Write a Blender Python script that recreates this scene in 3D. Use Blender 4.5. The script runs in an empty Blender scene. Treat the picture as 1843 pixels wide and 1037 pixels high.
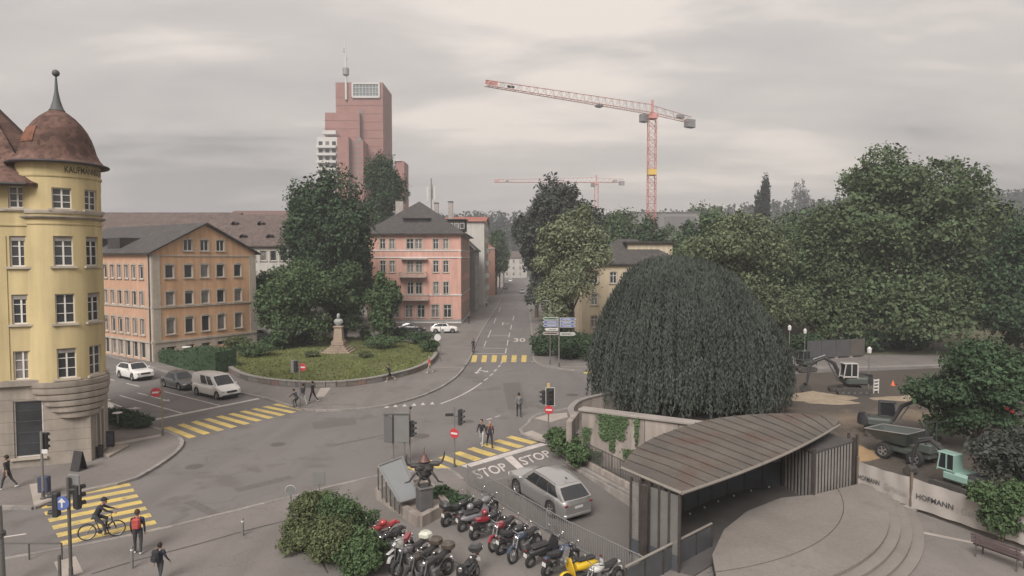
import bpy, bmesh, math, random
import numpy as np
from mathutils import Vector, Matrix
random.seed(7)
PI = math.pi
R = math.radians
scene = bpy.context.scene
col = scene.collection

# ------------------------------------------------------------------ camera, sky, sun, exposure
F, CX, CY, CAM_H = 1170.0, 921.5, 518.5, 11.8
PITCH = math.atan((518.5 - 465.0) / F)
cam_d = bpy.data.cameras.new('camera')
cam = bpy.data.objects.new('camera', cam_d); col.objects.link(cam)
cam.location = (0, 0, CAM_H)
cam.rotation_euler = (PI / 2 - PITCH, 0, 0)
cam_d.sensor_width = 36.0
cam_d.lens = 36.0 * F / 1843.0
cam_d.clip_start = 0.1; cam_d.clip_end = 8000
scene.camera = cam

SUN_EL, SUN_AZ = R(43), R(200)          # azimuth from +Y clockwise: behind the camera, a little to its left
world = bpy.data.worlds.new('World'); scene.world = world; world.use_nodes = True
def build_world():
    nt = world.node_tree; nt.nodes.clear(); L = nt.links.new; N = nt.nodes.new
    out = N('ShaderNodeOutputWorld'); bg = N('ShaderNodeBackground'); bg.inputs['Strength'].default_value = 0.1
    sky = N('ShaderNodeTexSky'); sky.sky_type = 'NISHITA'; sky.sun_disc = False
    sky.sun_elevation = SUN_EL; sky.sun_rotation = SUN_AZ; sky.air_density = 2.0; sky.dust_density = 4.0
    tc = N('ShaderNodeTexCoord'); sp = N('ShaderNodeSeparateXYZ'); L(tc.outputs['Generated'], sp.inputs[0])
    def M(op, a, b=None, c=None):
        m = N('ShaderNodeMath'); m.operation = op
        for i, v in enumerate((a, b, c)):
            if v is None: continue
            if isinstance(v, (int, float)): m.inputs[i].default_value = v
            else: L(v, m.inputs[i])
        return m.outputs[0]
    den = M('ADD', M('MAXIMUM', sp.outputs['Z'], 0.0), 0.15)
    u = M('DIVIDE', sp.outputs['X'], den); v = M('DIVIDE', sp.outputs['Y'], den)
    def cloud(su, sv, ox, scale, detail, rough, dist):
        cb = N('ShaderNodeCombineXYZ'); L(M('MULTIPLY_ADD', u, su, ox), cb.inputs[0]); L(M('MULTIPLY', v, sv), cb.inputs[1])
        n = N('ShaderNodeTexNoise'); n.inputs['Scale'].default_value = scale; n.inputs['Detail'].default_value = detail
        n.inputs['Roughness'].default_value = rough; n.inputs['Distortion'].default_value = dist
        L(cb.outputs[0], n.inputs['Vector']); return n.outputs['Fac']
    big = cloud(0.55, 0.95, 7.9, 0.42, 3.0, 0.5, 0.3)
    mid = cloud(0.7, 1.6, 23.1, 1.1, 5.0, 0.55, 0.5)
    fine = cloud(1.0, 1.8, 1.7, 3.2, 6.0, 0.6, 0.4)
    f = M('ADD', M('ADD', M('MULTIPLY', big, 0.68), M('MULTIPLY', mid, 0.25)), M('MULTIPLY', fine, 0.07))
    low = M('MULTIPLY', M('POWER', M('SUBTRACT', 1.0, M('MAXIMUM', sp.outputs['Z'], 0.0)), 14.0), 0.055)   # cloud deck thins towards the horizon all round
    f = M('ADD', f, low)
    ramp = N('ShaderNodeValToRGB'); L(f, ramp.inputs[0])
    cr = ramp.color_ramp
    cr.elements[0].position = 0.425; cr.elements[0].color = (0.205, 0.196, 0.194, 1)
    cr.elements[1].position = 0.58; cr.elements[1].color = (0.60, 0.532, 0.475, 1)
    e = cr.elements.new(0.47); e.color = (0.335, 0.308, 0.294, 1)
    e = cr.elements.new(0.535); e.color = (0.43, 0.388, 0.362, 1)
    mul = N('ShaderNodeVectorMath'); mul.operation = 'SCALE'; mul.inputs['Scale'].default_value = 5.6
    L(ramp.outputs[0], mul.inputs[0])
    mix = N('ShaderNodeMix'); mix.data_type = 'RGBA'; mix.inputs['Factor'].default_value = 0.95
    L(sky.outputs[0], mix.inputs['A']); L(mul.outputs[0], mix.inputs['B'])
    L(mix.outputs['Result'], bg.inputs['Color']); L(bg.outputs[0], out.inputs['Surface'])
build_world()
sun_d = bpy.data.lights.new('sun', 'SUN'); sun_d.energy = 1.5; sun_d.angle = R(30); sun_d.color = (1.0, 0.955, 0.91)
sun = bpy.data.objects.new('sun', sun_d); col.objects.link(sun)
_d = Vector((math.sin(SUN_AZ) * math.cos(SUN_EL), math.cos(SUN_AZ) * math.cos(SUN_EL), math.sin(SUN_EL)))
sun.rotation_euler = _d.to_track_quat('Z', 'Y').to_euler()
sun.location = _d * 60
vs = scene.view_settings
vs.view_transform = 'Standard'; vs.look = 'None'; vs.gamma = 1.0; vs.use_curve_mapping = False
vs.exposure = 1.47
scene.render.engine = 'CYCLES'
cy = scene.cycles
cy.max_bounces = 5; cy.diffuse_bounces = 2; cy.glossy_bounces = 2; cy.transmission_bounces = 3; cy.transparent_max_bounces = 6
cy.volume_bounces = 0; cy.caustics_reflective = False; cy.caustics_refractive = False
try: cy.use_denoising = True
except Exception: pass

# ------------------------------------------------------------------ pixel rays -> real points of the place
def ray(px, py):
    dx, dy = (px - CX) / F, (CY - py) / F
    return Vector((dx, math.cos(PITCH) + dy * math.sin(PITCH), -math.sin(PITCH) + dy * math.cos(PITCH)))
def G(px, py, z=0.0):                   # point at height z
    d = ray(px, py); t = (z - CAM_H) / d.z
    return Vector((d.x * t, d.y * t, z))
def G2(px, py, z=0.0):
    p = G(px, py, z); return (p.x, p.y)
def ATY(px, py, Y):                     # point at depth Y
    d = ray(px, py); t = Y / d.y
    return Vector((d.x * t, Y, CAM_H + d.z * t))
def ONP(p0, d, px, py):                 # on the vertical plane through p0 along d -> (s, z)
    r = ray(px, py); n = (-d[1], d[0])
    t = (p0[0] * n[0] + p0[1] * n[1]) / (r.x * n[0] + r.y * n[1])
    x, y = r.x * t, r.y * t
    return ((x - p0[0]) * d[0] + (y - p0[1]) * d[1], CAM_H + r.z * t)

# ------------------------------------------------------------------ materials
MATS = {}
def mat(name, c, rough=0.8, var=0.12, scale=2.0, bump=0.0, bscale=20.0, metal=0.0, spec=0.35, island=0.0, coat=0.0, alpha=None, trans=0.0, stain=0.0, detail=5.0):
    if name in MATS: return MATS[name]
    m = bpy.data.materials.new(name); m.use_nodes = True; MATS[name] = m
    nt = m.node_tree; L = nt.links.new; N = nt.nodes.new
    b = nt.nodes['Principled BSDF']
    b.inputs['Roughness'].default_value = rough; b.inputs['Metallic'].default_value = metal
    b.inputs['Specular IOR Level'].default_value = spec
    if coat: b.inputs['Coat Weight'].default_value = coat; b.inputs['Coat Roughness'].default_value = 0.06
    if trans: b.inputs['Transmission Weight'].default_value = trans
    if alpha is not None: b.inputs['Alpha'].default_value = alpha
    geo = N('ShaderNodeNewGeometry')
    src = None
    base = N('ShaderNodeRGB'); base.outputs[0].default_value = (*c, 1); cur = base.outputs[0]
    def mixmul(cur, fac, lo, hi):
        mr = N('ShaderNodeMapRange'); mr.inputs['From Min'].default_value = 0.3; mr.inputs['From Max'].default_value = 0.7
        mr.inputs['To Min'].default_value = lo; mr.inputs['To Max'].default_value = hi; L(fac, mr.inputs['Value'])
        s = N('ShaderNodeVectorMath'); s.operation = 'SCALE'; L(cur, s.inputs[0]); L(mr.outputs[0], s.inputs['Scale']); return s.outputs[0]
    if var:
        n = N('ShaderNodeTexNoise'); n.inputs['Scale'].default_value = scale; n.inputs['Detail'].default_value = detail; n.inputs['Roughness'].default_value = 0.62
        L(geo.outputs['Position'], n.inputs['Vector']); cur = mixmul(cur, n.outputs['Fac'], 1 - var, 1 + var)
    if stain:
        mp = N('ShaderNodeMapping'); mp.inputs['Scale'].default_value = (1.4, 1.4, 0.12); L(geo.outputs['Position'], mp.inputs['Vector'])
        n = N('ShaderNodeTexNoise'); n.inputs['Scale'].default_value = 1.3; n.inputs['Detail'].default_value = 6; L(mp.outputs[0], n.inputs['Vector'])
        cur = mixmul(cur, n.outputs['Fac'], 1 - stain, 1 + stain * 0.5)
    if island:
        mr = N('ShaderNodeMapRange'); mr.inputs['To Min'].default_value = 1 - island; mr.inputs['To Max'].default_value = 1 + island
        L(geo.outputs['Random Per Island'], mr.inputs['Value'])
        s = N('ShaderNodeVectorMath'); s.operation = 'SCALE'; L(cur, s.inputs[0]); L(mr.outputs[0], s.inputs['Scale']); cur = s.outputs[0]
    L(cur, b.inputs['Base Color'])
    if bump:
        n = N('ShaderNodeTexNoise'); n.inputs['Scale'].default_value = bscale; n.inputs['Detail'].default_value = 4
        L(geo.outputs['Position'], n.inputs['Vector'])
        bp = N('ShaderNodeBump'); bp.inputs['Strength'].default_value = bump; bp.inputs['Distance'].default_value = 0.05
        L(n.outputs['Fac'], bp.inputs['Height']); L(bp.outputs[0], b.inputs['Normal'])
    return m
def mat_blend(name, c1, c2, scale, lo, hi, rough=0.85, fine=0.12, fscale=18.0, bump=0.15, stretch=(1, 1, 1), c3=None, s3=0.5, lo3=0.55, hi3=0.65, spec=0.3, crack=0.0, cscale=0.22):
    """two (or three) real colours in patches with a shape of their own, plus fine grain"""
    if name in MATS: return MATS[name]
    m = bpy.data.materials.new(name); m.use_nodes = True; MATS[name] = m
    nt = m.node_tree; L = nt.links.new; N = nt.nodes.new; b = nt.nodes['Principled BSDF']
    b.inputs['Roughness'].default_value = rough; b.inputs['Specular IOR Level'].default_value = spec
    geo = N('ShaderNodeNewGeometry'); mp = N('ShaderNodeMapping'); mp.inputs['Scale'].default_value = stretch; L(geo.outputs['Position'], mp.inputs['Vector'])
    def noise(s, d=6, off=0):
        n = N('ShaderNodeTexNoise'); n.inputs['Scale'].default_value = s; n.inputs['Detail'].default_value = d; n.inputs['Roughness'].default_value = 0.6
        if off:
            a = N('ShaderNodeVectorMath'); a.operation = 'ADD'; a.inputs[1].default_value = (off, off * 2, off); L(mp.outputs[0], a.inputs[0]); L(a.outputs[0], n.inputs['Vector'])
        else: L(mp.outputs[0], n.inputs['Vector'])
        return n.outputs['Fac']
    def rng(v, a, bb, c=0.0, d=1.0):
        r = N('ShaderNodeMapRange'); r.inputs['From Min'].default_value = a; r.inputs['From Max'].default_value = bb
        r.inputs['To Min'].default_value = c; r.inputs['To Max'].default_value = d; L(v, r.inputs['Value']); return r.outputs[0]
    def mix(f, a, bcol):
        x = N('ShaderNodeMix'); x.data_type = 'RGBA'; L(f, x.inputs['Factor'])
        if isinstance(a, tuple): x.inputs['A'].default_value = (*a, 1)
        else: L(a, x.inputs['A'])
        x.inputs['B'].default_value = (*bcol, 1); return x.outputs['Result']
    cur = mix(rng(noise(scale), lo, hi), c1, c2)
    if c3: cur = mix(rng(noise(s3, 7, 13.0), lo3, hi3), cur, c3)
    if crack:
        wv = N('ShaderNodeVectorMath'); wv.operation = 'MULTIPLY_ADD'; nn = N('ShaderNodeTexNoise'); nn.inputs['Scale'].default_value = 0.9; nn.inputs['Detail'].default_value = 4; L(mp.outputs[0], nn.inputs['Vector'])
        wv.inputs[1].default_value = (1.6, 1.6, 0); L(nn.outputs['Color'], wv.inputs[0]); L(mp.outputs[0], wv.inputs[2])
        vo = N('ShaderNodeTexVoronoi'); vo.feature = 'DISTANCE_TO_EDGE'; vo.inputs['Scale'].default_value = cscale; L(wv.outputs[0], vo.inputs['Vector'])
        cf = N('ShaderNodeMath'); cf.operation = 'MULTIPLY'; L(rng(vo.outputs['Distance'], 0.003, 0.011, crack, 0.0), cf.inputs[0]); L(rng(noise(0.12, 3, 31.0), 0.42, 0.55), cf.inputs[1])
        cur = mix(cf.outputs[0], cur, (0.06, 0.056, 0.054))
        # worn wheel lanes and drips: long streaks along the street
        mp2 = N('ShaderNodeMapping'); mp2.inputs['Scale'].default_value = (0.55, 0.07, 1); mp2.inputs['Rotation'].default_value = (0, 0, 0.5); L(geo.outputs['Position'], mp2.inputs['Vector'])
        n2 = N('ShaderNodeTexNoise'); n2.inputs['Scale'].default_value = 1.0; n2.inputs['Detail'].default_value = 5; L(mp2.outputs[0], n2.inputs['Vector'])
        cur = mix(rng(n2.outputs['Fac'], 0.5, 0.72, 0.0, 0.55), cur, (0.118, 0.107, 0.102))
        cur = mix(rng(noise(1.7, 3, 57.0), 0.68, 0.74, 0.0, 0.45), cur, (0.085, 0.078, 0.075))
    s = N('ShaderNodeVectorMath'); s.operation = 'SCALE'; L(cur, s.inputs[0]); L(rng(noise(fscale, 3, 5.0), 0.3, 0.7, 1 - fine, 1 + fine), s.inputs['Scale'])
    L(s.outputs[0], b.inputs['Base Color'])
    if bump:
        bp = N('ShaderNodeBump'); bp.inputs['Strength'].default_value = bump; bp.inputs['Distance'].default_value = 0.04
        L(noise(fscale * 1.7, 4, 3.0), bp.inputs['Height']); L(bp.outputs[0], b.inputs['Normal'])
    return m
def mat_rows(name, c, row=0.28, rough=0.85, var=0.2, dark=0.72, axis='Z'):
    """fine courses (roof tiles or clapboard too small to pick apart): colour and relief only"""
    if name in MATS: return MATS[name]
    m = mat(name, c, rough, var, 0.9)
    nt = m.node_tree; L = nt.links.new; N = nt.nodes.new; b = nt.nodes['Principled BSDF']
    geo = N('ShaderNodeNewGeometry'); n = N('ShaderNodeTexWave'); n.wave_type = 'BANDS'; n.bands_direction = axis; n.wave_profile = 'SAW'
    n.inputs['Scale'].default_value = 1.0 / row / 3.2; n.inputs['Distortion'].default_value = 0.6; n.inputs['Detail'].default_value = 2
    L(geo.outputs['Position'], n.inputs['Vector'])
    bp = N('ShaderNodeBump'); bp.inputs['Strength'].default_value = 0.9; bp.inputs['Distance'].default_value = 0.08
    vo = N('ShaderNodeTexVoronoi'); vo.inputs['Scale'].default_value = 1.0 / row; L(geo.outputs['Position'], vo.inputs['Vector'])   # single tiles differ in tone
    bw = N('ShaderNodeRGBToBW'); L(vo.outputs['Color'], bw.inputs[0]); mr = N('ShaderNodeMapRange'); mr.inputs['To Min'].default_value = 1 - var * 1.3; mr.inputs['To Max'].default_value = 1 + var * 1.3; L(bw.outputs[0], mr.inputs['Value'])
    old = b.inputs['Base Color'].links[0].from_socket; sc_ = N('ShaderNodeVectorMath'); sc_.operation = 'SCALE'; L(old, sc_.inputs[0]); L(mr.outputs[0], sc_.inputs['Scale']); L(sc_.outputs[0], b.inputs['Base Color'])
    L(n.outputs['Fac'], bp.inputs['Height']); L(bp.outputs[0], b.inputs['Normal'])
    return m
def mat_leaf(name, c, var=0.3):
    if name in MATS: return MATS[name]
    m = mat(name, c, 0.9, 0.22, 0.3, island=var * .45, spec=0.06)
    return m

# ------------------------------------------------------------------ mesh collector
class MB:
    def __init__(s): s.v = []; s.f = []
    def add(s, vs, fs):
        n = len(s.v); s.v += [tuple(p) for p in vs]; s.f += [tuple(i + n for i in f) for f in fs]; return s
    def quad(s, a, b, c, d): return s.add([a, b, c, d], [(0, 1, 2, 3)])
    def box(s, c, size, rz=0.0, bev=0.0):
        hx, hy, hz = size[0] / 2, size[1] / 2, size[2] / 2
        cs, sn = math.cos(rz), math.sin(rz)
        if bev <= 0:
            pts = [(x, y, z) for z in (-hz, hz) for x, y in ((-hx, -hy), (hx, -hy), (hx, hy), (-hx, hy))]
            fs = [(3, 2, 1, 0), (4, 5, 6, 7), (0, 1, 5, 4), (1, 2, 6, 5), (2, 3, 7, 6), (3, 0, 4, 7)]
        else:
            b = min(bev, hx * .9, hy * .9, hz * .9)
            def ring(x, y, z, q): return [(-x + q, -y, z), (x - q, -y, z), (x, -y + q, z), (x, y - q, z), (x - q, y, z), (-x + q, y, z), (-x, y - q, z), (-x, -y + q, z)]
            pts = ring(hx - b, hy - b, -hz, b * .5) + ring(hx, hy, -hz + b, b) + ring(hx, hy, hz - b, b) + ring(hx - b, hy - b, hz, b * .5)
            fs = [tuple(range(7, -1, -1)), tuple(range(24, 32))]
            for k in range(3):
                for i in range(8): fs.append((k * 8 + i, k * 8 + (i + 1) % 8, k * 8 + 8 + (i + 1) % 8, k * 8 + 8 + i))
        return s.add([(c[0] + x * cs - y * sn, c[1] + x * sn + y * cs, c[2] + z) for x, y, z in pts], fs)
    def prism(s, poly, z0, z1, bottom=False):
        poly = list(poly)
        a = sum(poly[i][0] * poly[(i + 1) % len(poly)][1] - poly[(i + 1) % len(poly)][0] * poly[i][1] for i in range(len(poly)))
        if a < 0: poly.reverse()
        n = len(poly); zt = z1 if callable(z1) else (lambda x, y: z1); zb = z0 if callable(z0) else (lambda x, y: z0)
        vs = [(x, y, zb(x, y)) for x, y in poly] + [(x, y, zt(x, y)) for x, y in poly]
        fs = [tuple(range(n, 2 * n))] + [(i, (i + 1) % n, n + (i + 1) % n, n + i) for i in range(n)]
        if bottom: fs.append(tuple(range(n - 1, -1, -1)))
        return s.add(vs, fs)
    def tube(s, pts, r, n=8, cap=True):
        pts = [Vector(p) for p in pts]; rs = r if isinstance(r, (list, tuple)) else [r] * len(pts)
        vs = []; fs = []; up = None
        for i, p in enumerate(pts):
            d = (pts[min(i + 1, len(pts) - 1)] - pts[max(i - 1, 0)])
            if d.length < 1e-9: d = Vector((0, 0, 1))
            d.normalize()
            if up is None: up = Vector((0, 0, 1)) if abs(d.z) < .9 else Vector((1, 0, 0))
            a = d.cross(up)
            if a.length < 1e-6: a = d.cross(Vector((1, 0, 0)))
            a.normalize(); b = d.cross(a).normalized(); up = a.cross(d)
            for k in range(n):
                t = 2 * PI * k / n; vs.append(p + (a * math.cos(t) + b * math.sin(t)) * rs[i])
        for i in range(len(pts) - 1):
            for k in range(n): fs.append((i * n + k, i * n + (k + 1) % n, (i + 1) * n + (k + 1) % n, (i + 1) * n + k))
        if cap: fs.append(tuple(range(n - 1, -1, -1))); fs.append(tuple(range((len(pts) - 1) * n, len(pts) * n)))
        return s.add(vs, fs)
    def lathe(s, prof, n=16, c=(0, 0, 0), a0=0.0, a1=2 * PI, axis='z', caps=True):
        full = abs(a1 - a0 - 2 * PI) < 1e-6; m = n if full else n + 1
        vs = []
        for r, z in prof:
            for k in range(m):
                t = a0 + (a1 - a0) * k / n; x, y = r * math.cos(t), r * math.sin(t)
                if axis == 'z': vs.append((c[0] + x, c[1] + y, c[2] + z))
                elif axis == 'y': vs.append((c[0] + x, c[1] + z, c[2] + y))
                else: vs.append((c[0] + z, c[1] + x, c[2] + y))
        fs = []
        for i in range(len(prof) - 1):
            for k in range(n):
                k2 = (k + 1) % m
                fs.append((i * m + k, i * m + k2, (i + 1) * m + k2, (i + 1) * m + k))
        if caps and full:
            if prof[0][0] > 1e-4: fs.append(tuple(range(m - 1, -1, -1)))
            if prof[-1][0] > 1e-4: fs.append(tuple(range((len(prof) - 1) * m, len(prof) * m)))
        return s.add(vs, fs)
    def ball(s, c, r, n=10, m=7, sc=(1, 1, 1)):
        prof = [(math.sin(PI * i / m), -math.cos(PI * i / m)) for i in range(m + 1)]
        t = MB().lathe([(max(a, 1e-5), b) for a, b in prof], n, caps=False)
        return s.add([(c[0] + x * r * sc[0], c[1] + y * r * sc[1], c[2] + z * r * sc[2]) for x, y, z in t.v], t.f)
    def torus(s, c, Rr, r, n=24, m=8, axis='y'):
        vs = []; fs = []
        for i in range(n):
            t = 2 * PI * i / n
            for k in range(m):
                p = 2 * PI * k / m; q = Rr + r * math.cos(p); h = r * math.sin(p)
                x, z = q * math.cos(t), q * math.sin(t)
                vs.append((c[0] + x, c[1] + h, c[2] + z) if axis == 'y' else (c[0] + x, c[1] + z, c[2] + h))
                fs.append((i * m + k, i * m + (k + 1) % m, ((i + 1) % n) * m + (k + 1) % m, ((i + 1) % n) * m + k))
        return s.add(vs, fs)
    def grid(s, P):
        h, w = len(P), len(P[0]); vs = [p for r in P for p in r]
        return s.add(vs, [(i * w + j, i * w + j + 1, (i + 1) * w + j + 1, (i + 1) * w + j) for i in range(h - 1) for j in range(w - 1)])
    def xform(s, fn): s.v = [tuple(fn(*p)) for p in s.v]; return s
    def mesh(s, name, m=None, smooth=False):
        me = bpy.data.meshes.new(name); me.from_pydata(s.v, [], s.f)
        if m: me.materials.append(m)
        if smooth:
            me.polygons.foreach_set('use_smooth', [True] * len(me.polygons))
            try: me.set_sharp_from_angle(angle=R(smooth if smooth is not True else 40))
            except Exception: pass
        me.update(); return me
def fix(me):
    bm = bmesh.new(); bm.from_mesh(me); bmesh.ops.recalc_face_normals(bm, faces=bm.faces); bm.to_mesh(me); bm.free(); me.update(); return me
def link(name, data, parent=None):
    o = bpy.data.objects.new(name, data); col.objects.link(o)
    if parent is not None: o.parent = parent
    return o
def tag(o, label=None, cat=None, group=None, kind=None):
    if label: o['label'] = label
    if cat: o['category'] = cat
    if group: o['group'] = group
    if kind: o['kind'] = kind
    return o
def thing(name, label, cat, loc=(0, 0, 0), rz=0.0, group=None):
    o = link(name, None); o.location = loc; o.rotation_euler = (0, 0, rz); o.empty_display_size = 0.3
    return tag(o, label, cat, group)
def part(name, mb, m, parent, smooth=False, recalc=True, label=None):
    me = mb.mesh(name, m, smooth)
    if recalc: fix(me)
    o = link(name, me, parent)
    if label: o['label'] = label
    return o
def single(name, mb, m, label, cat, group=None, loc=None, rz=0, smooth=False):
    me = fix(mb.mesh(name, m, smooth)); o = link(name, me)
    if loc is not None: o.location = loc; o.rotation_euler = (0, 0, rz)
    return tag(o, label, cat, group)
def struct(name, mb, m, parent=None, smooth=False):
    o = link(name, fix(mb.mesh(name, m, smooth)), parent)
    if parent is None: o['kind'] = 'structure'
    return o
def put(name, me, parent, loc=(0, 0, 0), rot=(0, 0, 0)):
    o = link(name, me, parent); o.location = loc; o.rotation_euler = rot; return o
def copy_tree(o, parent=None):
    c = o.copy(); col.objects.link(c); c.parent = parent
    if parent is not None: c.matrix_parent_inverse = o.matrix_parent_inverse
    for ch in [x for x in KIDS.get(o.name, ())]: copy_tree(ch, c)
    return c
KIDS = {}
def remember(root):
    """children lists, read once so that copying stays fast"""
    for ch in root.children: KIDS.setdefault(root.name, []).append(ch); remember(ch)
def smooth_curve(pts, n=8):
    """Catmull-Rom through 2-D points"""
    out = []; P = [pts[0]] + list(pts) + [pts[-1]]
    for i in range(1, len(P) - 2):
        for k in range(n):
            t = k / n; a, b, c, d = P[i - 1], P[i], P[i + 1], P[i + 2]
            out.append(tuple(0.5 * ((2 * b[j]) + (-a[j] + c[j]) * t + (2 * a[j] - 5 * b[j] + 4 * c[j] - d[j]) * t * t + (-a[j] + 3 * b[j] - 3 * c[j] + d[j]) * t ** 3) for j in range(2)))
    out.append(tuple(pts[-1])); return out
def gpoly(px, z=0.0, n=0):
    if n: px = smooth_curve(px, n)
    return [G2(x, y, z) for x, y in px]
def offset_line(pts, w):
    """left and right rails of a strip of width w along 2-D points"""
    l, r = [], []
    for i, p in enumerate(pts):
        a = pts[max(i - 1, 0)]; b = pts[min(i + 1, len(pts) - 1)]
        dx, dy = b[0] - a[0], b[1] - a[1]; q = math.hypot(dx, dy) or 1
        nx, ny = -dy / q * w / 2, dx / q * w / 2
        l.append((p[0] + nx, p[1] + ny)); r.append((p[0] - nx, p[1] - ny))
    return l, r
# ------------------------------------------------------------------ ground, roads, pavements, markings
from mathutils.geometry import tessellate_polygon
M_ASPH = mat_blend('asphalt', (0.146, 0.135, 0.131), (0.167, 0.154, 0.149), 0.16, 0.35, 0.65, 0.88, 0.10, 14.0, 0.25, c3=(0.125, 0.113, 0.108), s3=0.35, lo3=0.56, hi3=0.64, crack=.3)
M_ASPH2 = mat_blend('ramp_asphalt', (0.118, 0.108, 0.104), (0.14, 0.128, 0.121), 0.3, 0.35, 0.65, 0.88, 0.10, 14.0, 0.25)
M_PAVE = mat_blend('pavement_asphalt', (0.162, 0.146, 0.138), (0.186, 0.168, 0.158), 0.25, 0.35, 0.65, 0.9, 0.09, 12.0, 0.2, c3=(0.14, 0.127, 0.121), s3=0.5, lo3=0.58, hi3=0.66, crack=.25, cscale=.3)
M_KERB = mat('kerb_granite', (0.235, 0.217, 0.205), 0.85, 0.18, 3.0, 0.2, 30)
M_PLAZA = mat_blend('plaza_asphalt', (0.160, 0.146, 0.138), (0.186, 0.169, 0.159), 0.4, 0.35, 0.65, 0.9, 0.09, 12.0, 0.2, crack=.25, cscale=.28)
M_YEL = mat_blend('yellow_road_paint', (0.56, 0.42, 0.13), (0.40, 0.32, 0.15), 1.3, 0.42, 0.68, 0.75, 0.1, 20.0, 0.1, c3=(0.21, 0.185, 0.14), s3=3.2, lo3=0.60, hi3=0.70)
M_WHT = mat_blend('white_road_paint', (0.50, 0.46, 0.44), (0.40, 0.365, 0.345), 1.1, 0.42, 0.68, 0.75, 0.1, 20.0, 0.1, c3=(0.21, 0.19, 0.18), s3=3.2, lo3=0.61, hi3=0.71)
M_PALE = mat('pale_tactile_paving', (0.335, 0.295, 0.265), 0.85, 0.12, 1.5, 0.1, 30)
M_LAWN = mat_blend('lawn_soil', (0.082, 0.102, 0.04), (0.125, 0.118, 0.055), 0.22, 0.4, 0.62, 0.95, 0.25, 5.0, 0.4, c3=(0.165, 0.13, 0.085), s3=0.3, lo3=0.60, hi3=0.68)
M_DIRT = mat_blend('site_dirt', (0.080, 0.067, 0.056), (0.064, 0.055, 0.048), 0.14, 0.38, 0.62, 0.95, 0.18, 4.0, 0.4, c3=(0.165, 0.128, 0.092), s3=0.12, lo3=0.55, hi3=0.66)
M_FARG = mat_blend('far_ground', (0.085, 0.092, 0.055), (0.12, 0.112, 0.09), 0.02, 0.4, 0.6, 0.95, 0.2, 1.0, 0.0)
M_CONC = mat('concrete', (0.30, 0.275, 0.255), 0.88, 0.16, 0.8, 0.15, 20, stain=0.28)

RD = Vector((0.55, -0.835)).normalized(); RP0 = Vector((1.2, 35.5)); SLOPE = 0.085
def RZ(x, y): return -SLOPE * max(0.0, (x - RP0.x) * RD.x + (y - RP0.y) * RD.y)
def GR(px, py):
    z = 0.0
    for _ in range(8):
        p = G(px, py, z); z = RZ(p.x, p.y)
    return p
def sheet(name, outer, holes, z, m, kind='structure'):
    polys = [[Vector((x, y, 0)) for x, y in outer]] + [[Vector((x, y, 0)) for x, y in h] for h in holes]
    tris = tessellate_polygon(polys); vs = [(v.x, v.y, z) for p in polys for v in p]
    o = link(name, MB().add(vs, tris).mesh(name, m))
    bm = bmesh.new(); bm.from_mesh(o.data)
    for f in bm.faces:
        f.normal_update()
        if f.normal.z < 0: f.normal_flip()
    bm.to_mesh(o.data); bm.free()
    if kind: o['kind'] = kind
    return o
_n = Vector((-RD.y, RD.x))
def on_start(x, y):        # drop a point onto the line where the ramp begins
    s = (x - RP0.x) * RD.x + (y - RP0.y) * RD.y
    return (x - RD.x * s, y - RD.y * s)
FENCE_A, FENCE_B, FENCE_C = (-3.1, 34.4), (2.25, 26.1), (4.75, 22.85)
KERB_R = [(2.45, 41.0), (3.75, 36.2), (6.15, 31.3)]
HOLE = [FENCE_A, (-2.55, 32.9), FENCE_B, FENCE_C, (4.85, 24.4), KERB_R[2], (3.9, 35.9), (3.2, 36.8), (1.2, 35.5)]
HOLE[0] = on_start(*FENCE_A); HOLE[-2] = on_start(3.45, 36.7); HOLE[-1] = tuple(RP0)
sheet('ground', [(-3500, -600), (3500, -600), (3500, 4200), (-3500, 4200)], [[(-90, 8), (90, 8), (90, 150), (-90, 150)]], -0.05, M_FARG)
road = sheet('road', [(-92, 7), (92, 7), (92, 152), (14, 152), (16, 560), (-4, 560), (-9, 152), (-92, 152)], [HOLE], 0.0, M_ASPH)
# ramp: descends towards the garage under the terrace
rp = MB(); rows = []
for k in range(22):
    s = k * 1.0; c = RP0 + RD * s
    rows.append([(c.x + _n.x * t, c.y + _n.y * t, RZ(c.x + _n.x * t, c.y + _n.y * t) - 0.004 * (k == 0)) for t in (-7.5, -2.5, 2.5, 7.5)])
rp.grid(rows); ramp = struct('garage_ramp', rp, M_ASPH2)
rw = MB()
def edge_wall(a, b, top, w, zb=-2.6, mb=None):
    mb = mb or MB(); v = Vector((b[0] - a[0], b[1] - a[1])); L_ = v.length; v /= L_; n = Vector((-v.y, v.x)) * w / 2
    q = [(a[0] + n.x, a[1] + n.y), (b[0] + n.x, b[1] + n.y), (b[0] - n.x, b[1] - n.y), (a[0] - n.x, a[1] - n.y)]
    return mb.prism(q, zb, top, True)
for a, b in ((HOLE[0], FENCE_B), (FENCE_B, FENCE_C), (FENCE_C, HOLE[4]), (HOLE[4], KERB_R[2]), (KERB_R[2], HOLE[-2])):
    struct('retaining_wall', edge_wall(a, b, -0.03 if a != KERB_R[2] else 0.0, 0.3), M_CONC, ramp)

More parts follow.
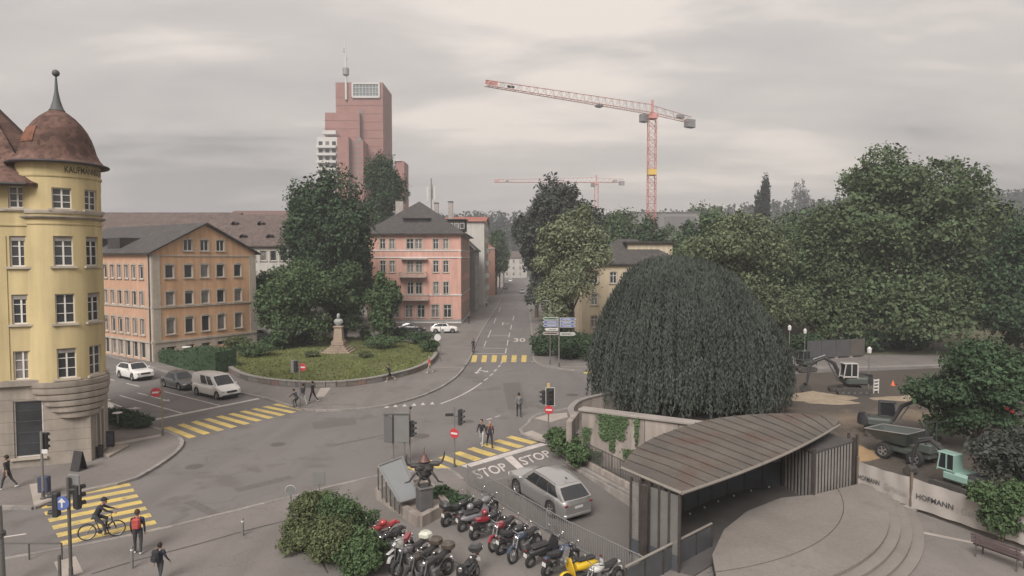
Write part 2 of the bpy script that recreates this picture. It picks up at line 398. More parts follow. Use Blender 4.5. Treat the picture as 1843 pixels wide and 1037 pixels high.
M_KERBS = [M_KERB, mat('kerb_granite_b', (0.205, 0.19, 0.18), 0.85, 0.18, 3.0, 0.2, 30), mat('kerb_granite_c', (0.258, 0.24, 0.226), 0.85, 0.18, 3.0, 0.2, 30)]
def resample(pts, step):
    out = [Vector(pts[0])]; acc = 0.0
    for i in range(len(pts) - 1):
        a, b = Vector(pts[i]), Vector(pts[i + 1]); L_ = (b - a).length; t = step - acc
        while t <= L_: out.append(a + (b - a) * (t / L_)); t += step
        acc = (acc + L_) % step
    return out
def pavement(name, poly, z=0.12, m=None, kerb=None):
    o = struct(name, MB().prism(poly, -0.03, z), m or M_PAVE)
    if kerb:
        for ln in kerb:
            st = resample(ln, 1.0)
            near = [i for i in range(len(st) - 1) if st[i].y < 70 and abs(st[i].x) < 48 and st[i].y > 20]
            if near:
                for i in near:                       # single kerb stones where one can tell them apart
                    a_, b_ = st[i], st[i + 1]; v = b_ - a_; c_ = (a_ + b_) / 2; h_ = z + .03 + .006 * (i * 7 % 3)
                    part('kerb_stone', MB().box((c_.x, c_.y, h_ / 2 - .018), (v.length - .012, .22 + .012 * (i % 2), h_), math.atan2(v.y, v.x)), M_KERBS[(i * 5 + i // 3) % 3], o)
                far = [q for q in ln if q[1] >= 69]
            else: far = ln
            if len(far) > 1:
                l, r = offset_line(far, 0.22); mb = MB()
                for i in range(len(far) - 1):
                    mb.add([(*l[i], -0.02), (*l[i + 1], -0.02), (*r[i + 1], -0.02), (*r[i], -0.02), (*l[i], z + 0.012), (*l[i + 1], z + 0.012), (*r[i + 1], z + 0.012), (*r[i], z + 0.012)],
                           [(4, 5, 6, 7), (0, 1, 5, 4), (2, 3, 7, 6), (1, 2, 6, 5), (3, 0, 4, 7)])
                part('kerb', mb, M_KERB, o)
    return o
kA = gpoly([(-60, 921), (0, 915), (62, 917), (92, 905), (145, 888), (232, 868), (268, 850), (305, 826), (324, 808), (328, 797), (318, 787), (296, 778), (262, 768), (205, 750), (165, 738)], n=4)
pav_a = pavement('pavement_corner', kA + gpoly([(60, 700), (-400, 700), (-400, 925)]), 0.12, None, [kA])
kB = gpoly([(120, 622), (195, 641), (272, 662), (340, 684), (421, 706), (480, 719), (540, 737), (575, 740.5), (620, 739.5), (680, 734), (735, 722), (785, 703), (820, 680), (838, 658), (848, 640), (861, 607), (880, 575), (899, 545)], n=4) + [(-2.9, 240), (-1.0, 420), (0, 545)]
pav_b = pavement('pavement_island', kB + [(-12, 545), (-14, 145), (-88, 145), (-88, 90)], 0.12, None, [kB])
kC = [(8.5, 545), (7.2, 420), (6.0, 240)] + gpoly([(953, 560), (957, 600), (959, 638), (966, 655), (1000, 664), (1050, 669)], n=4) + [(22, 68), (40, 70), (88, 78)]
pav_c = pavement('pavement_far_corner', kC + [(88, 148), (30, 148), (30, 545)], 0.12, None, [kC])
kE = gpoly([(1078, 716), (1022, 738), (985, 744), (958, 753), (950, 766), (936, 781), (985, 800)], n=3) + [KERB_R[0], (3.05, 38.6)] + [KERB_R[1], KERB_R[2]]
pav_e = pavement('pavement_ramp_corner', kE + [(7.6, 32.6), (6.2, 38), (7, 44), (12, 55)], 0.12, None, [kE])
kF = gpoly([(-60, 1022), (100, 994), (200, 975), (290, 956), (410, 926), (530, 896), (600, 878), (675, 860), (760, 849), (812, 847)]) + [HOLE[0]]
pav_f = pavement('pavement_plaza', kF + [FENCE_B, FENCE_C, (5.5, 21.8), (8, 10), (-40, 10)], 0.10, M_PLAZA, [kF])
# dark slot drain between pavement and plaza
def strip(name, pts, w, z, m, parent):
    l, r = offset_line(pts, w); mb = MB()
    for i in range(len(pts) - 1): mb.quad((*r[i], z), (*r[i + 1], z), (*l[i + 1], z), (*l[i], z))
    return part(name, mb, m, parent, recalc=False)
M_JOINT = mat('dark_joint', (0.075, 0.068, 0.064), 0.95, 0.3, 2)
strip('drain_channel', gpoly([(165, 1038), (250, 1012), (360, 983), (440, 960), (528, 938)]), 0.10, 0.106, M_JOINT, pav_f)
strip('joint', gpoly([(528, 938), (560, 975), (590, 1037)]), 0.06, 0.106, M_JOINT, pav_f)

# construction site ground and terrace zone to the right
site = struct('construction_ground', MB().prism([(12.5, 55), (9.5, 47), (7.3, 40), (8.5, 36), (13, 34.5), (17.2, 32.6), (22, 22), (60, 22), (88, 40), (88, 77), (60, 72), (30, 66), (18, 61)], -0.03, 0.05), M_DIRT)
park = struct('park_ground', MB().prism([(30, 78), (60, 78.5), (88, 80), (150, 120), (150, 260), (20, 260), (24, 110)], -0.03, 0.14), mat_blend('park_soil', (0.115, 0.10, 0.07), (0.085, 0.09, 0.05), 0.12, 0.4, 0.6, 0.95, 0.2, 3.0, 0.2))

# ---- painted markings, all flat paint lying on the road
MZ = 0.006
def paint(name, quads, m=M_WHT, z=MZ, parent=None):
    mb = MB()
    for q in quads: mb.add([(x, y, z) for x, y in q], [tuple(range(len(q)))])
    o = part(name, mb, m, parent or road, recalc=False)
    bm = bmesh.new(); bm.from_mesh(o.data); bm.normal_update()
    for f in bm.faces:
        if f.normal.z < 0: f.normal_flip()
    bm.to_mesh(o.data); bm.free(); return o
def lerp2(a, b, t): return (a[0] + (b[0] - a[0]) * t, a[1] + (b[1] - a[1]) * t)
def crossing(a0, a1, b0, b1, n, extra=0, frac=0.5, pre=0):
    """stripes from line a (px ends) to line b, n of them, spaced evenly on the ground"""
    A0, A1, B0, B1 = G2(*a0), G2(*a1), G2(*b0), G2(*b1); h = frac / 2 / (n - 1)
    for i in range(-pre, n + extra):
        t = i / (n - 1)
        paint('crossing_stripe', [[lerp2(A0, A1, t - h), lerp2(A0, A1, t + h), lerp2(B0, B1, t + h), lerp2(B0, B1, t - h)]], M_YEL)
# left foreground crossing
crossing((234, 872), (289.4, 953), (68, 902), (119, 994), 8, extra=1)
crossing((300, 769), (494.7, 727.6), (347, 787.5), (548, 738), 10)
crossing((915.7, 786), (795, 822), (962, 798), (833, 836.5), 6, extra=2)
crossing((854.7, 639.5), (943.6, 639.5), (852.5, 652), (942.6, 652), 6)
crossing((1052, 672), (1083, 681), (1090, 664), (1120, 672), 3)
def line(a, b, w, m=M_WHT, name='lane_line'):
    l, r = offset_line([G2(*a), G2(*b)], w); return paint(name, [[l[0], l[1], r[1], r[0]]], m)
def dashes(pxs, w=0.13):
    for a, b in pxs: line(a, b, w, name='lane_dash')
def curve_line(px, w, name='lane_line'):
    pts = gpoly(px, n=5); l, r = offset_line(pts, w)
    return paint(name, [[l[i], l[i + 1], r[i + 1], r[i]] for i in range(len(pts) - 1)])
# left road
line((260.7, 759), (466, 717.5), 0.42, name='stop_line')
line((215.6, 712), (329, 744.3), 0.16); line((296, 705), (397, 730.5), 0.16)
dashes([((194, 682.5), (206, 684.8)), ((227, 690), (251, 695.8)), ((247.7, 707.5), (267, 712))], 0.16)
line((183.5, 719), (219, 733), 0.2)
def arrow(px, py, ux, uy, L_=3.2, kind='straight'):
    p = Vector(G2(px, py)); d = (Vector(G2(ux, uy)) - p).normalized(); n = Vector((-d.y, d.x)); q = []
    def P(a, b): v = p + d * a + n * b; return (v.x, v.y)
    q.append([P(-L_ / 2, -.09), P(L_ / 2 - .8, -.09), P(L_ / 2 - .8, .09), P(-L_ / 2, .09)])
    q.append([P(L_ / 2 - .8, -.32), P(L_ / 2, 0), P(L_ / 2 - .8, .32)])
    if kind != 'straight':
        sgn = 1 if kind == 'left' else -1
        q.append([P(-.1, 0), P(.5, sgn * .75), P(.3, sgn * .85), P(-.4, 0)] if sgn > 0 else [P(-.1, 0), P(-.4, 0), P(.3, sgn * .85), P(.5, sgn * .75)])
        q.append([P(.1, sgn * .98), P(.95, sgn * 1.15), P(.62, sgn * .5)])
    return paint('lane_arrow', q)
arrow(289, 718, 310, 723.5); arrow(217, 737, 240, 743, 2.6, 'left')
# centre line through the junction and into the street
curve_line([(793, 727), (815, 718.5), (832, 710.6), (850, 700.5), (867, 689)], 0.16)
dashes([((871, 685.5), (878, 680.8)), ((881.7, 676.5), (887, 672.8)), ((889.5, 668.8), (894, 664.6)), ((896.7, 661), (900.5, 657.2)), ((901.5, 654.5), (904, 651.5))], 0.16)
for x, y in ((696, 732.5), (711.6, 731.3), (728, 730.2), (745, 728.9), (761, 727.7), (777.7, 726.6)):
    paint('yield_tooth', [[G2(x - 4.3, y + 1.6), G2(x + 4.3, y + 1.4), G2(x + 0.6, y - 3.2)]])
dashes([((876, 755.6), (885, 753)), ((890.7, 751), (899.5, 748.3))], 0.16)
for a, b in (((882.8, 604), (917.8, 604)), ((870, 626.9), (909.6, 627)), ((855, 636.4), (909, 636.8))): line(a, b, 0.22, name='bay_line')
dashes([((871, 624), (875, 614)), ((878, 608), (884, 594)), ((889, 582), (893, 572)), ((898, 561), (901, 553))], 0.12)
dashes([((909.6, 636), (911.5, 627)), ((912.5, 622), (914.6, 612)), ((915.6, 607), (917.5, 599)), ((919, 593), (921, 585)), ((923, 577), (925, 568))], 0.14)
curve_line([(862, 607), (880, 576), (899, 545.5)], 0.12, 'kerb_line')
arrow(861.5, 667, 851, 680, 3.8, 'left'); arrow(905, 583, 907, 576, 5.0, 'right')
line((956.5, 651), (981, 651), 0.3, name='stop_line')
line((800, 648), (838, 650), 0.3, name='stop_line')
line((-10, 969.5), (47, 961), 0.14)
# stop line of the ramp with stub, stop lettering
line((835, 840.5), (982, 798), 0.55, name='stop_line')
paint('lane_divider', [[G2(907, 824), G2(921, 820), G2(945, 843), G2(934, 847)]])
def text_mesh(s, name='lettering', extrude=0.0, bold=0.0):
    c = bpy.data.curves.new(name, 'FONT'); c.body = s; c.align_x = 'CENTER'; c.align_y = 'CENTER'; c.size = 1.0; c.extrude = extrude; c.offset = bold
    c.resolution_u = 3
    o = bpy.data.objects.new(name, c); col.objects.link(o)
    dg = bpy.context.evaluated_depsgraph_get(); me = bpy.data.meshes.new_from_object(o.evaluated_get(dg))
    bpy.data.objects.remove(o); bpy.data.curves.remove(c); me.name = name
    a = np.empty(len(me.vertices) * 3); me.vertices.foreach_get('co', a); a = a.reshape(-1, 3)
    lo, hi = a.min(0), a.max(0); a[:, 0] = (a[:, 0] - (lo[0] + hi[0]) / 2) / (hi[0] - lo[0]); a[:, 1] = (a[:, 1] - (lo[1] + hi[1]) / 2) / (hi[1] - lo[1])
    me.vertices.foreach_set('co', a.ravel()); me.update(); return me      # normalised to a 1 x 1 box
def text_on(me, fn, m, parent, name='lettering'):
    me = me.copy(); me.materials.clear(); me.materials.append(m)
    for v in me.vertices: v.co = fn(v.co.x, v.co.y, v.co.z)
    me.update(); return link(name, me, parent)
T_STOP = text_mesh('STOP', bold=0.012)
def bil(c00, c10, c11, c01, z):
    def fn(x, y, _):
        u, v = x + .5, y + .5
        p = lerp2(lerp2(c00, c10, u), lerp2(c01, c11, u), v); return (p[0], p[1], z)
    return fn
text_on(T_STOP, bil(G2(862, 863), G2(917, 846), G2(905, 833), G2(848, 848), MZ), M_WHT, road, 'stop_lettering')
text_on(T_STOP, bil(G2(944, 838), G2(995, 821), G2(983, 810), G2(931, 825), MZ), M_WHT, road, 'stop_lettering')
text_on(text_mesh('30', bold=0.015), bil(G2(924, 615.5), G2(946, 615.5), G2(945, 608.8), G2(925, 608.8), MZ), M_WHT, road, 'speed_lettering')
# pale tactile pads on the pavements
paint('tactile_pad', [gpoly([(53, 872), (84, 867), (93, 902), (61, 910)], 0.12)], M_PALE, 0.127, pav_a)
paint('tactile_pad', [gpoly([(204, 803), (288, 785.5), (293, 781), (206, 797)], 0.12)], M_PALE, 0.127, pav_a)
paint('tactile_pad', [gpoly([(97, 1012), (136, 1001), (150, 1031), (109, 1040)], 0.10)], M_PALE, 0.107, pav_f)
paint('tactile_pad', [gpoly([(577, 698), (596, 697.5), (583.6, 714), (567.6, 716)], 0.12)], M_PALE, 0.127, pav_b)
paint('tactile_pad', [gpoly([(937, 781), (957, 775), (985, 787), (981, 797), (966, 793)], 0.12)], M_PALE, 0.127, pav_e)
paint('tactile_pad', [gpoly([(962, 753), (985, 746), (1020, 743), (1022, 751), (990, 760)], 0.12)], M_PALE, 0.127, pav_e)
M_COVER = mat('cast_iron_cover', (0.095, 0.088, 0.083), 0.7, 0.2, 6, 0.3, 40)
for x, y, r in ((758, 785, .5), (1030, 711, .5), (841, 759, .42), (350, 840, .4), (500, 800, .4)):
    c = G(x, y); o = part('manhole_cover', MB().lathe([(r + .07, 0.0), (r + .07, 0.006), (r, 0.008), (0.001, 0.009)], 18), M_COVER, road); o.location = (c.x, c.y, 0)
M_PATCH = mat('asphalt_patch', (0.118, 0.107, 0.102), 0.92, 0.1, 3, 0.2, 40)
for poly in ([(180, 865), (290, 838), (292, 842), (184, 870)], [(560, 760), (640, 752), (642, 764), (566, 773)], [(330, 905), (350, 900), (420, 935), (400, 940)], [(905, 690), (935, 688), (950, 735), (915, 738)], [(420, 880), (520, 856), (530, 861), (430, 886)], [(700, 770), (742, 766), (742, 769), (701, 773.5)], [(600, 800), (690, 782), (692, 784), (604, 803)]):
    paint('repair_patch', [gpoly(poly)], M_PATCH, 0.004)
# ------------------------------------------------------------------ buildings
M_GLASS = mat('window_glass_dark', (0.035, 0.038, 0.042), 0.12, 0.3, 0.7, spec=0.6)
M_CURT = mat('window_glass_curtain', (0.16, 0.15, 0.14), 0.3, 0.35, 1.5, spec=0.5)
M_BLIND = mat('window_blind', (0.25, 0.23, 0.21), 0.6, 0.15, 2)
M_WFRAME = mat('white_window_paint', (0.60, 0.575, 0.55), 0.6, 0.08, 3)
M_TRIM = mat('pale_stone_trim', (0.40, 0.355, 0.30), 0.85, 0.12, 1.5, stain=0.15)
M_STONE = mat('sandstone_base', (0.285, 0.25, 0.215), 0.9, 0.16, 0.9, 0.15, 12, stain=0.25)
M_YWALL = mat('yellow_render', (0.485, 0.395, 0.218), 0.9, 0.07, 0.5, 0.06, 40, stain=0.2)
M_TILE = mat_rows('brown_roof_tiles', (0.118, 0.068, 0.055), 0.24, 0.9, 0.34)
M_TILE2 = mat_rows('dark_grey_roof_tiles', (0.066, 0.061, 0.059), 0.22, 0.85, 0.2)
M_TILE3 = mat_rows('red_brown_roof_tiles', (0.112, 0.084, 0.077), 0.3, 0.85, 0.22)
M_COPPER = mat('weathered_copper', (0.085, 0.09, 0.09), 0.6, 0.2, 3)
M_DARK = mat('dark_paint', (0.035, 0.034, 0.036), 0.6, 0.2, 3)
M_METAL = mat('galvanised_steel', (0.26, 0.255, 0.25), 0.5, 0.12, 4, metal=0.4)
rnd = random.Random(11)

def wall_grid(fn, u0, u1, z0, z1, wins, depth=0.18, step=None, top=None, inward=True):
    us = {u0, u1}; zs = {z0, z1}
    for a, b, c, d in wins: us |= {a, b}; zs |= {c, d}
    if step:
        k = max(1, int((u1 - u0) / step))
        us |= {u0 + (u1 - u0) * i / k for i in range(k + 1)}
    if top: us |= set(top[1]); zs |= set(top[2])
    def uniq(s):
        out = []
        for v in sorted(s):
            if not out or v - out[-1] > 1e-4: out.append(v)
        return out
    us, zs = uniq(us), uniq(zs); tf = top[0] if top else (lambda u: 1e9)
    mb = MB(); idx = {}
    def V(u, z):
        z = min(z, tf(u)); k = (round(u, 4), round(z, 4))
        if k not in idx: idx[k] = len(mb.v); mb.v.append(tuple(fn(u, 0.0, z)))
        return idx[k]
    for i in range(len(us) - 1):
        for j in range(len(zs) - 1):
            um, zm = (us[i] + us[i + 1]) / 2, (zs[j] + zs[j + 1]) / 2
            if any(a < um < b and c < zm < d for a, b, c, d in wins): continue
            if top and zs[j] >= tf(us[i]) - 1e-5 and zs[j] >= tf(us[i + 1]) - 1e-5: continue
            f = []
            for q in (V(us[i], zs[j]), V(us[i + 1], zs[j]), V(us[i + 1], zs[j + 1]), V(us[i], zs[j + 1])):
                if q not in f: f.append(q)
            if len(f) > 2: mb.f.append(tuple(f))
    for a, b, c, d in wins:
        q = [(a, c), (b, c), (b, d), (a, d)]
        for k in range(4):
            (ua, za), (ub, zb) = q[k], q[(k + 1) % 4]
            mb.quad(fn(ua, 0, za), fn(ub, 0, zb), fn(ub, depth, zb), fn(ua, depth, za))
    return mb
WIN_CACHE = {}
def win_meshes(w, h, style):
    key = (round(w, 2), round(h, 2), style)
    if key in WIN_CACHE: return WIN_CACHE[key]
    w, h = key[0], key[1]; t = 0.07; fr = MB()
    for x in (-w / 2 + t / 2, w / 2 - t / 2): fr.box((x, 0.14, h / 2), (t, 0.07, h))
    for z in (t / 2, h - t / 2): fr.box((0, 0.14, z), (w - 2 * t, 0.066, t))
    if style in ('cross', 'casement', 'yellow'):
        fr.box((0, 0.135, h / 2), (0.085, 0.06, h - 2 * t))
    if style == 'cross': fr.box((0, 0.138, h * 0.68), (w - 2 * t, 0.05, 0.07))
    if style == 'yellow':
        for k in (1, 2): fr.box((0, 0.14, h * k / 3), (w - 2 * t, 0.04, 0.04))
    if style == 'far': pass
    pane = MB().quad((-w / 2 + t * .5, 0.155, t * .5), (w / 2 - t * .5, 0.155, t * .5), (w / 2 - t * .5, 0.155, h - t * .5), (-w / 2 + t * .5, 0.155, h - t * .5))
    sur = MB(); c = 0.13; p = 0.05
    for x in (-w / 2 - c / 2, w / 2 + c / 2): sur.box((x, -p / 2 + .001, h / 2 + c / 2), (c, p, h + c))
    sur.box((0, -p / 2 + .001, h + c / 2), (w, p, c))
    if style == 'cross' or style == 'arch': sur.box((0, -p * .7, h + c + .05), (w * .55, p * 1.3, .1))
    sill = MB().box((0, -0.06, -0.06), (w + 0.34, 0.16, 0.12))
    ms = [fix(fr.mesh('window', M_WFRAME)), [pane.mesh('pane', g) for g in (M_GLASS, M_CURT)], fix(sur.mesh('surround', M_TRIM)), fix(sill.mesh('sill', M_TRIM)),
          fix(MB().box((0, 0.10, h - 0.14), (w - 2 * t, 0.05, 0.26)).mesh('blind', M_BLIND))]
    WIN_CACHE[key] = ms; return ms
def window(parent, pos, rz, w, h, style='cross', surround=True, sill=True, curtain=0.25, blind=0.0):
    fr, panes, sur, sl, bl = win_meshes(w, h, style)
    o = put('window', fr, parent, pos, (0, 0, rz))
    put('pane', panes[rnd.random() < curtain], o)
    if surround: put('surround', sur, o)
    if sill: put('sill', sl, o)
    if rnd.random() < blind: put('blind', bl, o)
    return o
class Facade:
    """vertical wall plane from p0 along d (left to right seen from outside)"""
    def __init__(s, b, p0, d, L_):
        s.b = b; d = Vector(d).normalized(); s.d = d; s.p0 = Vector(p0); s.L = L_; s.a = math.atan2(d.y, d.x); s.wins = []; s.base = Vector((b.location.x, b.location.y))
    def P(s, u, dep, z):
        p = s.p0 + s.d * u + Vector((-s.d.y, s.d.x)) * dep - s.base; return (p.x, p.y, z)
    def px(s, x, y): return ONP(s.p0, s.d, x, y)
    def add(s, u, z, w, h, style='cross', **k): s.wins.append((u, z, w, h, style, k))
    def build(s, z0, z1, m, name='wall', depth=0.18, top=None):
        o = part(name, wall_grid(s.P, 0, s.L, z0, z1, [(u - w / 2, u + w / 2, z, z + h) for u, z, w, h, *_ in s.wins], depth, top=top), m, s.b)
        for u, z, w, h, st, k in s.wins: window(s.b, s.P(u, 0, z), s.a, w, h, st, **k)
        return o
    def band(s, z, h, out=0.1, m=None, u0=0, u1=None, name='cornice'):
        u1 = s.L if u1 is None else u1; mb = MB(); mb.add([s.P(u, dp, zz) for zz in (z, z + h) for u, dp in ((u0, -out), (u1, -out), (u1, 0.02), (u0, 0.02))],
            [(3, 2, 1, 0), (4, 5, 6, 7), (0, 1, 5, 4), (1, 2, 6, 5), (2, 3, 7, 6), (3, 0, 4, 7)])
        return part(name, mb, m or M_TRIM, s.b)
def roof_faces(b, faces, m, name='roof', thick=0.18):
    """sloped sheets with real thickness"""
    mb = MB(); bx, by = b.location.x, b.location.y
    for f in faces:
        n = len(f); top = [(x - bx, y - by, z) for x, y, z in f]; bot = [(x, y, z - thick) for x, y, z in top]
        mb.add(top + bot, [tuple(range(n)), tuple(range(2 * n - 1, n - 1, -1))] + [(i, n + i, n + (i + 1) % n, (i + 1) % n) for i in range(n)])
    return part(name, mb, m, b, recalc=False)

# ---- 1. yellow corner building with round turret
YC = Vector((-26.3, 38.0)); YR = 2.05
yd = Vector((0.935, 0.354)).normalized(); YE = Vector((-24.24, 37.0)); YP0 = YE - yd * 9.5
yb = thing('corner_building', 'yellow corner building with round turret, bell roof and stone ground floor', 'building', (YC.x, YC.y, 0.12))
base = Vector((YC.x, YC.y))
fy = Facade(yb, YP0, yd, 9.5 - 2.3)
ZC = 4.72
for (xa, xb, ya, yb_) in ((18, 49, 336, 374), (19.5, 51, 425, 480), (25, 56, 530, 584), (30, 62, 631, 684)):
    s0, za = fy.px(xa, yb_); s1, zb = fy.px(xb, ya)
    uc = fy.px(34.5, 470)[0]
    fy.add(uc, za - 0.12, s1 - s0, zb - za, 'yellow', surround=False, blind=0.8 if ya > 400 else 0)
    fy.add(uc - 2.75, za - 0.12, s1 - s0, zb - za, 'yellow', surround=False, blind=0.8)
fy.build(ZC, 16.0, M_YWALL)
for yy, h, o_ in ((378, .14, .1), (404, .1, .06)):
    fy.band(fy.px(45, yy)[1] - .2, h, o_, M_YWALL if yy == 404 else M_TRIM)
fy.band(ZC - .12, .3, .22, M_STONE)
for xx in (8, 75):
    u = fy.px(xx, 560)[0]; fy.band(ZC + .2, 8.0, .045, M_YWALL, u - .18, u + .18, 'pilaster')
# turret: curved wall with openings
def ypt(phi, r=YR): return (YC.x + r * math.cos(phi), YC.y + r * math.sin(phi))
def phi_at(px):
    best = None
    for k in range(0, 1600):
        ph = -PI * 0.95 + k * (1.5 * PI / 1600)
        x, y = ypt(ph)
        if x * math.cos(ph) + y * math.sin(ph) > YC.x * math.cos(ph) + YC.y * math.sin(ph) + 0 and (x * math.cos(ph) + y * math.sin(ph)) > 0: pass
        # visible only where the wall faces the camera
        if x * math.cos(ph) + y * math.sin(ph) > 0: continue
        e = abs(CX + x / y * F - px)
        if best is None or e < best[0]: best = (e, ph)
    return best[1]
PH0 = -PI * 0.80
def yfn(u, dep, z):
    ph = PH0 + u / YR; r = YR - dep; return (r * math.cos(ph), r * math.sin(ph), z)
tw = []; ph1, ph2 = phi_at(115.5), phi_at(169)
for (ya, yb2) in ((338, 376), (425, 479), (529, 582), (627, 681)):
    zz = []
    x1, y1 = ypt(ph1)
    for yy in (yb2, ya): r_ = ray(115.5, yy); zz.append(CAM_H + r_.z * y1 / r_.y - 0.12)
    for ph, w in ((ph1, 0.92), (ph2, 0.92), (ph2 + (ph2 - ph1), .92)): tw.append(((ph - PH0) * YR, zz[0], w, zz[1] - zz[0], ph))
part('turret_wall', wall_grid(yfn, 0, YR * 1.75 * PI, ZC - 0.05, 17.05, [(u - w / 2, u + w / 2, z, z + h) for u, z, w, h, _ in tw], 0.2, step=0.25), M_YWALL, yb, smooth=30)
for u, z, w, h, ph in tw:
    r0 = math.sqrt(YR ** 2 - (w / 2) ** 2) - 0.0
    window(yb, (r0 * math.cos(ph), r0 * math.sin(ph), z), ph + PI / 2, w, h, 'yellow', False, True, 0.1, 0.8 if h > 1.4 else 0)
def yz(py, r=YR): x, y = ypt(-PI / 2 + .35, r); d_ = ray(115, py); return CAM_H + d_.z * y / d_.y - 0.12
for py, h, o_, m in ((317, .14, .07, M_YWALL), (384, .20, .12, M_TRIM), (393, .14, .2, M_STONE), (404, .1, .06, M_YWALL)):
    z = yz(py); part('turret_moulding', MB().lathe([(YR - .05, z), (YR + o_ * .6, z), (YR + o_, z + h * .6), (YR + o_, z + h), (YR - .05, z + h)], 40, a0=PH0, a1=PH0 + 1.75 * PI), m, yb, smooth=30)
# corbel under the turret
Ce = (YE - YC) * 0.52
for k in range(6):
    t0, t1 = k / 6, (k + 1) / 6; zt, zb_ = 4.75 - 2.15 * t0, 4.75 - 2.15 * t1
    ra, rb_ = 2.13 - 1.3 * t0 ** 1.4, 2.13 - 1.3 * t1 ** 1.4; cx_, cy_ = Ce.x * t1, Ce.y * t1
    part('corbel_ring', MB().lathe([(rb_ * .5, zb_ + .003), (rb_ + .03, zb_ + .003), (ra - .02, zb_ + .06), (ra, zb_ + .12), (ra, zt), (ra * .5, zt)], 36, c=(cx_, cy_, 0)), M_STONE, yb, smooth=30)
# ground floor of ashlar
fg = Facade(yb, YP0, yd, 9.5)
s0, za = fg.px(27, 838); s1, zb = fg.px(77, 737)
fg.add((s0 + s1) / 2, 0.55, s1 - s0, 3.2, 'far', sill=True, surround=False, curtain=0)
fg.add((s0 + s1) / 2 - 3.2, 0.55, s1 - s0, 3.2, 'far', sill=True, surround=False, curtain=0)
fg.build(-0.1, ZC - .12, M_STONE, 'ground_floor_wall', 0.25)
YF = Vector((-24.98, 39.8)); fd = Facade(yb, YE, YF - YE, 2.9)
fd.add(1.45, 0.15, 1.15, 2.5, 'far', surround=True, sill=False, curtain=1)
fd.build(-0.1, ZC - .12, M_STONE, 'ground_floor_wall', 0.3)
for k in range(1, 7): fg.band(0.1 + k * .62, .012, .004, M_JOINT, 0, None, 'ashlar_joint')
part('doorstep', MB().prism([(p[0] - base.x, p[1] - base.y) for p in [(-24.2, 37.9), (-23.6, 37.6), (-23.75, 39.9), (-24.8, 40.1)]], -0.1, 0.12), M_STONE, yb)
part('back_wall', MB().prism([(p[0] - base.x, p[1] - base.y) for p in [(YP0.x + .1, YP0.y + .5), (-27.4, 37.2), (-25.2, 38.6), (-25.3, 39.75), (-30.6, 47.0), (-38, 46)]], -0.1, 15.9), M_YWALL, yb)
# turret roof and finial
dome = [(2.0, 17.0), (2.42, 16.98), (2.44, 17.06), (2.26, 17.16), (2.05, 17.42), (1.9, 17.75), (1.8, 18.15), (1.66, 18.6), (1.45, 19.05), (1.18, 19.45), (.88, 19.78), (.58, 20.03), (.3, 20.22)]
dr = part('turret_roof', MB().lathe(dome, 40), M_TILE, yb, smooth=35)
part('repaired_tiles', MB().lathe([(1.835, 18.17), (1.695, 18.62), (1.49, 19.06), (1.44, 19.04)], 12, a0=-PI * .72, a1=-PI * .53, caps=False), mat_rows('new_roof_tiles', (0.21, 0.095, 0.062), .16, .8, .2), dr, smooth=True)
part('gutter', MB().torus((0, 0, 17.02), 2.47, 0.07, 40, 8, 'z'), M_DARK, yb, smooth=True)
fin = part('finial', MB().lathe([(.42, 20.18), (.34, 20.3), (.2, 20.75), (.1, 21.3), (.06, 21.95), (.05, 22.2)], 16), M_COPPER, yb, smooth=True)
part('finial_ball', MB().ball((0, 0, 22.34), .2, 14, 9), M_COPPER, fin, smooth=True)
# main roof with flared eaves
def yw(u, dep, z): p = YP0 + yd * u + Vector((-yd.y, yd.x)) * dep; return (p.x, p.y, z)
uT = 9.5 - 2.0
roof_faces(yb, [[yw(-1, -.7, 15.75), yw(uT - .5, -.7, 15.75), yw(uT - 1.2, 1.1, 16.9), yw(-1, 1.1, 16.9)],
                [yw(-1, 1.1, 16.9), yw(uT - 1.2, 1.1, 16.9), yw(3.0, 5.2, 22.0), yw(-1, 5.2, 22.4)],
                [yw(uT - 1.2, 1.1, 16.9), yw(uT + .2, 2.5, 16.9), yw(uT - .5, 9, 16.9), yw(3.0, 5.2, 22.0)],
                [yw(uT - .5, -.7, 15.75), yw(uT + 1.2, 0.8, 15.9), yw(uT + .2, 2.5, 16.9), yw(uT - 1.2, 1.1, 16.9)]], M_TILE, 'main_roof')
part('eaves', MB().tube([Vector(yw(-1, -.72, 15.7)) - Vector((base.x, base.y, 0)), Vector(yw(uT - .5, -.72, 15.7)) - Vector((base.x, base.y, 0))], .08, 8), M_DARK, yb, smooth=True)
T_K = text_mesh('KAUFMÄNNISCHER VEREIN', bold=0.02)
zk = yz(309); pk = phi_at(122)
def kfn(x, y, _):
    ph = pk + (x + .5) * 3.9 / YR; r = YR + .012; return (r * math.cos(ph), r * math.sin(ph), zk + (y + .5) * .46)
text_on(T_K, kfn, mat('sign_letter_brown', (0.10, 0.075, 0.05), .8), yb)

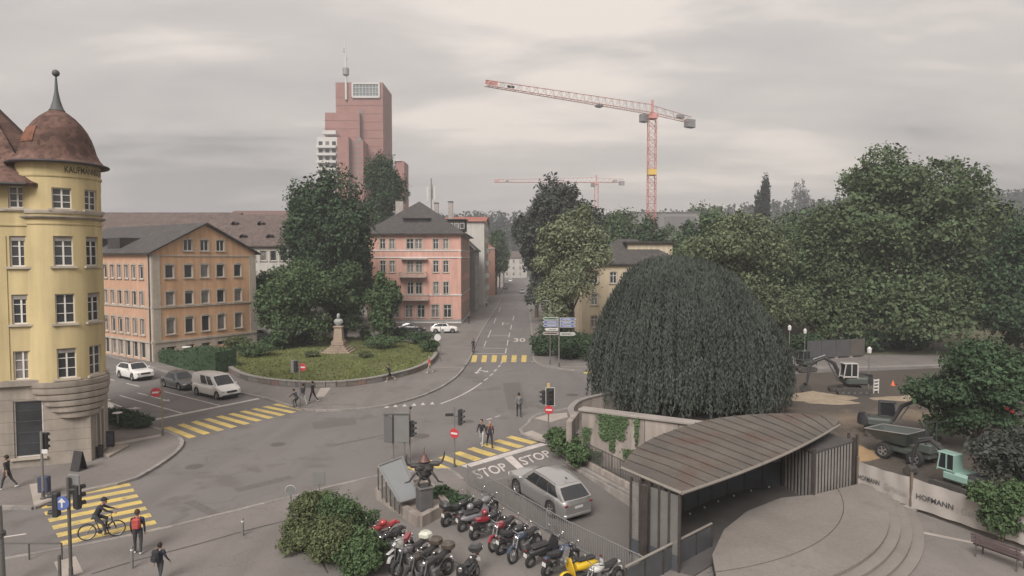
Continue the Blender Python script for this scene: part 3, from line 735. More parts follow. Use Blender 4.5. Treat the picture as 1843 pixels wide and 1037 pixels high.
# ---- 2. orange building
ob_k = Vector((-40.4, 72.9)); og = Vector((.56, .83)).normalized(); ol = Vector((.83, -.56)).normalized()
ob = thing('school_building', 'orange rendered building with gable end, arched windows and slate mansard', 'building', (ob_k.x, ob_k.y, 0.12))
M_OW = mat('orange_render', (0.52, 0.32, 0.195), 0.9, 0.1, 0.4, stain=0.2)
M_OW2 = mat('orange_render_shaded', (0.47, 0.29, 0.20), 0.9, 0.08, 0.4, stain=0.1)  # same render; weaker light on the long side is put into its colour
OL = ONP(ob_k, og, 460, 500)[0]; fo = Facade(ob, ob_k, og, OL); EZ = 12.4
def rowz(f, x, ya, yb_): return f.px(x, yb_)[1] - .12, f.px(x, ya)[1] - .12
uo = [fo.px(x, 500)[0] for x in (305.4, 339.5, 368.7, 396.9, 428)]
for ya, yb_ in ((477, 501), (525.5, 550), (573, 602)):
    za, zb = rowz(fo, 305.4, ya, yb_)
    for u in uo: fo.add(u, za, 1.0, zb - za, 'arch', curtain=.4, blind=.35)
za, zb = rowz(fo, 305.4, 622.6, 632)
for u in uo: fo.add(u, za, 1.0, zb - za, 'far', surround=False, sill=False, curtain=0)
za = EZ + .15
for x in (338.2, 368, 396.4): fo.add(fo.px(x, 440)[0], za, 1.05, 1.35, 'casement', curtain=.1)
apex_u = fo.px(369, 410)[0]; apex_z = EZ + 3.3
def gtop(u): return EZ + 3.3 * (u / apex_u if u < apex_u else (OL - u) / (OL - apex_u))
fo.build(-.1, apex_z, M_OW, 'gable_wall', .18, top=(gtop, [apex_u] + [OL * k / 20 for k in range(21)], [EZ]))
fl = Facade(ob, ob_k - ol * 24, ol, 24)
cols = [fl.px(x, 500)[0] for x in (254.3, 239.8, 226.4, 213.3, 201.8, 189.7)]
sp = (cols[0] - cols[-1]) / 5; cols = [cols[0] - sp * k for k in range(9)]
for ya, yb_ in ((477, 502), (525, 551), (574, 603)):
    za, zb = rowz(fl, 254.3, ya, yb_)
    for u in cols: fl.add(u, za, .95, zb - za, 'arch', curtain=.6, blind=.4)
za, zb = rowz(fl, 254.3, 616, 645)
for u in cols: fl.add(u, max(za, .2), 1.1, zb - za, 'far', surround=True, sill=False, curtain=.3)
fl.build(-.1, EZ, M_OW2)
zp = fo.px(275, 619)[1] - .12; zm = fo.px(275, 556)[1] - .12; zt = fo.px(275, 469.5)[1] - .12
for f in (fo, fl):
    f.band(zm, .2, .12); f.band(zp, .24, .14); f.band(-.1, zp, .05, M_TRIM, name='plinth') if False else None
    f.band(EZ - .35, .35, .18) if f is fl else f.band(EZ - .5, .16, .08)
for f, u0, u1 in ((fo, 0, .9), (fo, OL - .9, OL), (fl, 23.1, 24)): f.band(-.1, EZ - .2, .06, M_TRIM, u0, u1, 'quoin')
# stone plinth proud of the wall with the basement openings left free: three strips
for f, us in ((fo, uo), (fl, cols)):
    us = sorted(us); edges = [0] + [v for u in us for v in (u - .62, u + .62)] + [f.L]
    for k in range(0, len(edges), 2): f.band(-.1, zp, .04, M_TRIM, edges[k], edges[k + 1], 'plinth')
    f.band(zp - .55, .55, .035, M_TRIM, 0, f.L, 'plinth') if f is fo else None
part('rain_pipe', MB().tube([Vector(fl.P(23.6, -.15, 0)), Vector(fl.P(23.6, -.15, EZ))], .07, 8), mat('rain_pipe_brown', (.1, .07, .06), .6), ob, smooth=True)
on = Vector((-ol.x, -ol.y))
def ow(u, back, z): p = ob_k + og * u + on * back; return (p.x, p.y, z)
ov = .5
roof_faces(ob, [[ow(-ov, -ov, EZ - .1), ow(apex_u, -ov, apex_z + .25), ow(apex_u, 24, apex_z + .25), ow(-ov, 24, EZ - .1)],
                [ow(OL + ov, -ov, EZ - .1), ow(OL + ov, 24, EZ - .1), ow(apex_u, 24, apex_z + .25), ow(apex_u, -ov, apex_z + .25)]], M_TILE2)
# mansard dormer strip over the long side
dm = MB()
for (u0, u1) in ((8.2, 11.2), (13.6, 14.8), (17.0, 18.2)):
    dq = [ow(.5, u0, 0), ow(.5, u1, 0), ow(4.2, u1, 0), ow(4.2, u0, 0)]
    part('dormer', MB().prism([(p[0] - ob_k.x, p[1] - ob_k.y) for p in dq], EZ - .1, EZ + 1.75, True), M_TILE2, ob)
for k in range(4):
    p = ow(.45, 8.6 + k * .72, 0); window(ob, (p[0] - ob_k.x, p[1] - ob_k.y, EZ + .5), fl.a, .5, .95, 'far', False, False, .9)

# ---- generic plain blocks for the buildings further off
def block(name, label, x0, x1, y0, y1, h, mwall, roof, mroof, front=None, side=None, base=0.12, loc=None, winw=1.0, winh=1.5, style='cross', storeys=None, bands=True, ridge_z=None, axis='x', over=.5, sidewall=True, curtain=.3):
    """front faces -Y, side faces +X; front/side = window centres along the wall; storeys = sill heights"""
    b = thing(name, label, 'building', ((x0 + x1) / 2, y0, base))
    f = Facade(b, (x0, y0), (1, 0), x1 - x0)
    for z in storeys or []:
        for u in front or []: f.add(u, z, winw, winh, style, curtain=curtain)
    f.build(-.15, h, mwall)
    g = Facade(b, (x1, y0), (0, 1), y1 - y0)
    for z in storeys or []:
        for u in side or []: g.add(u, z, winw, winh, style, curtain=curtain)
    g.build(-.15, h, mwall)
    w = Facade(b, (x0, y1), (0, -1), y1 - y0); w.build(-.15, h, mwall)
    part('wall', MB().quad(*[(x - b.location.x, y1 - y0, z) for x, z in ((x1, -.15), (x0, -.15), (x0, h), (x1, h))]), mwall, b)
    if bands:
        for q in (f, g): q.band(h - .3, .32, .25)
    bx = over
    if roof == 'hip':
        rz_ = ridge_z; hw = min(x1 - x0, y1 - y0) / 2 + bx
        if axis == 'y':
            xm = (x0 + x1) / 2; a, c = (xm, y0 - bx + hw, rz_), (xm, y1 + bx - hw, rz_)
        else:
            ym = (y0 + y1) / 2; a, c = (x0 - bx + hw, ym, rz_), (x1 + bx - hw, ym, rz_)
        A, B, C, D = (x0 - bx, y0 - bx, h), (x1 + bx, y0 - bx, h), (x1 + bx, y1 + bx, h), (x0 - bx, y1 + bx, h)
        fs = [[A, B, a], [B, C, c, a], [C, D, c], [D, A, a, c]] if axis == 'y' else [[A, B, c, a], [B, C, c], [C, D, a, c], [D, A, a]]
        roof_faces(b, fs, mroof)
    elif roof == 'gable':
        if axis == 'x':
            ym = (y0 + y1) / 2
            roof_faces(b, [[(x0 - bx, y0 - bx, h - .1), (x1 + bx, y0 - bx, h - .1), (x1 + bx, ym, ridge_z), (x0 - bx, ym, ridge_z)], [(x1 + bx, y1 + bx, h - .1), (x0 - bx, y1 + bx, h - .1), (x0 - bx, ym, ridge_z), (x1 + bx, ym, ridge_z)]], mroof)
            for x in (x0, x1): part('gable', MB().add([(x - b.location.x, 0, h), (x - b.location.x, y1 - y0, h), (x - b.location.x, ym - y0, ridge_z - .15)], [(0, 1, 2)]), mwall, b)
        else:
            xm = (x0 + x1) / 2
            roof_faces(b, [[(x0 - bx, y0 - bx, h - .1), (xm, y0 - bx, ridge_z), (xm, y1 + bx, ridge_z), (x0 - bx, y1 + bx, h - .1)], [(x1 + bx, y0 - bx, h - .1), (x1 + bx, y1 + bx, h - .1), (xm, y1 + bx, ridge_z), (xm, y0 - bx, ridge_z)]], mroof)
            part('gable', MB().add([(x0 - b.location.x, 0, h), (x1 - b.location.x, 0, h), (0, 0, ridge_z - .15)], [(0, 1, 2)]), mwall, b)
    else:
        roof_faces(b, [[(x0 - .2, y0 - .2, h + .1), (x1 + .2, y0 - .2, h + .1), (x1 + .2, y1 + .2, h + .1), (x0 - .2, y1 + .2, h + .1)]], mroof)
    return b, f, g
M_WW = mat('off_white_render', (0.46, 0.44, 0.41), .9, .08, .3, stain=.12)
M_GW = mat('grey_render', (0.24, 0.245, 0.25), .9, .08, .3, stain=.1)
M_CW = mat('cream_render', (0.50, 0.42, 0.30), .9, .08, .3, stain=.12)
M_PW = mat('salmon_render', (0.57, 0.335, 0.278), .9, .08, .4, stain=.18)
M_BRICK = mat_rows('red_brick', (0.34, 0.155, 0.125), .25, .9, .12)
wb, f_, g_ = block('long_building', 'white building with long red-brown roof behind the orange building', -56, -28, 100, 116, 13.7, M_WW, 'gable', M_TILE3,
      [u for u in (16.2, 17.8, 19.3, 20.8, 22.3, 23.8, 25.3)], [], storeys=[2.0, 5.2, 8.2, 11.3], winw=.9, winh=1.5, ridge_z=18.9, style='far')
for k in range(5):
    for z, yy in ((15.0, 102.0), (17.2, 105.4)):
        x = -46 + k * 4.2 + (1.5 if z > 16 else 0)
        part('eyebrow_dormer', MB().lathe([(.55, 0), (.55, 1.0)], 10, c=(x - wb.location.x, yy - 100 - .9, z - .15), a0=0, a1=PI, axis='y'), M_DARK, wb)
block('long_building', 'big dull red roof at far left above the slate mansard', -84, -53, 118, 136, 15.5, M_WW, 'gable', M_TILE3, [], [], ridge_z=20.6, bands=False)
block('brick_building', 'flat red roofed block at far left below the wooded ridge', -74, -54, 165, 185, 20.0, M_BRICK, 'gable', mat_rows('brick_red_roof', (.15, .095, .085), .3, .85, .15), [], [], ridge_z=24.4, bands=False)
# ---- pink building
PX0, PX1, PY0, PY1 = -25.9, -9.1, 116.0, 139.5
pb = thing('apartment_building', 'salmon pink four storey building with balconies and grey hip roof', 'building', ((PX0 + PX1) / 2, PY0, .12))
fp = Facade(pb, (PX0, PY0), (1, 0), PX1 - PX0)
def pz(y): return fp.px(750, y)[1] - .12
def pu(x): return fp.px(640 + x / 3.457, 500)[0]
def rows(yz1, yz2): return pz(340 + yz2 / 3.457), pz(340 + yz1 / 3.457)
z0, z1 = rows(312, 375)
for x in (170, 228, 500, 562): fp.add(pu(x), z0, .95, z1 - z0, 'cross', curtain=.4)
for x in (340, 393): fp.add(pu(x), z0, 1.25, z1 - z0, 'cross', curtain=.4)
z0, z1 = rows(448, 520)
for x in (170, 228, 500, 562): fp.add(pu(x), z0, .95, z1 - z0, 'cross', curtain=.4)
for x in (340, 395): fp.add(pu(x), z0, 1.15, z1 - z0, 'cross', curtain=.4)
z0, z1 = rows(580, 655)
for x in (170, 228, 500, 562): fp.add(pu(x), z0, .95, z1 - z0, 'cross', curtain=.5)
for x in (340, 393): fp.add(pu(x), z0, 1.15, z1 - z0, 'cross', curtain=.4)
z0, z1 = rows(722, 800)
for x in (170, 245, 330, 406, 494, 571): fp.add(pu(x), z0, 1.35, z1 - z0, 'cross', curtain=.5)
PH = pz(421.5)
fp.build(-.15, PH, M_PW)
gp = Facade(pb, (PX1, PY0), (0, 1), PY1 - PY0)
for (a, b_) in ((312, 375), (448, 520), (580, 655), (722, 800)):
    z0, z1 = rows(a, b_)
    for k in range(7): gp.add(2.0 + k * 3.2, z0, 1.0, z1 - z0, 'cross', curtain=.5)
gp.build(-.15, PH, M_PW)
Facade(pb, (PX0, PY1), (0, -1), PY1 - PY0).build(-.15, PH, M_PW)
for f in (fp, gp):
    for y, h, o_ in ((383, .2, .1), (427, .2, .12), (660, .22, .14), (832, .25, .15)): f.band(pz(340 + y / 3.457) - .1, h, o_, M_WFRAME)
    f.band(PH - .15, .3, .35, M_WFRAME); f.band(-.15, .9, .08, mat('plinth_grey', (.26, .25, .24), .9, .1), name='plinth')
for u0, u1 in ((0, .5), (16.3, 16.8)): fp.band(.8, PH - 1, .06, M_PW, u0, u1, 'quoin')
rd = 23.0; hw = (PX1 - PX0) / 2 + .8; xm = (PX0 + PX1) / 2
A, B, C, D = (PX0 - .8, PY0 - .8, PH + .1), (PX1 + .8, PY0 - .8, PH + .1), (PX1 + .8, PY1 + .8, PH + .1), (PX0 - .8, PY1 + .8, PH + .1)
a_, c_ = (xm, PY0 + 7.4, rd - .6), (xm, PY1 - 7.4, rd - .6)
pr = roof_faces(pb, [[A, B, a_], [B, C, c_, a_], [C, D, c_], [D, A, a_, c_]], M_TILE2)
M_RAIL = mat('balcony_stone', (.42, .36, .31), .85, .1, 2)
for (xa, xb, y0_, y1_) in ((272, 442, 517, 550), (250, 455, 657, 692)):
    u0, u1 = pu(xa), pu(xb); zt = pz(340 + y0_ / 3.457); zb2 = pz(340 + y1_ / 3.457); ba = link('balcony', None, pb); ba.location = fp.P((u0 + u1) / 2, -.65, zb2); w = u1 - u0
    sl = part('slab', MB().box((0, 0, .08), (w, 1.3, .2)), M_RAIL, ba); part('handrail', MB().box((0, -.58, zt - zb2), (w, .12, .12)), M_RAIL, ba)
    for s_ in (-1, 1): part('handrail', MB().box((s_ * (w / 2 - .06), 0, zt - zb2), (.12, 1.0, .12)), M_RAIL, ba)
    bl = MB().lathe([(.05, 0), (.08, .2), (.04, .5), (.05, zt - zb2 - .2)], 6).mesh('baluster', M_RAIL)
    for k in range(18): put('baluster', bl, ba, (-w / 2 + .15 + (w - .3) * k / 17, -.58, .18))
    for s_ in (-1, 1): part('bracket', MB().box((s_ * w * .36, .25, -.2), (.2, .7, .4)), M_RAIL, ba)
part('awning', MB().box((fp.P(pu(367), -.5, 0)[0], -.45, pz(340 + 437 / 3.457)), (pu(450) - pu(285), .9, .09)), M_WFRAME, pb)
for (x0_, x1_, y0_, y1_, dep) in ((300, 455, 178, 250, 4.4), (575, 680, 185, 245, 5.0)):
    p0 = ATY(640 + x0_ / 3.457, 340 + y1_ / 3.457, PY0 + 1.9); p1 = ATY(640 + x1_ / 3.457, 340 + y0_ / 3.457, PY0 + 1.9)
    d_ = part('dormer', MB().prism([(p0.x - xm, 1.9), (p1.x - xm, 1.9), (p1.x - xm, 1.9 + dep), (p0.x - xm, 1.9 + dep)], p0.z - .6, p1.z - .35, True), M_TILE2, pb)
    part('dormer_roof', MB().prism([(p0.x - xm - .25, 1.55), (p1.x - xm + .25, 1.55), (p1.x - xm + .25, 1.9 + dep), (p0.x - xm - .25, 1.9 + dep)], p1.z - .347, p1.z - .2, True), M_DARK, d_)
    for k in range(3):
        window(pb, (p0.x - xm + (p1.x - p0.x) * (k + .5) / 3, 1.73, p0.z - .2), 0, .8, 1.0, 'far', False, False, .6)
for x, y in ((275, 195), (487, 197)):
    p = ATY(640 + x / 3.457, 340 + y / 3.457, PY0 + 3.6); part('skylight', MB().box((p.x - xm, 3.1, p.z - .25), (1.1, .9, .15)), M_CURT, pr)
M_CHIM = mat('chimney_render', (.33, .30, .28), .9, .15, 2)
for x, y, ww in ((-22, 128, 1.5), (-12.3, 131, .9), (-15.5, 134, .8)):
    c_ = part('chimney', MB().box((x - xm, y - PY0, 20.6), (ww, .9, 4.6)), M_CHIM, pb); part('chimney_cap', MB().box((x - xm, y - PY0, 22.98), (ww + .2, 1.1, .15)), M_DARK, c_)
# phone mast
pm = thing('antenna_mast', 'grey phone antenna mast with tall panels rising behind the pink roof', 'antenna', (-17.6, 142.5, 15))
part('pole', MB().tube([(0, 0, 0), (0, 0, 14.2)], .14, 8), M_METAL, pm)
for k, (x, z) in enumerate(((-.75, 10.6), (.75, 10.8), (.1, 11.3))):
    part('antenna_panel', MB().box((x, -.25 if k < 2 else .4, z), (.55, .22, 3.2), 0, .05), mat('antenna_white', (.48, .47, .46), .5, .1), pm)
    part('bracket', MB().box((x / 2, -.1, z + .9), (abs(x) + .1, .08, .08)), M_METAL, pm)
# ---- row along the street
block('street_building', 'grey rendered building along the street behind the pink one', -16, -8.0, 141, 158, 13.5, M_GW, 'gable', M_TILE2, [], [2, 5, 8, 11, 14], storeys=[1.2, 4.4, 7.4, 10.4], ridge_z=17.5, axis='y', winw=1.0, winh=1.5)
b4, f4, g4 = block('street_building', 'tall white street building with balconies and red roof edge', -17, -6.9, 162, 190, 21.0, M_WW, 'gable', mat_rows('bright_red_roof', (.30, .105, .075), .3, .85, .15), [], [2.5, 7, 11.5, 16, 20.5, 25], storeys=[1.2, 4.4, 7.6, 10.8, 14.0, 17.2], ridge_z=22.8, axis='x', winw=1.2, winh=1.7)
for z in (4.0, 7.2, 10.4, 13.6):
    for u in (4.7, 14): part('balcony', MB().box((g4.P(u, -.5, 0)[0], g4.P(u, -.5, 0)[1], z), (1.0, 2.6, 1.1), 0, .03), M_WW, b4)
block('street_building', 'farther brick red house along the street above the small trees', -18, -5.4, 205, 240, 15.0, mat('brick_plain', (.27, .15, .11), .9, .1), 'gable', M_TILE3, [], [3, 8, 13, 18, 23, 28], storeys=[1.5, 5, 8.5, 12], ridge_z=20.5, axis='y', winh=1.6)
block('street_building', 'pale small house at the far end of the street', -14, -3.6, 262, 300, 12.0, M_WW, 'gable', M_TILE3, [], [4, 10, 16, 22], storeys=[1.5, 5, 8.5], ridge_z=16.0, axis='y')
block('street_building', 'white house closing the far end of the street', -9, 9, 392, 402, 12.0, M_WW, 'gable', M_TILE3, [2, 6, 10, 14], [], storeys=[1.5, 5, 9], ridge_z=16.0, axis='x')
# shop canopy strip at street level
# ---- cream villa
vb, vf, vg = block('villa', 'cream villa with grey hip roof behind the weeping beech', 10.2, 24.8, 93, 105, 10.9, M_CW, 'hip', M_TILE2, [1.6, 4.3, 6.4, 8.8, 11.4, 13.4], [], storeys=[1.8, 5.0, 8.1], ridge_z=14.6, winw=.95, winh=1.6, curtain=.3)
ub = MB().prism([(-.4, 3.2), (6.2, 3.2), (6.2, 8), (-.4, 8)], 10.9, 13.9, True); up_ = part('attic_storey', ub, M_CW, vb)
part('attic_roof', MB().prism([(-.9, 2.7), (6.7, 2.7), (6.7, 8.4), (-.9, 8.4)], 13.902, 14.15, True), M_TILE2, up_)
for k in range(3): window(vb, (1.2 + k * 1.9, 3.05, 12.0), 0, .9, 1.5, 'far', False, False, .1)
part('rain_pipe', MB().tube([(.8, -.12, 0), (.8, -.12, 10.8)], .06, 6), M_DARK, vb)
# ---- concrete block under the crane and other far volumes
cbk, fc_, gc_ = block('concrete_building', 'plain grey concrete block standing at the foot of the red crane', 30.5, 47.5, 165, 185, 23.3, mat('raw_concrete_far', (.215, .21, .21), .9, .08, .3), 'flat', mat('flat_roof_grey', (.2, .2, .2), .9), [], [], bands=False)
part('recess', MB().box((3.5, -.06, 19.5), (8, .12, 5.5)), mat('raw_concrete_dark', (.17, .167, .167), .9, .1), cbk)
block('low_building', 'low building with pale roof between the trees left of the concrete block', 28, 38, 200, 215, 17.2, M_GW, 'flat', mat('pale_roof', (.33, .36, .37), .8), [], [], bands=False)
# ---- red tower
TY = 300.0
M_TRED = mat_rows('red_clinker', (0.285, 0.155, 0.138), 3.2, .85, .06)
M_TWH = mat('tower_white_concrete', (.50, .49, .48), .85, .06, .1)
tb = thing('office_tower', 'stepped red brick office tower with white balcony block and glazed top', 'tower', (-72, TY, 0))
def tx(px): return (px - CX) / F * TY
def tz(py): return CAM_H + (465 - py) / F * TY
def tbox(name, xa, xb, ytop, y0, y1, m, parent=None, zb=0.0):
    k = (TY + y0) / TY; x0, x1 = tx(xa) * k + 72, tx(xb) * k + 72
    return part(name, MB().prism([(x0, y0), (x1, y0), (x1, y1), (x0, y1)], zb, CAM_H + (tz(ytop) - CAM_H) * k, True), m, parent or tb)
tbox('shaft', 608, 692, 153, 0, 22, M_TRED)
tbox('shaft_step', 588.5, 650, 206, -3, 14, M_TRED)
for k in range(1, 24):
    z = k * 3.7
    part('floor_joint', MB().box((tx(650) + 72, -.03, z), (tx(692) - tx(608) + .06, .1, .14)), mat('clinker_joint', (.19, .105, .095), .9), tb)
    if z < tz(209): part('floor_joint', MB().box((tx(619.2) + 72, -3.03, z), (tx(650) - tx(588.5) + .06, .1, .14)), MATS['clinker_joint'], tb)
low = tbox('balcony_block', 573.5, 610, 249, -12, 6, M_TWH)
tbox('stair_shaft', 609.5, 630, 249, -12.6, 7, M_TRED)
gl = tbox('link_block', 630.2, 656, 255, -9, 5, M_TRED)
tbox('rear_wing', 712, 729, 292, -2, 10, M_TRED)
tbox('wing_roof', 711, 724, 290, -2.5, 8, M_TWH, None, tz(293))
for k in range(9):
    z = CAM_H + (tz(262 + k * 13.2) - CAM_H) * .96
    part('balcony', MB().box((tx(591.5) * .96 + 72, -12.9, z - 1.2), ((tx(609) - tx(574.5)) * .96, 1.6, 1.1)), M_TWH, tb)
    for j in range(3):
        window(tb, (tx(577 + j * 12 + 3) * .96 + 72, -12.16, z - .6), 0, 1.9, 2.0, 'far', False, False, .2)
M_TGL = mat('tower_glass', (.16, .19, .20), .25, .15, .2, spec=.5)
for k in range(18):
    z = tz(205 + k * 8.4); part('window', MB().box((tx(652.5) + 72, -3.1 if k > 5 else -.08, z), (1.6, .2, 1.5)), M_TGL, tb)
for k in range(10): 
    for j in range(3): part('window', MB().box((tx(634 + j * 7.5) * .97 + 72, -9.05, tz(264 + k * 9)), (.9, .12, 1.1)), M_TGL, tb)
tt = part('top_glazing', MB().box(((tx(638.5) + tx(686)) / 2 + 72, -.15, (tz(155) + tz(179)) / 2), (tx(685) - tx(639.5), .3, tz(155) - tz(179))), M_TGL, tb)
fr = MB()
for y in (155, 179): fr.box(((tx(638.5) + tx(686)) / 2 + 72, -.4, tz(y)), (tx(686) - tx(638), .6, .9))
for x in (638.5, 685.5): fr.box((tx(x) + 72, -.42, (tz(155) + tz(179)) / 2), (.8, .6, tz(155) - tz(179)))
part('top_frame', fr, M_TWH, tb)
for k in range(1, 8): part('mullion', MB().box((tx(638.5 + k * 5.9) + 72, -.33, (tz(155) + tz(179)) / 2), (.22, .3, tz(156) - tz(178))), M_TWH, tt)
for k in (1, 2): part('mullion', MB().box((tx(662) + 72, -.34, tz(155 + 8 * k)), (tx(685) - tx(639.5), .28, .2)), M_TWH, tt)
am = part('antenna', MB().tube([(tx(627.3) + 72, -.6, tz(184)), (tx(627.3) + 72, -.6, tz(125)), (tx(627) + 72, -.6, tz(98)), (tx(626.5) + 72, -.6, tz(71))], [.55, .55, .3, .12], 8), M_TWH, tb)
part('antenna_drum', MB().lathe([(1.35, tz(141)), (1.45, tz(140.5)), (1.45, tz(129.5)), (1.35, tz(129))], 16, c=(tx(627.3) + 72, -.6, 0)), M_METAL, am)
part('dish', MB().box((tx(624.3) + 72, -.6, tz(97)), (.9, .6, 1.9)), M_METAL, am); part('dish', MB().box((tx(628.6) + 72, -.6, tz(112)), (.6, .5, 1.1)), M_METAL, am)
part('roof_plant', MB().box((tx(604) + 72, -6, tz(246.5)), (6, 4, 1.6)), M_TWH, tb)
# ------------------------------------------------------------------ vegetation, hills
rng = np.random.default_rng(5)
def np_mesh(name, V, nq, m):
    """V: (4*nq, 3) corner points of nq quads"""
    me = bpy.data.meshes.new(name); n = nq * 4
    me.vertices.add(n); me.vertices.foreach_set('co', np.ascontiguousarray(V, dtype=np.float32).ravel())
    me.loops.add(n); me.loops.foreach_set('vertex_index', np.arange(n, dtype=np.int32))
    me.polygons.add(nq); me.polygons.foreach_set('loop_start', np.arange(0, n, 4, dtype=np.int32))
    me.update(calc_edges=True); me.materials.append(m); return me
def leaves(C, Nrm, size, aspect=0.6, wild=0.9):
    """leaf-clump quads at C, facing roughly Nrm"""
    n = len(C); N = Nrm + rng.normal(0, wild, (n, 3)); N /= np.linalg.norm(N, axis=1, keepdims=True) + 1e-9
    t = rng.normal(0, 1, (n, 3)); U = np.cross(N, t); U /= np.linalg.norm(U, axis=1, keepdims=True) + 1e-9; W = np.cross(N, U)
    s = size * .57 * np.clip(rng.lognormal(0, .38, (n, 1)), .4, 2.2); a, b = U * s, W * s * aspect; k = N * s * .25
    V = np.stack([C - a, C - b + k, C + a, C + b + k], 1)
    return V.reshape(-1, 3)
def lobe_points(c, r, n, low=-.35, shell=.5):
    d = rng.normal(0, 1, (n * 2, 3)); d /= np.linalg.norm(d, axis=1, keepdims=True)
    d = d[d[:, 2] > low - rng.uniform(0, .5, len(d))][:n]
    rad = shell + (1 - shell) * rng.random((len(d), 1)) ** .6 + np.abs(rng.normal(0, .09, (len(d), 1)))
    bumps = 1 + .12 * np.sin(d[:, :1] * 9 + c[0]) * np.cos(d[:, 1:2] * 8 + c[1])
    P_ = np.array(c) + d * rad * np.array(r) * bumps
    ns = 16; sd = rng.normal(0, 1, (ns, 3)); sd /= np.linalg.norm(sd, axis=1, keepdims=True); sd[:, 2] = np.where(sd[:, 2] < low, -sd[:, 2], sd[:, 2])
    k = rng.random(len(d)) < .30; w = rng.integers(0, ns, len(d)); ext = rng.uniform(.75, 1.32, (len(d), 1))      # sprays that break up the outline
    Q_ = np.array(c) + sd[w] * ext * np.array(r) + rng.normal(0, .11, (len(d), 3)) * np.array(r)
    P_[k] = Q_[k]; d = d.copy(); d[k] = sd[w][k]
    return P_, d
def auto_lobes(zc, rx, ry, rz, n, seed, lr=.42, flat=.75):
    q = np.random.default_rng(seed); L = []
    for k in range(n):
        d = q.normal(0, 1, 3); d /= np.linalg.norm(d); d[2] = abs(d[2]) if q.random() < .62 else d[2]
        rr = q.uniform(.48, .9) if k else 0
        s = q.uniform(.62, 1.25) * lr * (1.12 - .25 * (rr > .75))
        L.append(((d[0] * rr * rx, d[1] * rr * ry, zc + d[2] * rr * rz), (rx * s, ry * s, rz * s * flat)))
    L += [((0, 0, zc), (rx * .55, ry * .55, rz * .62)), ((0, 0, zc - rz * .4), (rx * .62, ry * .62, rz * .4))]
    return L
M_BARK = mat('bark', (0.085, 0.068, 0.055), .95, .3, 3, .5, 15)
def tree(name, label, loc, lobes, nleaf, size, m, trunk_r, crown_base, group=None, cat='tree', aspect=.6, wild=.9, shell=.32, limbs=True, low=-.35):
    t = thing(name, label, cat, loc, 0, group)
    vol = np.array([max(1e-3, (r[0] * r[1] * r[2]) ** (2 / 3)) for _, r in lobes]); cnt = np.maximum(20, (nleaf * 2.0 * vol / vol.sum()).astype(int))
    C, D = [], []
    for (c, r), k in zip(lobes, cnt):
        p, d = lobe_points(c, r, k, low, shell); C.append(p); D.append(d)
    C, D = np.concatenate(C), np.concatenate(D)
    keep = C[:, 2] > .15; C, D = C[keep], D[keep]
    D = D + np.array([0, 0, .35])
    V = leaves(C, D, size, aspect, wild)
    link('crown', np_mesh('crown', V, len(C), m), t)
    top = max(c[2] for c, r in lobes)
    tr = MB(); bend = rng.uniform(-.3, .3, 2)
    tr.tube([(0, 0, -.1), (0, 0, .25), (bend[0] * .4, bend[1] * .4, crown_base), (bend[0], bend[1], crown_base + (top - crown_base) * .75)], [trunk_r * 1.45, trunk_r, trunk_r * .8, trunk_r * .2], 9)
    if limbs:
        for (c, r) in lobes[:14]:
            z0 = crown_base * .85 + rng.uniform(0, .35) * max(.2, c[2] - crown_base); mid = (c[0] * .45, c[1] * .45, z0 + (c[2] - z0) * .55)
            tr.tube([(bend[0] * .4, bend[1] * .4, z0), mid, c], [trunk_r * .42, trunk_r * .25, trunk_r * .07], 5, False)
    part('trunk', tr, M_BARK, t, smooth=60, recalc=False)
    return t
LF_DARK = mat_leaf('leaf_dark_green', (0.052, 0.083, 0.046), .38)
LF_MID = mat_leaf('leaf_mid_green', (0.074, 0.112, 0.054), .36)
LF_CHEST = mat_leaf('leaf_chestnut', (0.088, 0.120, 0.064), .40)
LF_PALE = mat_leaf('leaf_pale_flowering', (0.115, 0.138, 0.080), .42)
LF_LIGHT = mat_leaf('leaf_light_robinia', (0.172, 0.196, 0.12), .35)
LF_COP = mat_leaf('leaf_copper_dark', (0.062, 0.070, 0.060), .38)
LF_BEECH = mat_leaf('leaf_weeping_beech', (0.066, 0.077, 0.066), .35)
LF_OLIVE = mat_leaf('leaf_olive_shrub', (0.098, 0.115, 0.058), .42)
LF_FAR = mat_leaf('leaf_far_forest', (0.022, 0.030, 0.024), .35)
def at(px, Y): return ((px - CX) / F * Y, Y, .1)
def top_at(py, Y): return CAM_H + (465 - py) * Y / F
def rt(name, label, px, ytop, Y, rx, nl, seed, nleaf, size, m, tr=.3, base_frac=.3, ry=None, lr=.42, flat=.75, skirt=0, **k):
    h = top_at(ytop, Y); cb = h * base_frac; rz = (h - cb) / 2; zc = cb + rz; q = np.random.default_rng(seed + 900); extra = []
    for i in range(skirt):
        a = 2 * PI * (i + q.uniform(-.3, .3)) / skirt; rr = q.uniform(.55, .85); s = q.uniform(.8, 1.25)
        extra.append(((math.cos(a) * rx * rr, math.sin(a) * (ry or rx * .85) * rr, h * q.uniform(.12, .34)), (rx * .24 * s, rx * .24 * s, h * .11 * s)))
    return tree(name, label, at(px, Y), auto_lobes(zc, rx, ry or rx * .85, rz * .98, nl, seed, lr, flat) + extra, nleaf, size, m, tr, cb * .9, **k)
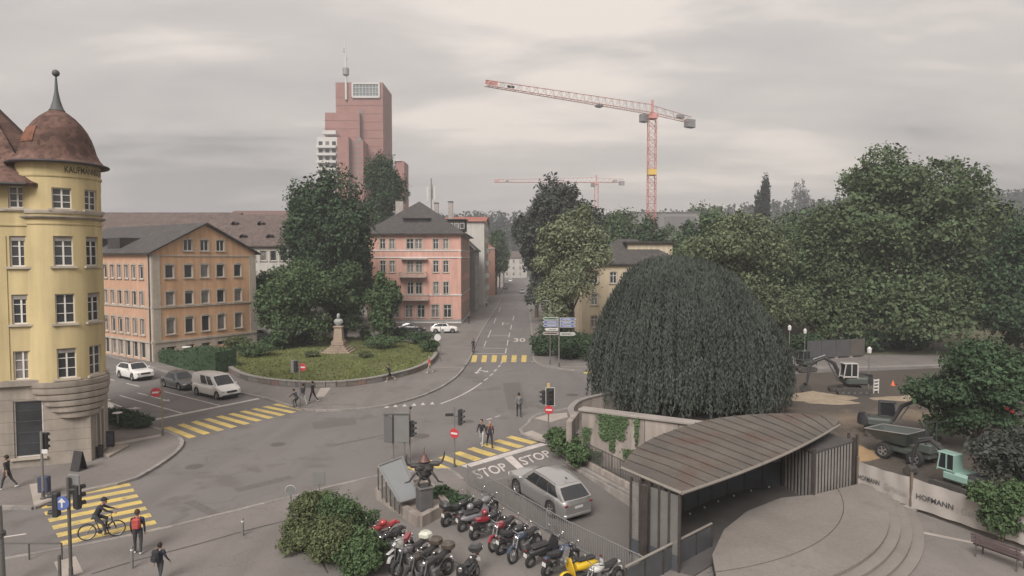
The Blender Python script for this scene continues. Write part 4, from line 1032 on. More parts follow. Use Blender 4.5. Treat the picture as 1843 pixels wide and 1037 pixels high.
# behind the monument
rt('broadleaf_tree', 'broad dark green tree filling the gap left of the pink building', 588, 318, 97, 6.3, 26, 1, 22000, .36, LF_DARK, .5, .06, lr=.40)
rt('poplar_tree', 'tall upright dark tree rising before the red tower', 690, 277, 144, 4.1, 16, 2, 10000, .36, LF_DARK, .35, .2, lr=.48, flat=.5)
rt('broadleaf_tree', 'dark tree between the broad tree and the pink building', 636, 365, 104, 3.6, 14, 3, 9000, .36, LF_DARK, .35, .08, skirt=5)
rt('broadleaf_tree', 'rounded mid green tree at left of the monument lawn', 528, 462, 82, 4.3, 18, 4, 13000, .28, LF_MID, .25, .06, skirt=7)
rt('broadleaf_tree', 'small rounded tree right behind the monument', 622, 484, 88, 3.2, 14, 5, 9000, .28, LF_MID, .22, .06, skirt=6)
rt('broadleaf_tree', 'narrow small tree before the left corner of the pink facade', 686, 488, 84, 2.2, 12, 6, 7000, .28, LF_MID, .18, .05, lr=.46)
rt('broadleaf_tree', 'dark low tree at the lawn edge beside the white building', 490, 490, 88, 3.0, 10, 7, 6000, .3, LF_MID, .2, .15)
# street
rt('copper_tree', 'tall dark tree with feathery top at the right side of the street', 1014, 332, 118, 7.4, 30, 8, 18000, .42, LF_COP, .5, .2, lr=.34, skirt=5)
rt('copper_tree', 'dark slender tree overhanging the street behind the light green one', 966, 372, 128, 4.4, 16, 9, 9000, .45, LF_COP, .4, .3)
rt('light_green_tree', 'airy light green tree beside the direction signs', 1032, 360, 82, 4.9, 26, 10, 14000, .22, LF_LIGHT, .3, .2, lr=.27, flat=.7, shell=.3)
rt('light_green_tree', 'low light green tree hanging over the pavement of the street', 1000, 500, 79, 2.4, 12, 41, 5000, .2, LF_LIGHT, .16, .22, lr=.36, shell=.3)
for k, (px, yt, Y, rx) in enumerate(((893, 416, 210, 3.6), (899, 436, 250, 3.6), (962, 430, 290, 4.6), (975, 432, 180, 4.0), (907, 448, 330, 4.0), (964, 446, 372, 5.5))):
    rt('street_tree', ('round green tree at the far left side of the street', 'small green tree farther down the left pavement', 'far green tree over the street vanishing point', 'dark round tree at the right kerb far down the street', 'farthest small tree left of the street', 'wide tree at the very end of the street')[k], px, yt, Y, rx, 9, 20 + k, 2600, .6, LF_MID if k % 2 == 0 else LF_DARK, .25, .25, group='trees along the far street')
# right side
rt('chestnut_tree', 'pale flowering tree between the weeping beech and the big chestnut', 1335, 356, 80, 7.4, 30, 11, 24000, .26, LF_PALE, .5, .04, lr=.28, skirt=14)
rt('chestnut_tree', 'huge spreading chestnut tree dominating the right background', 1618, 262, 84, 11.6, 52, 12, 50000, .33, LF_CHEST, .8, .06, ry=10, lr=.24, flat=.7, skirt=22)
rt('chestnut_tree', 'lower chestnut crown left of the huge tree behind the excavator', 1492, 352, 88, 5.6, 20, 13, 11000, .3, LF_CHEST, .45, .05, lr=.32, skirt=10)
rt('dark_tree', 'dark tree cut by the right edge behind the chestnut', 1862, 405, 74, 5.2, 18, 14, 11000, .32, LF_DARK, .45, .08, skirt=10)
rt('dark_tree', 'dark round tree at the far right below the ridge', 1800, 380, 110, 6.5, 16, 15, 9000, .34, LF_DARK, .4, .1, skirt=10)
rt('dark_tree', 'dark green tree filling the gap between pale tree and chestnut', 1425, 360, 112, 7.5, 18, 42, 11000, .38, LF_MID, .4, .06, skirt=8)
rt('dark_tree', 'dark green tree above the right shoulder of the weeping beech', 1275, 388, 104, 5.0, 14, 43, 7000, .38, LF_MID, .4, .08)
rt('dark_tree', 'shadowy tree right behind the crown of the weeping beech', 1420, 440, 100, 6.5, 14, 16, 8000, .36, LF_DARK, .4, .1)
rt('conifer_tree', 'pointed conifer standing out on the ridge right of the crane', 1372, 314, 240, 3.2, 14, 17, 2600, .7, LF_FAR, .4, .1, lr=.34)
rt('ridge_tree', 'lone thin tree standing on the ridge top', 1440, 322, 520, 6.5, 10, 18, 700, 1.1, LF_FAR, .4, .5, lr=.4)
rt('conifer_tree', 'dark cone shaped tree in front of the concrete block', 1172, 390, 135, 4.0, 12, 19, 4500, .42, LF_DARK, .3, .2)
for k, (px, yt, Y, rx) in enumerate(((1118, 378, 150, 6), (1092, 392, 165, 6), (1210, 405, 140, 5), (1245, 395, 125, 5), (1270, 372, 190, 8), (1150, 415, 128, 5))):
    rt('garden_tree', ('round tree above the villa roof at left', 'second tree above the villa roof beside the light green one', 'tree right of the cone shaped one', 'tree behind the pale flowering one at left', 'tall tree behind the concrete block at right', 'low tree right above the villa ridge')[k], px, yt, Y, rx, 10, 50 + k, 3600, .45, LF_DARK if k % 2 else LF_MID, .3, .2, group='garden trees behind the villa')
rt('garden_shrub_tree', 'dense dark shrub tree beside the construction site at right', 1768, 618, 39.5, 3.5, 26, 21, 15000, .17, LF_DARK, .2, .06, ry=2.6, lr=.38)
rt('garden_shrub', 'leafy young shrub at the bottom right before the banner fence', 1815, 868, 26.5, 1.25, 14, 22, 4500, .11, LF_MID, .06, .05, ry=.9, lr=.4, cat='shrub')
rt('garden_shrub', 'dark shrub at the right edge beside the light mini excavator', 1838, 770, 31, 2.0, 14, 23, 4500, .14, LF_COP, .08, .05, ry=1.2, cat='shrub')
def shrub(name, label, px, py, rx, h, seed, n, size, m, ry=None, z=.1, group=None):
    p = G(px, py, z)
    return tree(name, label, (p.x, p.y, z), auto_lobes(h * .45, rx, ry or rx, h * .55, 10, seed, .48, .9), n, size, m, .05, h * .15, cat='shrub', limbs=False, group=group, low=-.6)
# foreground shrub bed (lower centre)
for k, (px, py, rx, h) in enumerate(((562, 945, 1.0, 1.35), (622, 965, 1.2, 1.6), (590, 1010, 1.2, 1.5), (646, 1034, 1.0, 1.4), (545, 985, .9, 1.2))):
    shrub('bed_shrub', ('olive shrub at the left tip of the foreground bed', 'tallest olive shrub in the middle of the foreground bed', 'broad shrub in the foreground bed toward the bottom', 'shrub at the bottom edge beside the parked motorbikes', 'small shrub at the left side of the foreground bed')[k], px, py, rx, h, 60 + k, 5200, .085, LF_OLIVE if k % 2 == 0 else LF_MID, group='shrubs in the foreground bed')
for k, (px, py, rx, h, m) in enumerate(((455, 640, 2.0, 1.6, LF_MID), (500, 626, 2.4, 1.8, LF_DARK), (545, 618, 1.6, 1.3, LF_MID), (690, 626, 2.2, 1.5, LF_MID), (725, 612, 2.4, 1.7, LF_DARK), (760, 618, 1.6, 1.5, LF_DARK), (655, 642, .8, .6, LF_OLIVE), (560, 642, .7, .6, LF_OLIVE), (775, 632, 1.2, 1.2, LF_MID), (430, 634, 1.5, 2.0, LF_OLIVE))):
    shrub('lawn_shrub', ('mid green shrub at the left end of the lawn', 'dark shrub left of the monument under the tree', 'shrub left of the monument steps', 'shrub right of the monument path', 'dark shrub below the pink facade', 'dark shrub before the parked white car', 'small olive shrub right of the monument', 'small olive shrub in the lawn left of the steps', 'shrub at the right tip of the lawn', 'pale shrub beside the hedge')[k], px, py, rx, h, 80 + k, 2000, .16, m, z=.7, group='shrubs around the monument lawn')
for k, (px, py, rx, h) in enumerate(((975, 640, 1.6, 2.2), (1015, 645, 1.8, 2.6), (1050, 640, 2.0, 3.0), (1075, 650, 1.8, 2.6), (1000, 615, 2.4, 3.2))):
    shrub('garden_hedge_shrub', ('dark shrub left of the direction signs', 'dark shrub right behind the direction signs', 'dark shrub below the villa', 'dark shrub touching the weeping beech', 'tall dark shrub under the light green tree')[k], px, py, rx, h, 100 + k, 2600, .18, LF_DARK, group='garden shrubs behind the direction signs')
for k, (px, py, rx, h) in enumerate(((205, 760, 1.3, .9), (235, 764, 1.3, .8), (255, 768, .9, .55))):
    shrub('planter_shrub', ('low shrub in the corner bed beside the turret', 'low spreading shrub in the middle of the corner bed', 'small shrub at the tip of the corner bed')[k], px, py, rx, h, 110 + k, 2200, .09, LF_DARK, z=.12, group='shrubs in the corner bed')
for k, (px, py, rx, h) in enumerate(((1003, 800, .8, 1.0), (1022, 822, 1.0, 1.5), (1042, 838, .8, 1.2))):
    shrub('ramp_weed', ('weeds beside the signal pole at the ramp', 'tall weeds at the end of the concrete wall', 'weeds at the foot of the concrete wall')[k], px, py, rx, h, 120 + k, 1500, .12, LF_MID, z=.12, group='weeds beside the ramp')
for k, (px, py, rx, h) in enumerate(((800, 905, .7, .7), (828, 915, .6, .6), (1445, 640, 2.5, 2.8), (1560, 632, 3.0, 2.5), (1640, 628, 3.0, 2.2))):
    shrub('low_shrub', ('low shrub beside the bull sculpture', 'low shrub at the start of the ramp fence', 'dark shrub behind the site lantern', 'dark undergrowth below the chestnut', 'dark undergrowth right of the excavator')[k], px, py, rx, h, 130 + k, 1800, .11 if k < 2 else .25, LF_DARK, z=.1)

# weeping beech
def weeping():
    Y0 = 51.5; cx = (1243 - CX) / F * Y0; t = thing('weeping_beech', 'wide dome shaped weeping beech with curtains of dark foliage', 'tree', (cx, Y0, .05))
    C, U = [], []
    def px_x(px): return (px - CX) / F * Y0 - cx
    domes = [(px_x(1214), 0.0, 6.0, 6.2, top_at(461, Y0), 1700), (px_x(1300), -.4, 4.8, 5.4, top_at(530, Y0), 950), (px_x(1255), -.2, 5.2, 6.0, top_at(476, Y0), 900), (px_x(1140), -.8, 3.4, 4.6, top_at(540, Y0), 420), (px_x(1345), -.6, 3.0, 4.0, top_at(600, Y0), 420)]
    for dx, dy, rx, ry, H, ns in domes:
        for k in range(ns):
            th = rng.uniform(0, 2 * PI); q = rng.random() ** .6
            fold = .5 + .5 * math.sin(th * 17 + dx * 3 + 1.5 * math.sin(th * 5)); wob = .90 + .05 * math.sin(th * 5 + dx) + .13 * fold + .04 * math.sin(th * 31 + 2)
            rr = q * wob; r_end = min(1.02, rr + .17) * (1 + rng.uniform(-.08, .06))
            z_start = H * max(.0, 1 - (rr * .95) ** 3.0) ** .5 - rng.uniform(0, .6)
            z_end = rng.uniform(.4, 3.2) if q > .55 else max(.8, z_start - rng.uniform(1.5, 6.0))
            L = max(.5, z_start - z_end); n = int(L * 14.5) + 4; s = np.linspace(0, 1, n); sway = rng.normal(0, .10)
            rad = rr + (r_end - rr) * np.minimum(1, s * 2.2) ** .7
            x = dx + np.cos(th) * rad * rx + rng.normal(0, .07, n) + sway * np.sin(s * 5); y = dy + np.sin(th) * rad * ry + rng.normal(0, .07, n); z = z_start - L * s ** 1.15 + rng.normal(0, .06, n)
            C.append(np.stack([x, y, z], 1)); o = np.array([math.cos(th), math.sin(th), .25]); U.append(np.tile(o, (n, 1)))
    C = np.concatenate(C); N = np.concatenate(U) + rng.normal(0, .7, C.shape); N /= np.linalg.norm(N, axis=1, keepdims=True)
    dn = np.tile(np.array([0, 0, -1.0]), (len(C), 1)) + rng.normal(0, .2, C.shape); dn /= np.linalg.norm(dn, axis=1, keepdims=True); sd = np.cross(N, dn); sd /= np.linalg.norm(sd, axis=1, keepdims=True)
    a = dn * rng.uniform(.08, .2, (len(C), 1)); b = sd * rng.uniform(.03, .07, (len(C), 1))
    V = np.stack([C - a, C - b, C + a, C + b], 1).reshape(-1, 3)
    link('crown', np_mesh('crown', V, len(C), LF_BEECH), t)
    tr = MB().tube([(0, 0, -.1), (0, 0, .5), (.2, .1, 5), (0, 0, 10.5)], [.75, .55, .4, .1], 10)
    for k in range(12):
        a_ = k * 2.4; tr.tube([(.1, 0, 4 + k * .4), (2.2 * math.cos(a_), 2.2 * math.sin(a_), 7.5 + k * .2), (4.2 * math.cos(a_), 4.2 * math.sin(a_), 6.5 + k * .2)], [.2, .12, .05], 5, False)
    part('trunk', tr, M_BARK, t, smooth=60, recalc=False)
weeping()
# clipped hedges by the left road
def hedge(label, a, b, w, h):
    A, B = Vector(G2(*a)), Vector(G2(*b)); v = B - A; L_ = v.length; rz = math.atan2(v.y, v.x); m = (A + B) / 2
    t = thing('clipped_hedge', label, 'hedge', (m.x, m.y, .1), rz, 'clipped hedges beside the left road')
    n = int((L_ * w + 2 * h * (L_ + w)) * 42); P = rng.uniform(-.5, .5, (n, 3)) * np.array([L_, w, h]); ax = rng.choice(3, n, p=[w * h / (w * h + L_ * h + L_ * w), L_ * h / (w * h + L_ * h + L_ * w), L_ * w / (w * h + L_ * h + L_ * w)])
    sg = rng.choice([-.5, .5], n); D = np.zeros((n, 3)); dims = np.array([L_, w, h])
    for k in range(3): q = ax == k; P[q, k] = sg[q] * dims[k] + rng.normal(0, .05, q.sum()); D[q, k] = np.sign(sg[q])
    P[:, 2] += h / 2; link('crown', np_mesh('crown', leaves(P, D, .12, .7, .7), n, LF_DARK), t)
    part('core', MB().box((0, 0, h / 2 - .05), (L_ - .15, w - .15, h - .1)), LF_DARK, t)
hedge('lower clipped hedge at the corner of the orange building', (296, 653), (345, 666), 1.3, 1.5)
hedge('higher clipped hedge joining the lawn wall', (350, 664), (408, 672), 2.6, 2.3)
hedge('rear clipped hedge before the gable wall', (330, 640), (420, 628), 1.2, 1.6)

# hanging ivy on the concrete wall is added with the wall
def leaf_stuff(name, P, D, size, m, label, parent=None, aspect=.7, wild=.8):
    o = link(name, np_mesh(name, leaves(P, D, size, aspect, wild), len(P), m), parent); o['kind'] = 'stuff'
    if parent is None: tag(o, label, 'plants')
    return o

# ---- hills with forest
def ridge(px):
    xs = [-800, 0, 185, 300, 400, 500, 640, 740, 830, 930, 1060, 1120, 1200, 1270, 1350, 1430, 1500, 1600, 1760, 1843, 2600]
    ys = [372, 374, 377, 380, 383, 378, 378, 375, 374, 373, 374, 375, 370, 366, 354, 350, 349, 340, 335, 332, 330]
    return float(np.interp(px, xs, ys))
HY = 520.0
P = []
for j, (fy_, fz) in enumerate(((.80, 0.0), (.85, .10), (.93, .55), (1.0, .93), (1.3, .93), (1.9, .5))):
    row = []
    for px in range(-900, 2801, 100):
        Y = HY * fy_; hz = (465 - ridge(px)) / F * HY + CAM_H - 12
        row.append(((px - CX) / F * Y if j < 4 else (px - CX) / F * HY * 1.1, Y, max(-.5, hz * fz + (0 if j else -.5))))
    P.append(row)
struct('hills', MB().grid(P), mat_blend('forest_floor', (.045, .055, .03), (.075, .085, .045), .01, .4, .6, .95, .2, .5, 0), smooth=True)
def forest(name, label, n, sampler, hgt, q, size, m):
    C, D = [], []
    for k in range(n):
        x, y, z, s = sampler(k); h = hgt * s * rng.uniform(.75, 1.25); con = rng.random() < .4
        u = rng.random(q); a = rng.uniform(0, 2 * PI, q)
        r = h * (.24 * (1 - u * .92) if con else .28 * np.sqrt(np.maximum(.02, 1 - (2 * u - 1) ** 2))) * rng.uniform(.7, 1.0, q)
        C.append(np.stack([x + np.cos(a) * r, y + np.sin(a) * r, z + h * (.12 + .88 * u)], 1)); D.append(np.stack([np.cos(a), np.sin(a), u], 1))
    C, D = np.concatenate(C), np.concatenate(D)
    return leaf_stuff(name, C, D, size, m, label, aspect=.8)
def hill_s(k):
    px = rng.uniform(-300, 2150); t = rng.random() ** .55
    ys = np.array([.85, .93, 1.0, 1.04]) * HY; zs = np.array([.10, .55, .93, .95]); Y = .83 * HY + t * .21 * HY
    hz = (465 - ridge(px)) / F * HY + CAM_H - 12
    return (px - CX) / F * Y, Y, hz * float(np.interp(Y, ys, zs)) - 1, 1.0
forest('forest', 'dark wooded ridge along the whole horizon', 4200, hill_s, 11, 26, 1.4, LF_FAR)
def mid_s(k):
    while True:
        px = rng.uniform(-100, 2100); Y = rng.uniform(215, 410); x = (px - CX) / F * Y
        if -22 < x < 16 or (590 > px > 170 and Y < 260) or (560 < px < 740 and Y < 340): continue
        return x, Y, 0, 1.0
forest('woodland', 'band of trees and gardens between the houses and the wooded ridge', 420, mid_s, 14, 90, 1.15, LF_DARK)
# ------------------------------------------------------------------ lawn, monument, cranes, pavilion, walls and fences
W_PX = [(410, 666), (430, 678), (450, 685), (485, 691.5), (520, 695), (560, 697), (600, 696.5), (640, 693.5), (680, 687.5), (715, 679.5), (745, 671), (770, 659), (783, 646), (783, 635), (772, 626)]
W_LN = gpoly(W_PX, 0.12, 5); LZ = 0.62
lawn_poly = [tuple(p) for p in W_LN] + gpoly([(745, 616), (700, 611), (620, 606), (560, 606), (480, 612), (425, 640)], LZ)
lawn = struct('lawn', MB().prism(lawn_poly, 0.0, LZ - .08), M_LAWN)
def in_poly(P, poly):
    x, y = P[:, 0], P[:, 1]; inside = np.zeros(len(P), bool); n = len(poly)
    for i in range(n):
        (x1, y1), (x2, y2) = poly[i], poly[(i + 1) % n]
        c = ((y1 > y) != (y2 > y)) & (x < (x2 - x1) * (y - y1) / (y2 - y1 + 1e-12) + x1); inside ^= c
    return inside
pp = np.array(lawn_poly); lo, hi = pp.min(0), pp.max(0)
Q = rng.uniform(lo, hi, (42000, 2)); Q = Q[in_poly(Q, lawn_poly)]
den = np.sin(Q[:, 0] * .8) * np.cos(Q[:, 1] * .6) + rng.normal(0, .5, len(Q)); Q = Q[den > -.55]
hh = rng.uniform(.05, .16, len(Q)); C3 = np.stack([Q[:, 0], Q[:, 1], np.full(len(Q), LZ - .08) + hh * .7], 1)
gn = np.tile(np.array([0, -.9, .5]), (len(C3), 1))
tag(leaf_stuff('grass', C3, gn, .15, mat_leaf('grass_blades', (.115, .13, .05), .4), 'rough green grass on the raised monument lawn', None, .55, .6), 'rough green grass on the raised monument lawn', 'grass')
lw = thing('lawn_wall', 'low curved stone wall edging the monument lawn', 'wall', (W_LN[0][0], W_LN[0][1], .12)); lwb = Vector(W_LN[0])
SM = [mat('wall_stone_' + k, c, .9, .2, 2, .3, 14) for k, c in (('grey', (.185, .17, .16)), ('brown', (.165, .14, .122)), ('dark', (.13, .122, .116)), ('reddish', (.21, .14, .118)))]
rs = resample(W_LN, .92)
for i in range(len(rs) - 1):
    a, b = rs[i] - lwb, rs[i + 1] - lwb; v = b - a; m_ = (a + b) / 2
    part('stone', MB().box((m_.x, m_.y, .22 + .01 * (i % 3)), (v.length - .03, .36 + .03 * (i % 2), .46), math.atan2(v.y, v.x), .025), SM[[0, 1, 0, 2, 0, 1, 3, 0, 2][(i * 5) % 9]], lw)
    part('cap_stone', MB().box((m_.x, m_.y, .50), (v.length - .012, .46, .11), math.atan2(v.y, v.x), .015), M_KERB, lw)
paint('gravel_path', [gpoly([(548, 630), (585, 612), (648, 611), (690, 622), (672, 640), (560, 642)], LZ - .08)], mat('gravel_path', (.20, .172, .145), .95, .15, 3), LZ - .07, lawn)
# monument with bust
mp = G(610, 634, LZ - .07); mo = thing('monument', 'stone monument with pale bust on a stepped pedestal', 'monument', mp); mo.scale = (.84, .84, .88)
M_SAND = mat('monument_sandstone', (.285, .225, .175), .9, .15, 1.5, .1, 20, stain=.2)
for k in range(4): part('step', MB().box((0, 0, .12 + k * .24), (4.0 - k * .62, 4.0 - k * .62, .238), 0, .02), M_SAND, mo)
part('pedestal', MB().box((0, 0, 1.28), (1.75, 1.75, .6), 0, .05).box((0, 0, 1.66), (1.45, 1.45, .2), 0, .04), M_SAND, mo)
part('shaft', MB().add([(x, y, z) for z, w in ((1.755, .62), (3.4, .52)) for x, y in ((-w, -w), (w, -w), (w, w), (-w, w))], [(3, 2, 1, 0), (4, 5, 6, 7), (0, 1, 5, 4), (1, 2, 6, 5), (2, 3, 7, 6), (3, 0, 4, 7)]), M_SAND, mo)
part('cap', MB().box((0, 0, 3.5), (1.35, 1.35, .2), 0, .05), M_SAND, mo)
M_BUST = mat('pale_marble', (.27, .275, .27), .6, .12, 3)
bu = part('bust', MB().lathe([(.3, 3.6), (.34, 3.7), (.62, 3.95), (.7, 4.25), (.52, 4.5), (.22, 4.6), (.2, 4.75)], 16).xform(lambda x, y, z: (x, y * .65, z)), M_BUST, mo, smooth=50)
part('head', MB().ball((0, -.04, 4.98), .29, 14, 10, (.85, 1, 1.2)).ball((0, -.32, 4.94), .06, 6, 5, (.7, 1, 1.3)), M_BUST, bu, smooth=True)
part('beard', MB().ball((0, -.22, 4.78), .17, 10, 7, (1, .8, 1.2)), M_BUST, bu, smooth=True)

# ---- cranes
M_CRED = mat('crane_red', (.50, .235, .215), .5, .1, .5); M_CPINK = mat('crane_white', (.58, .50, .48), .5, .1, .5)
M_CGREY = mat('crane_grey', (.24, .24, .25), .7, .1); M_CYEL = mat('crane_yellow', (.60, .42, .12), .6)
def lattice(p0, p1, w0, w1, bays, r, sections=4, up=Vector((0, 0, 1)), tri=False):
    """chords and bracing between p0 and p1; returns two collectors"""
    p0, p1 = Vector(p0), Vector(p1); d = (p1 - p0); L_ = d.length; d /= L_
    if abs(d.z) > .9: a, b = Vector((1, 0, 0)), Vector((0, 1, 0))
    else: a = d.cross(up).normalized(); b = a.cross(d).normalized()
    ch, br = MB(), MB()
    def corner(t, k):
        w = w0 + (w1 - w0) * t
        o = ([(-.5, 0), (.5, 0), (0, 1)][k] if tri else [(-.5, -.5), (.5, -.5), (.5, .5), (-.5, .5)][k])
        return p0 + d * L_ * t + a * o[0] * w + b * o[1] * w * (1.15 if tri else 1)
    nk = 3 if tri else 4
    for k in range(nk): ch.tube([corner(0, k), corner(1, k)], r, 4)
    for i in range(bays):
        t0, t1 = i / bays, (i + 1) / bays
        for k in range(nk):
            k2 = (k + 1) % nk
            if i % 2: br.tube([corner(t0, k), corner(t1, k2)], r * .6, 4, False)
            else: br.tube([corner(t0, k2), corner(t1, k)], r * .6, 4, False)
            if not tri: br.tube([corner(t1, k), corner(t1, k2)], r * .5, 4, False)
    return ch, br
def crane(label, mast_xy, zb, zt, jtip, ctip, mw, r, jw, far=False):
    c = thing('tower_crane', label, 'crane', (mast_xy[0], mast_xy[1], 0)); B = Vector((mast_xy[0], mast_xy[1], 0))
    ch, br = lattice((0, 0, zb), (0, 0, zt), mw, mw, 14, r); m_ = part('mast', ch, M_CRED, c); part('mast_bracing', br, M_CRED if not far else M_CPINK, m_)
    part('base', MB().box((0, 0, .6), (5, 5, 1.2)), M_CONC, c)
    if zb > 2: part('mast', MB().box((0, 0, zb / 2), (mw * .9, mw * .9, zb)), M_CRED, c)
    part('yellow_mast_section', MB().box((0, 0, zb + (zt - zb) * .46), (mw * 1.1, mw * 1.1, 1.4)), M_CYEL, c)
    part('slewing_unit', MB().box((0, 0, zt + .5), (mw * 1.2, mw * 1.2, 1.3), 0, .1), M_CRED, c)
    j = Vector(jtip) - B; k = Vector(ctip) - B; jz = zt + 1.3
    dj = Vector((j.x, j.y, 0)); a = math.atan2(dj.y, dj.x)
    ch, br = lattice((0, 0, jz), (j.x, j.y, jz), jw, jw * .55, 44, r * .85, tri=True); jb = part('jib', ch, M_CRED, c); part('jib_bracing', br, M_CPINK, jb)
    ch, br = lattice((0, 0, jz), (k.x, k.y, jz), jw * .9, jw * .7, 10, r * .85, tri=True); cj = part('counter_jib', ch, M_CRED, c); part('counter_jib_bracing', br, M_CPINK, cj)
    part('counterweight', MB().box((k.x * .93, k.y * .93, jz - .3), (2.8, 1.6, 2.2), a, .08), M_CGREY, c)
    part('winch', MB().box((k.x * .68, k.y * .68, jz + .9), (2.4, 1.1, .9), a, .08), M_CGREY, c)
    part('cab', MB().box((math.cos(a) * 1.8 + math.sin(a) * 1.2, math.sin(a) * 1.8 - math.cos(a) * 1.2, zt + .1), (1.9, 1.4, 2.0), a, .12), M_CGREY, c)
    part('tower_head', MB().tube([(0, 0, jz), (0, 0, jz + jw * 1.7)], .3, 6), M_CRED, c)
    t = j * .36; part('trolley', MB().box((t.x, t.y, jz - .35), (1.6, 1.2, .5), a), M_CGREY, c)
    part('sign', MB().box((j.x * .97, j.y * .97, jz + .75), (3.0, .1, .75), a), M_CRED, jb)
    part('sign', MB().box((j.x * .87, j.y * .87, jz + .65), (1.8, .12, .5), a), M_DARK, jb)
    return c
crane('tall red tower crane with long jib rising over the concrete block', (35.0, 164.0), 22.0, 46.6, (-5.5, 138.0, 0), (48.2, 175.5, 0), 1.9, .10, 1.9)
crane('distant red and white tower crane behind the dark street tree', (44.5, 345.0), 12, 50.5, (-9.5, 345, 0), (59, 346, 0), 1.9, .13, 2.2, True)

# ---- concrete wall, terrace, pavilion right of the ramp
terr = struct('terrace', MB().prism([(5.6, 21.6), (8, 10), (45, 10), (24, 18), (17.3, 32.7), (13, 34.6), (8.5, 36.1), (7.6, 32.6), (6.2, 31.25), (4.9, 24.4)], -.28, .10, True), M_PLAZA)
CC = Vector((4.5, 34.3)); M_STG = mat_blend('stage_concrete', (.205, .184, .168), (.175, .159, .147), .5, .4, .62, .9, .1, 10, .15, c3=(.165, .15, .14), s3=.8, lo3=.6, hi3=.7)
def arc_poly(r, a0, a1, n=26): return [(CC.x + r * math.cos(a0 + (a1 - a0) * k / n), CC.y + r * math.sin(a0 + (a1 - a0) * k / n)) for k in range(n + 1)]
def clip_left(r): return arc_poly(r, R(-84), R(-8.5)) + [(14.35, 30.5), (12.66, 30.1), (10.5, 28.5), (8.8, 26.5), (7.6, 24.2), (6.9, 21.0)]
for i, r in enumerate((14.85, 14.42, 14.0, 13.58)):
    struct('stage_step', MB().prism([p for p in clip_left(r)], .05, .16 + i * .13, True), M_STG if i % 2 else mat('stage_concrete_b', (.195, .175, .16), .9, .1, .7, .1, 20), terr)
strip('stage_joint', arc_poly(11.8, R(-78), R(-12)), .04, .16 + 3 * .13 + .006, M_JOINT, terr)
strip('paving_joint', [(17.0, 27.6), (22, 24.2)], .25, .107, M_PALE, terr)
cw = thing('concrete_wall', 'high board marked concrete wall above the ramp with hanging ivy', 'wall', (4.05, 36.9, 0)); cwd = Vector((5.95, -3.4)).normalized(); cwn = Vector((-cwd.y, cwd.x)); cwa = math.atan2(cwd.y, cwd.x)
M_WC = mat('weathered_concrete', (.30, .262, .235), .9, .14, .7, .2, 16, stain=.38)
for k in range(4):
    c_ = cwd * (.93 + k * 1.86); part('panel', MB().box((c_.x, c_.y, 1.4), (1.84, .36, 3.4), cwa, .02), M_WC, cw)
c_ = cwd * 3.7; part('coping', MB().box((c_.x + cwn.x * .05, c_.y + cwn.y * .05, 3.17), (7.7, .75, .14), cwa, .02), mat('coping_concrete', (.27, .245, .225), .9, .15, 1, .1, 20), cw)
c_ = cwd * -.2; part('end_wall', MB().box((c_.x - .25, c_.y + 1.3, 1.05), (.34, 2.6, 2.7), cwa + .25, .02), M_WC, cw)
ip = []
for (u, top, ln, w) in ((1.5, 3.1, 1.5, .45), (1.9, 3.1, 2.0, .35), (2.4, 3.1, 1.3, .4), (.35, 2.2, 2.0, .25), (3.3, 3.15, 1.6, .14), (2.9, 1.3, 1.4, .35), (.9, .9, 1.1, .4)):
    n = int(ln * w * 900); s_ = rng.random(n) ** 1.3; uu = u + rng.normal(0, w * .5, n) * (1.15 - s_ * .7)
    ip.append(np.stack([cwd.x * uu - cwn.x * (.22 + rng.random(n) * .12), cwd.y * uu - cwn.y * (.22 + rng.random(n) * .12), top - s_ * ln], 1))
ip = np.concatenate(ip); iv = link('ivy', np_mesh('ivy', leaves(ip, np.tile(np.array([-cwn.x, -cwn.y, .3]), (len(ip), 1)), .085, .8, .5), len(ip), LF_MID), cw); iv['kind'] = 'stuff'
# pale curved parapet wall beside the beech
pw = thing('parapet_wall', 'pale curved parapet wall below the weeping beech', 'wall', (3.95, 43.9, .1)); M_PARA = mat('pale_plaster', (.36, .315, .285), .9, .1, .8, stain=.2)
pts = smooth_curve([(0, -5.6), (.05, -2), (.1, .4), (1.0, 3.0), (3.2, 5.2), (6.5, 6.6)], 4)
l_, r_ = offset_line(pts, .32)
for i in range(0, len(pts) - 4, 4):
    part('wall_section', MB().prism(l_[i:i + 5] + r_[i:i + 5][::-1], -.1, 1.35 if i > 3 else 1.2, True), M_PARA, pw)
    part('coping', MB().prism(offset_line(pts[i:i + 5], .42)[0] + offset_line(pts[i:i + 5], .42)[1][::-1], (1.352 if i > 3 else 1.202), (1.43 if i > 3 else 1.28), True), M_KERB, pw)
# railings: bars are parts, mesh shared
M_BAR = mat('railing_grey', (.20, .195, .19), .6, .1, 3, metal=.3); M_BARD = mat('railing_dark', (.07, .066, .064), .6, .15, 3)
def railing(name, label, pts, h, spacing, m, zf=lambda x, y: .1, group=None, curb=None, r=.016, posts=1.8):
    t = thing(name, label, 'railing', (pts[0][0], pts[0][1], 0), 0, group); o = Vector((pts[0][0], pts[0][1]))
    bar = MB().box((0, 0, h / 2), (r * 2, r * 2, h)).mesh('bar', m); post = MB().box((0, 0, (h + .04) / 2), (.06, .06, h + .04)).mesh('post', m)
    q = resample(pts, spacing)
    for i, p in enumerate(q):
        z = zf(p.x, p.y); put('post' if i % int(posts / spacing) == 0 else 'bar', post if i % int(posts / spacing) == 0 else bar, t, (p.x - o.x, p.y - o.y, z))
    for hz in (h, .1):
        part('rail', MB().tube([(p.x - o.x, p.y - o.y, zf(p.x, p.y) + hz) for p in (q if len(pts) > 2 else (q[0], q[-1]))], .026, 6), m, t, smooth=True)
    return t
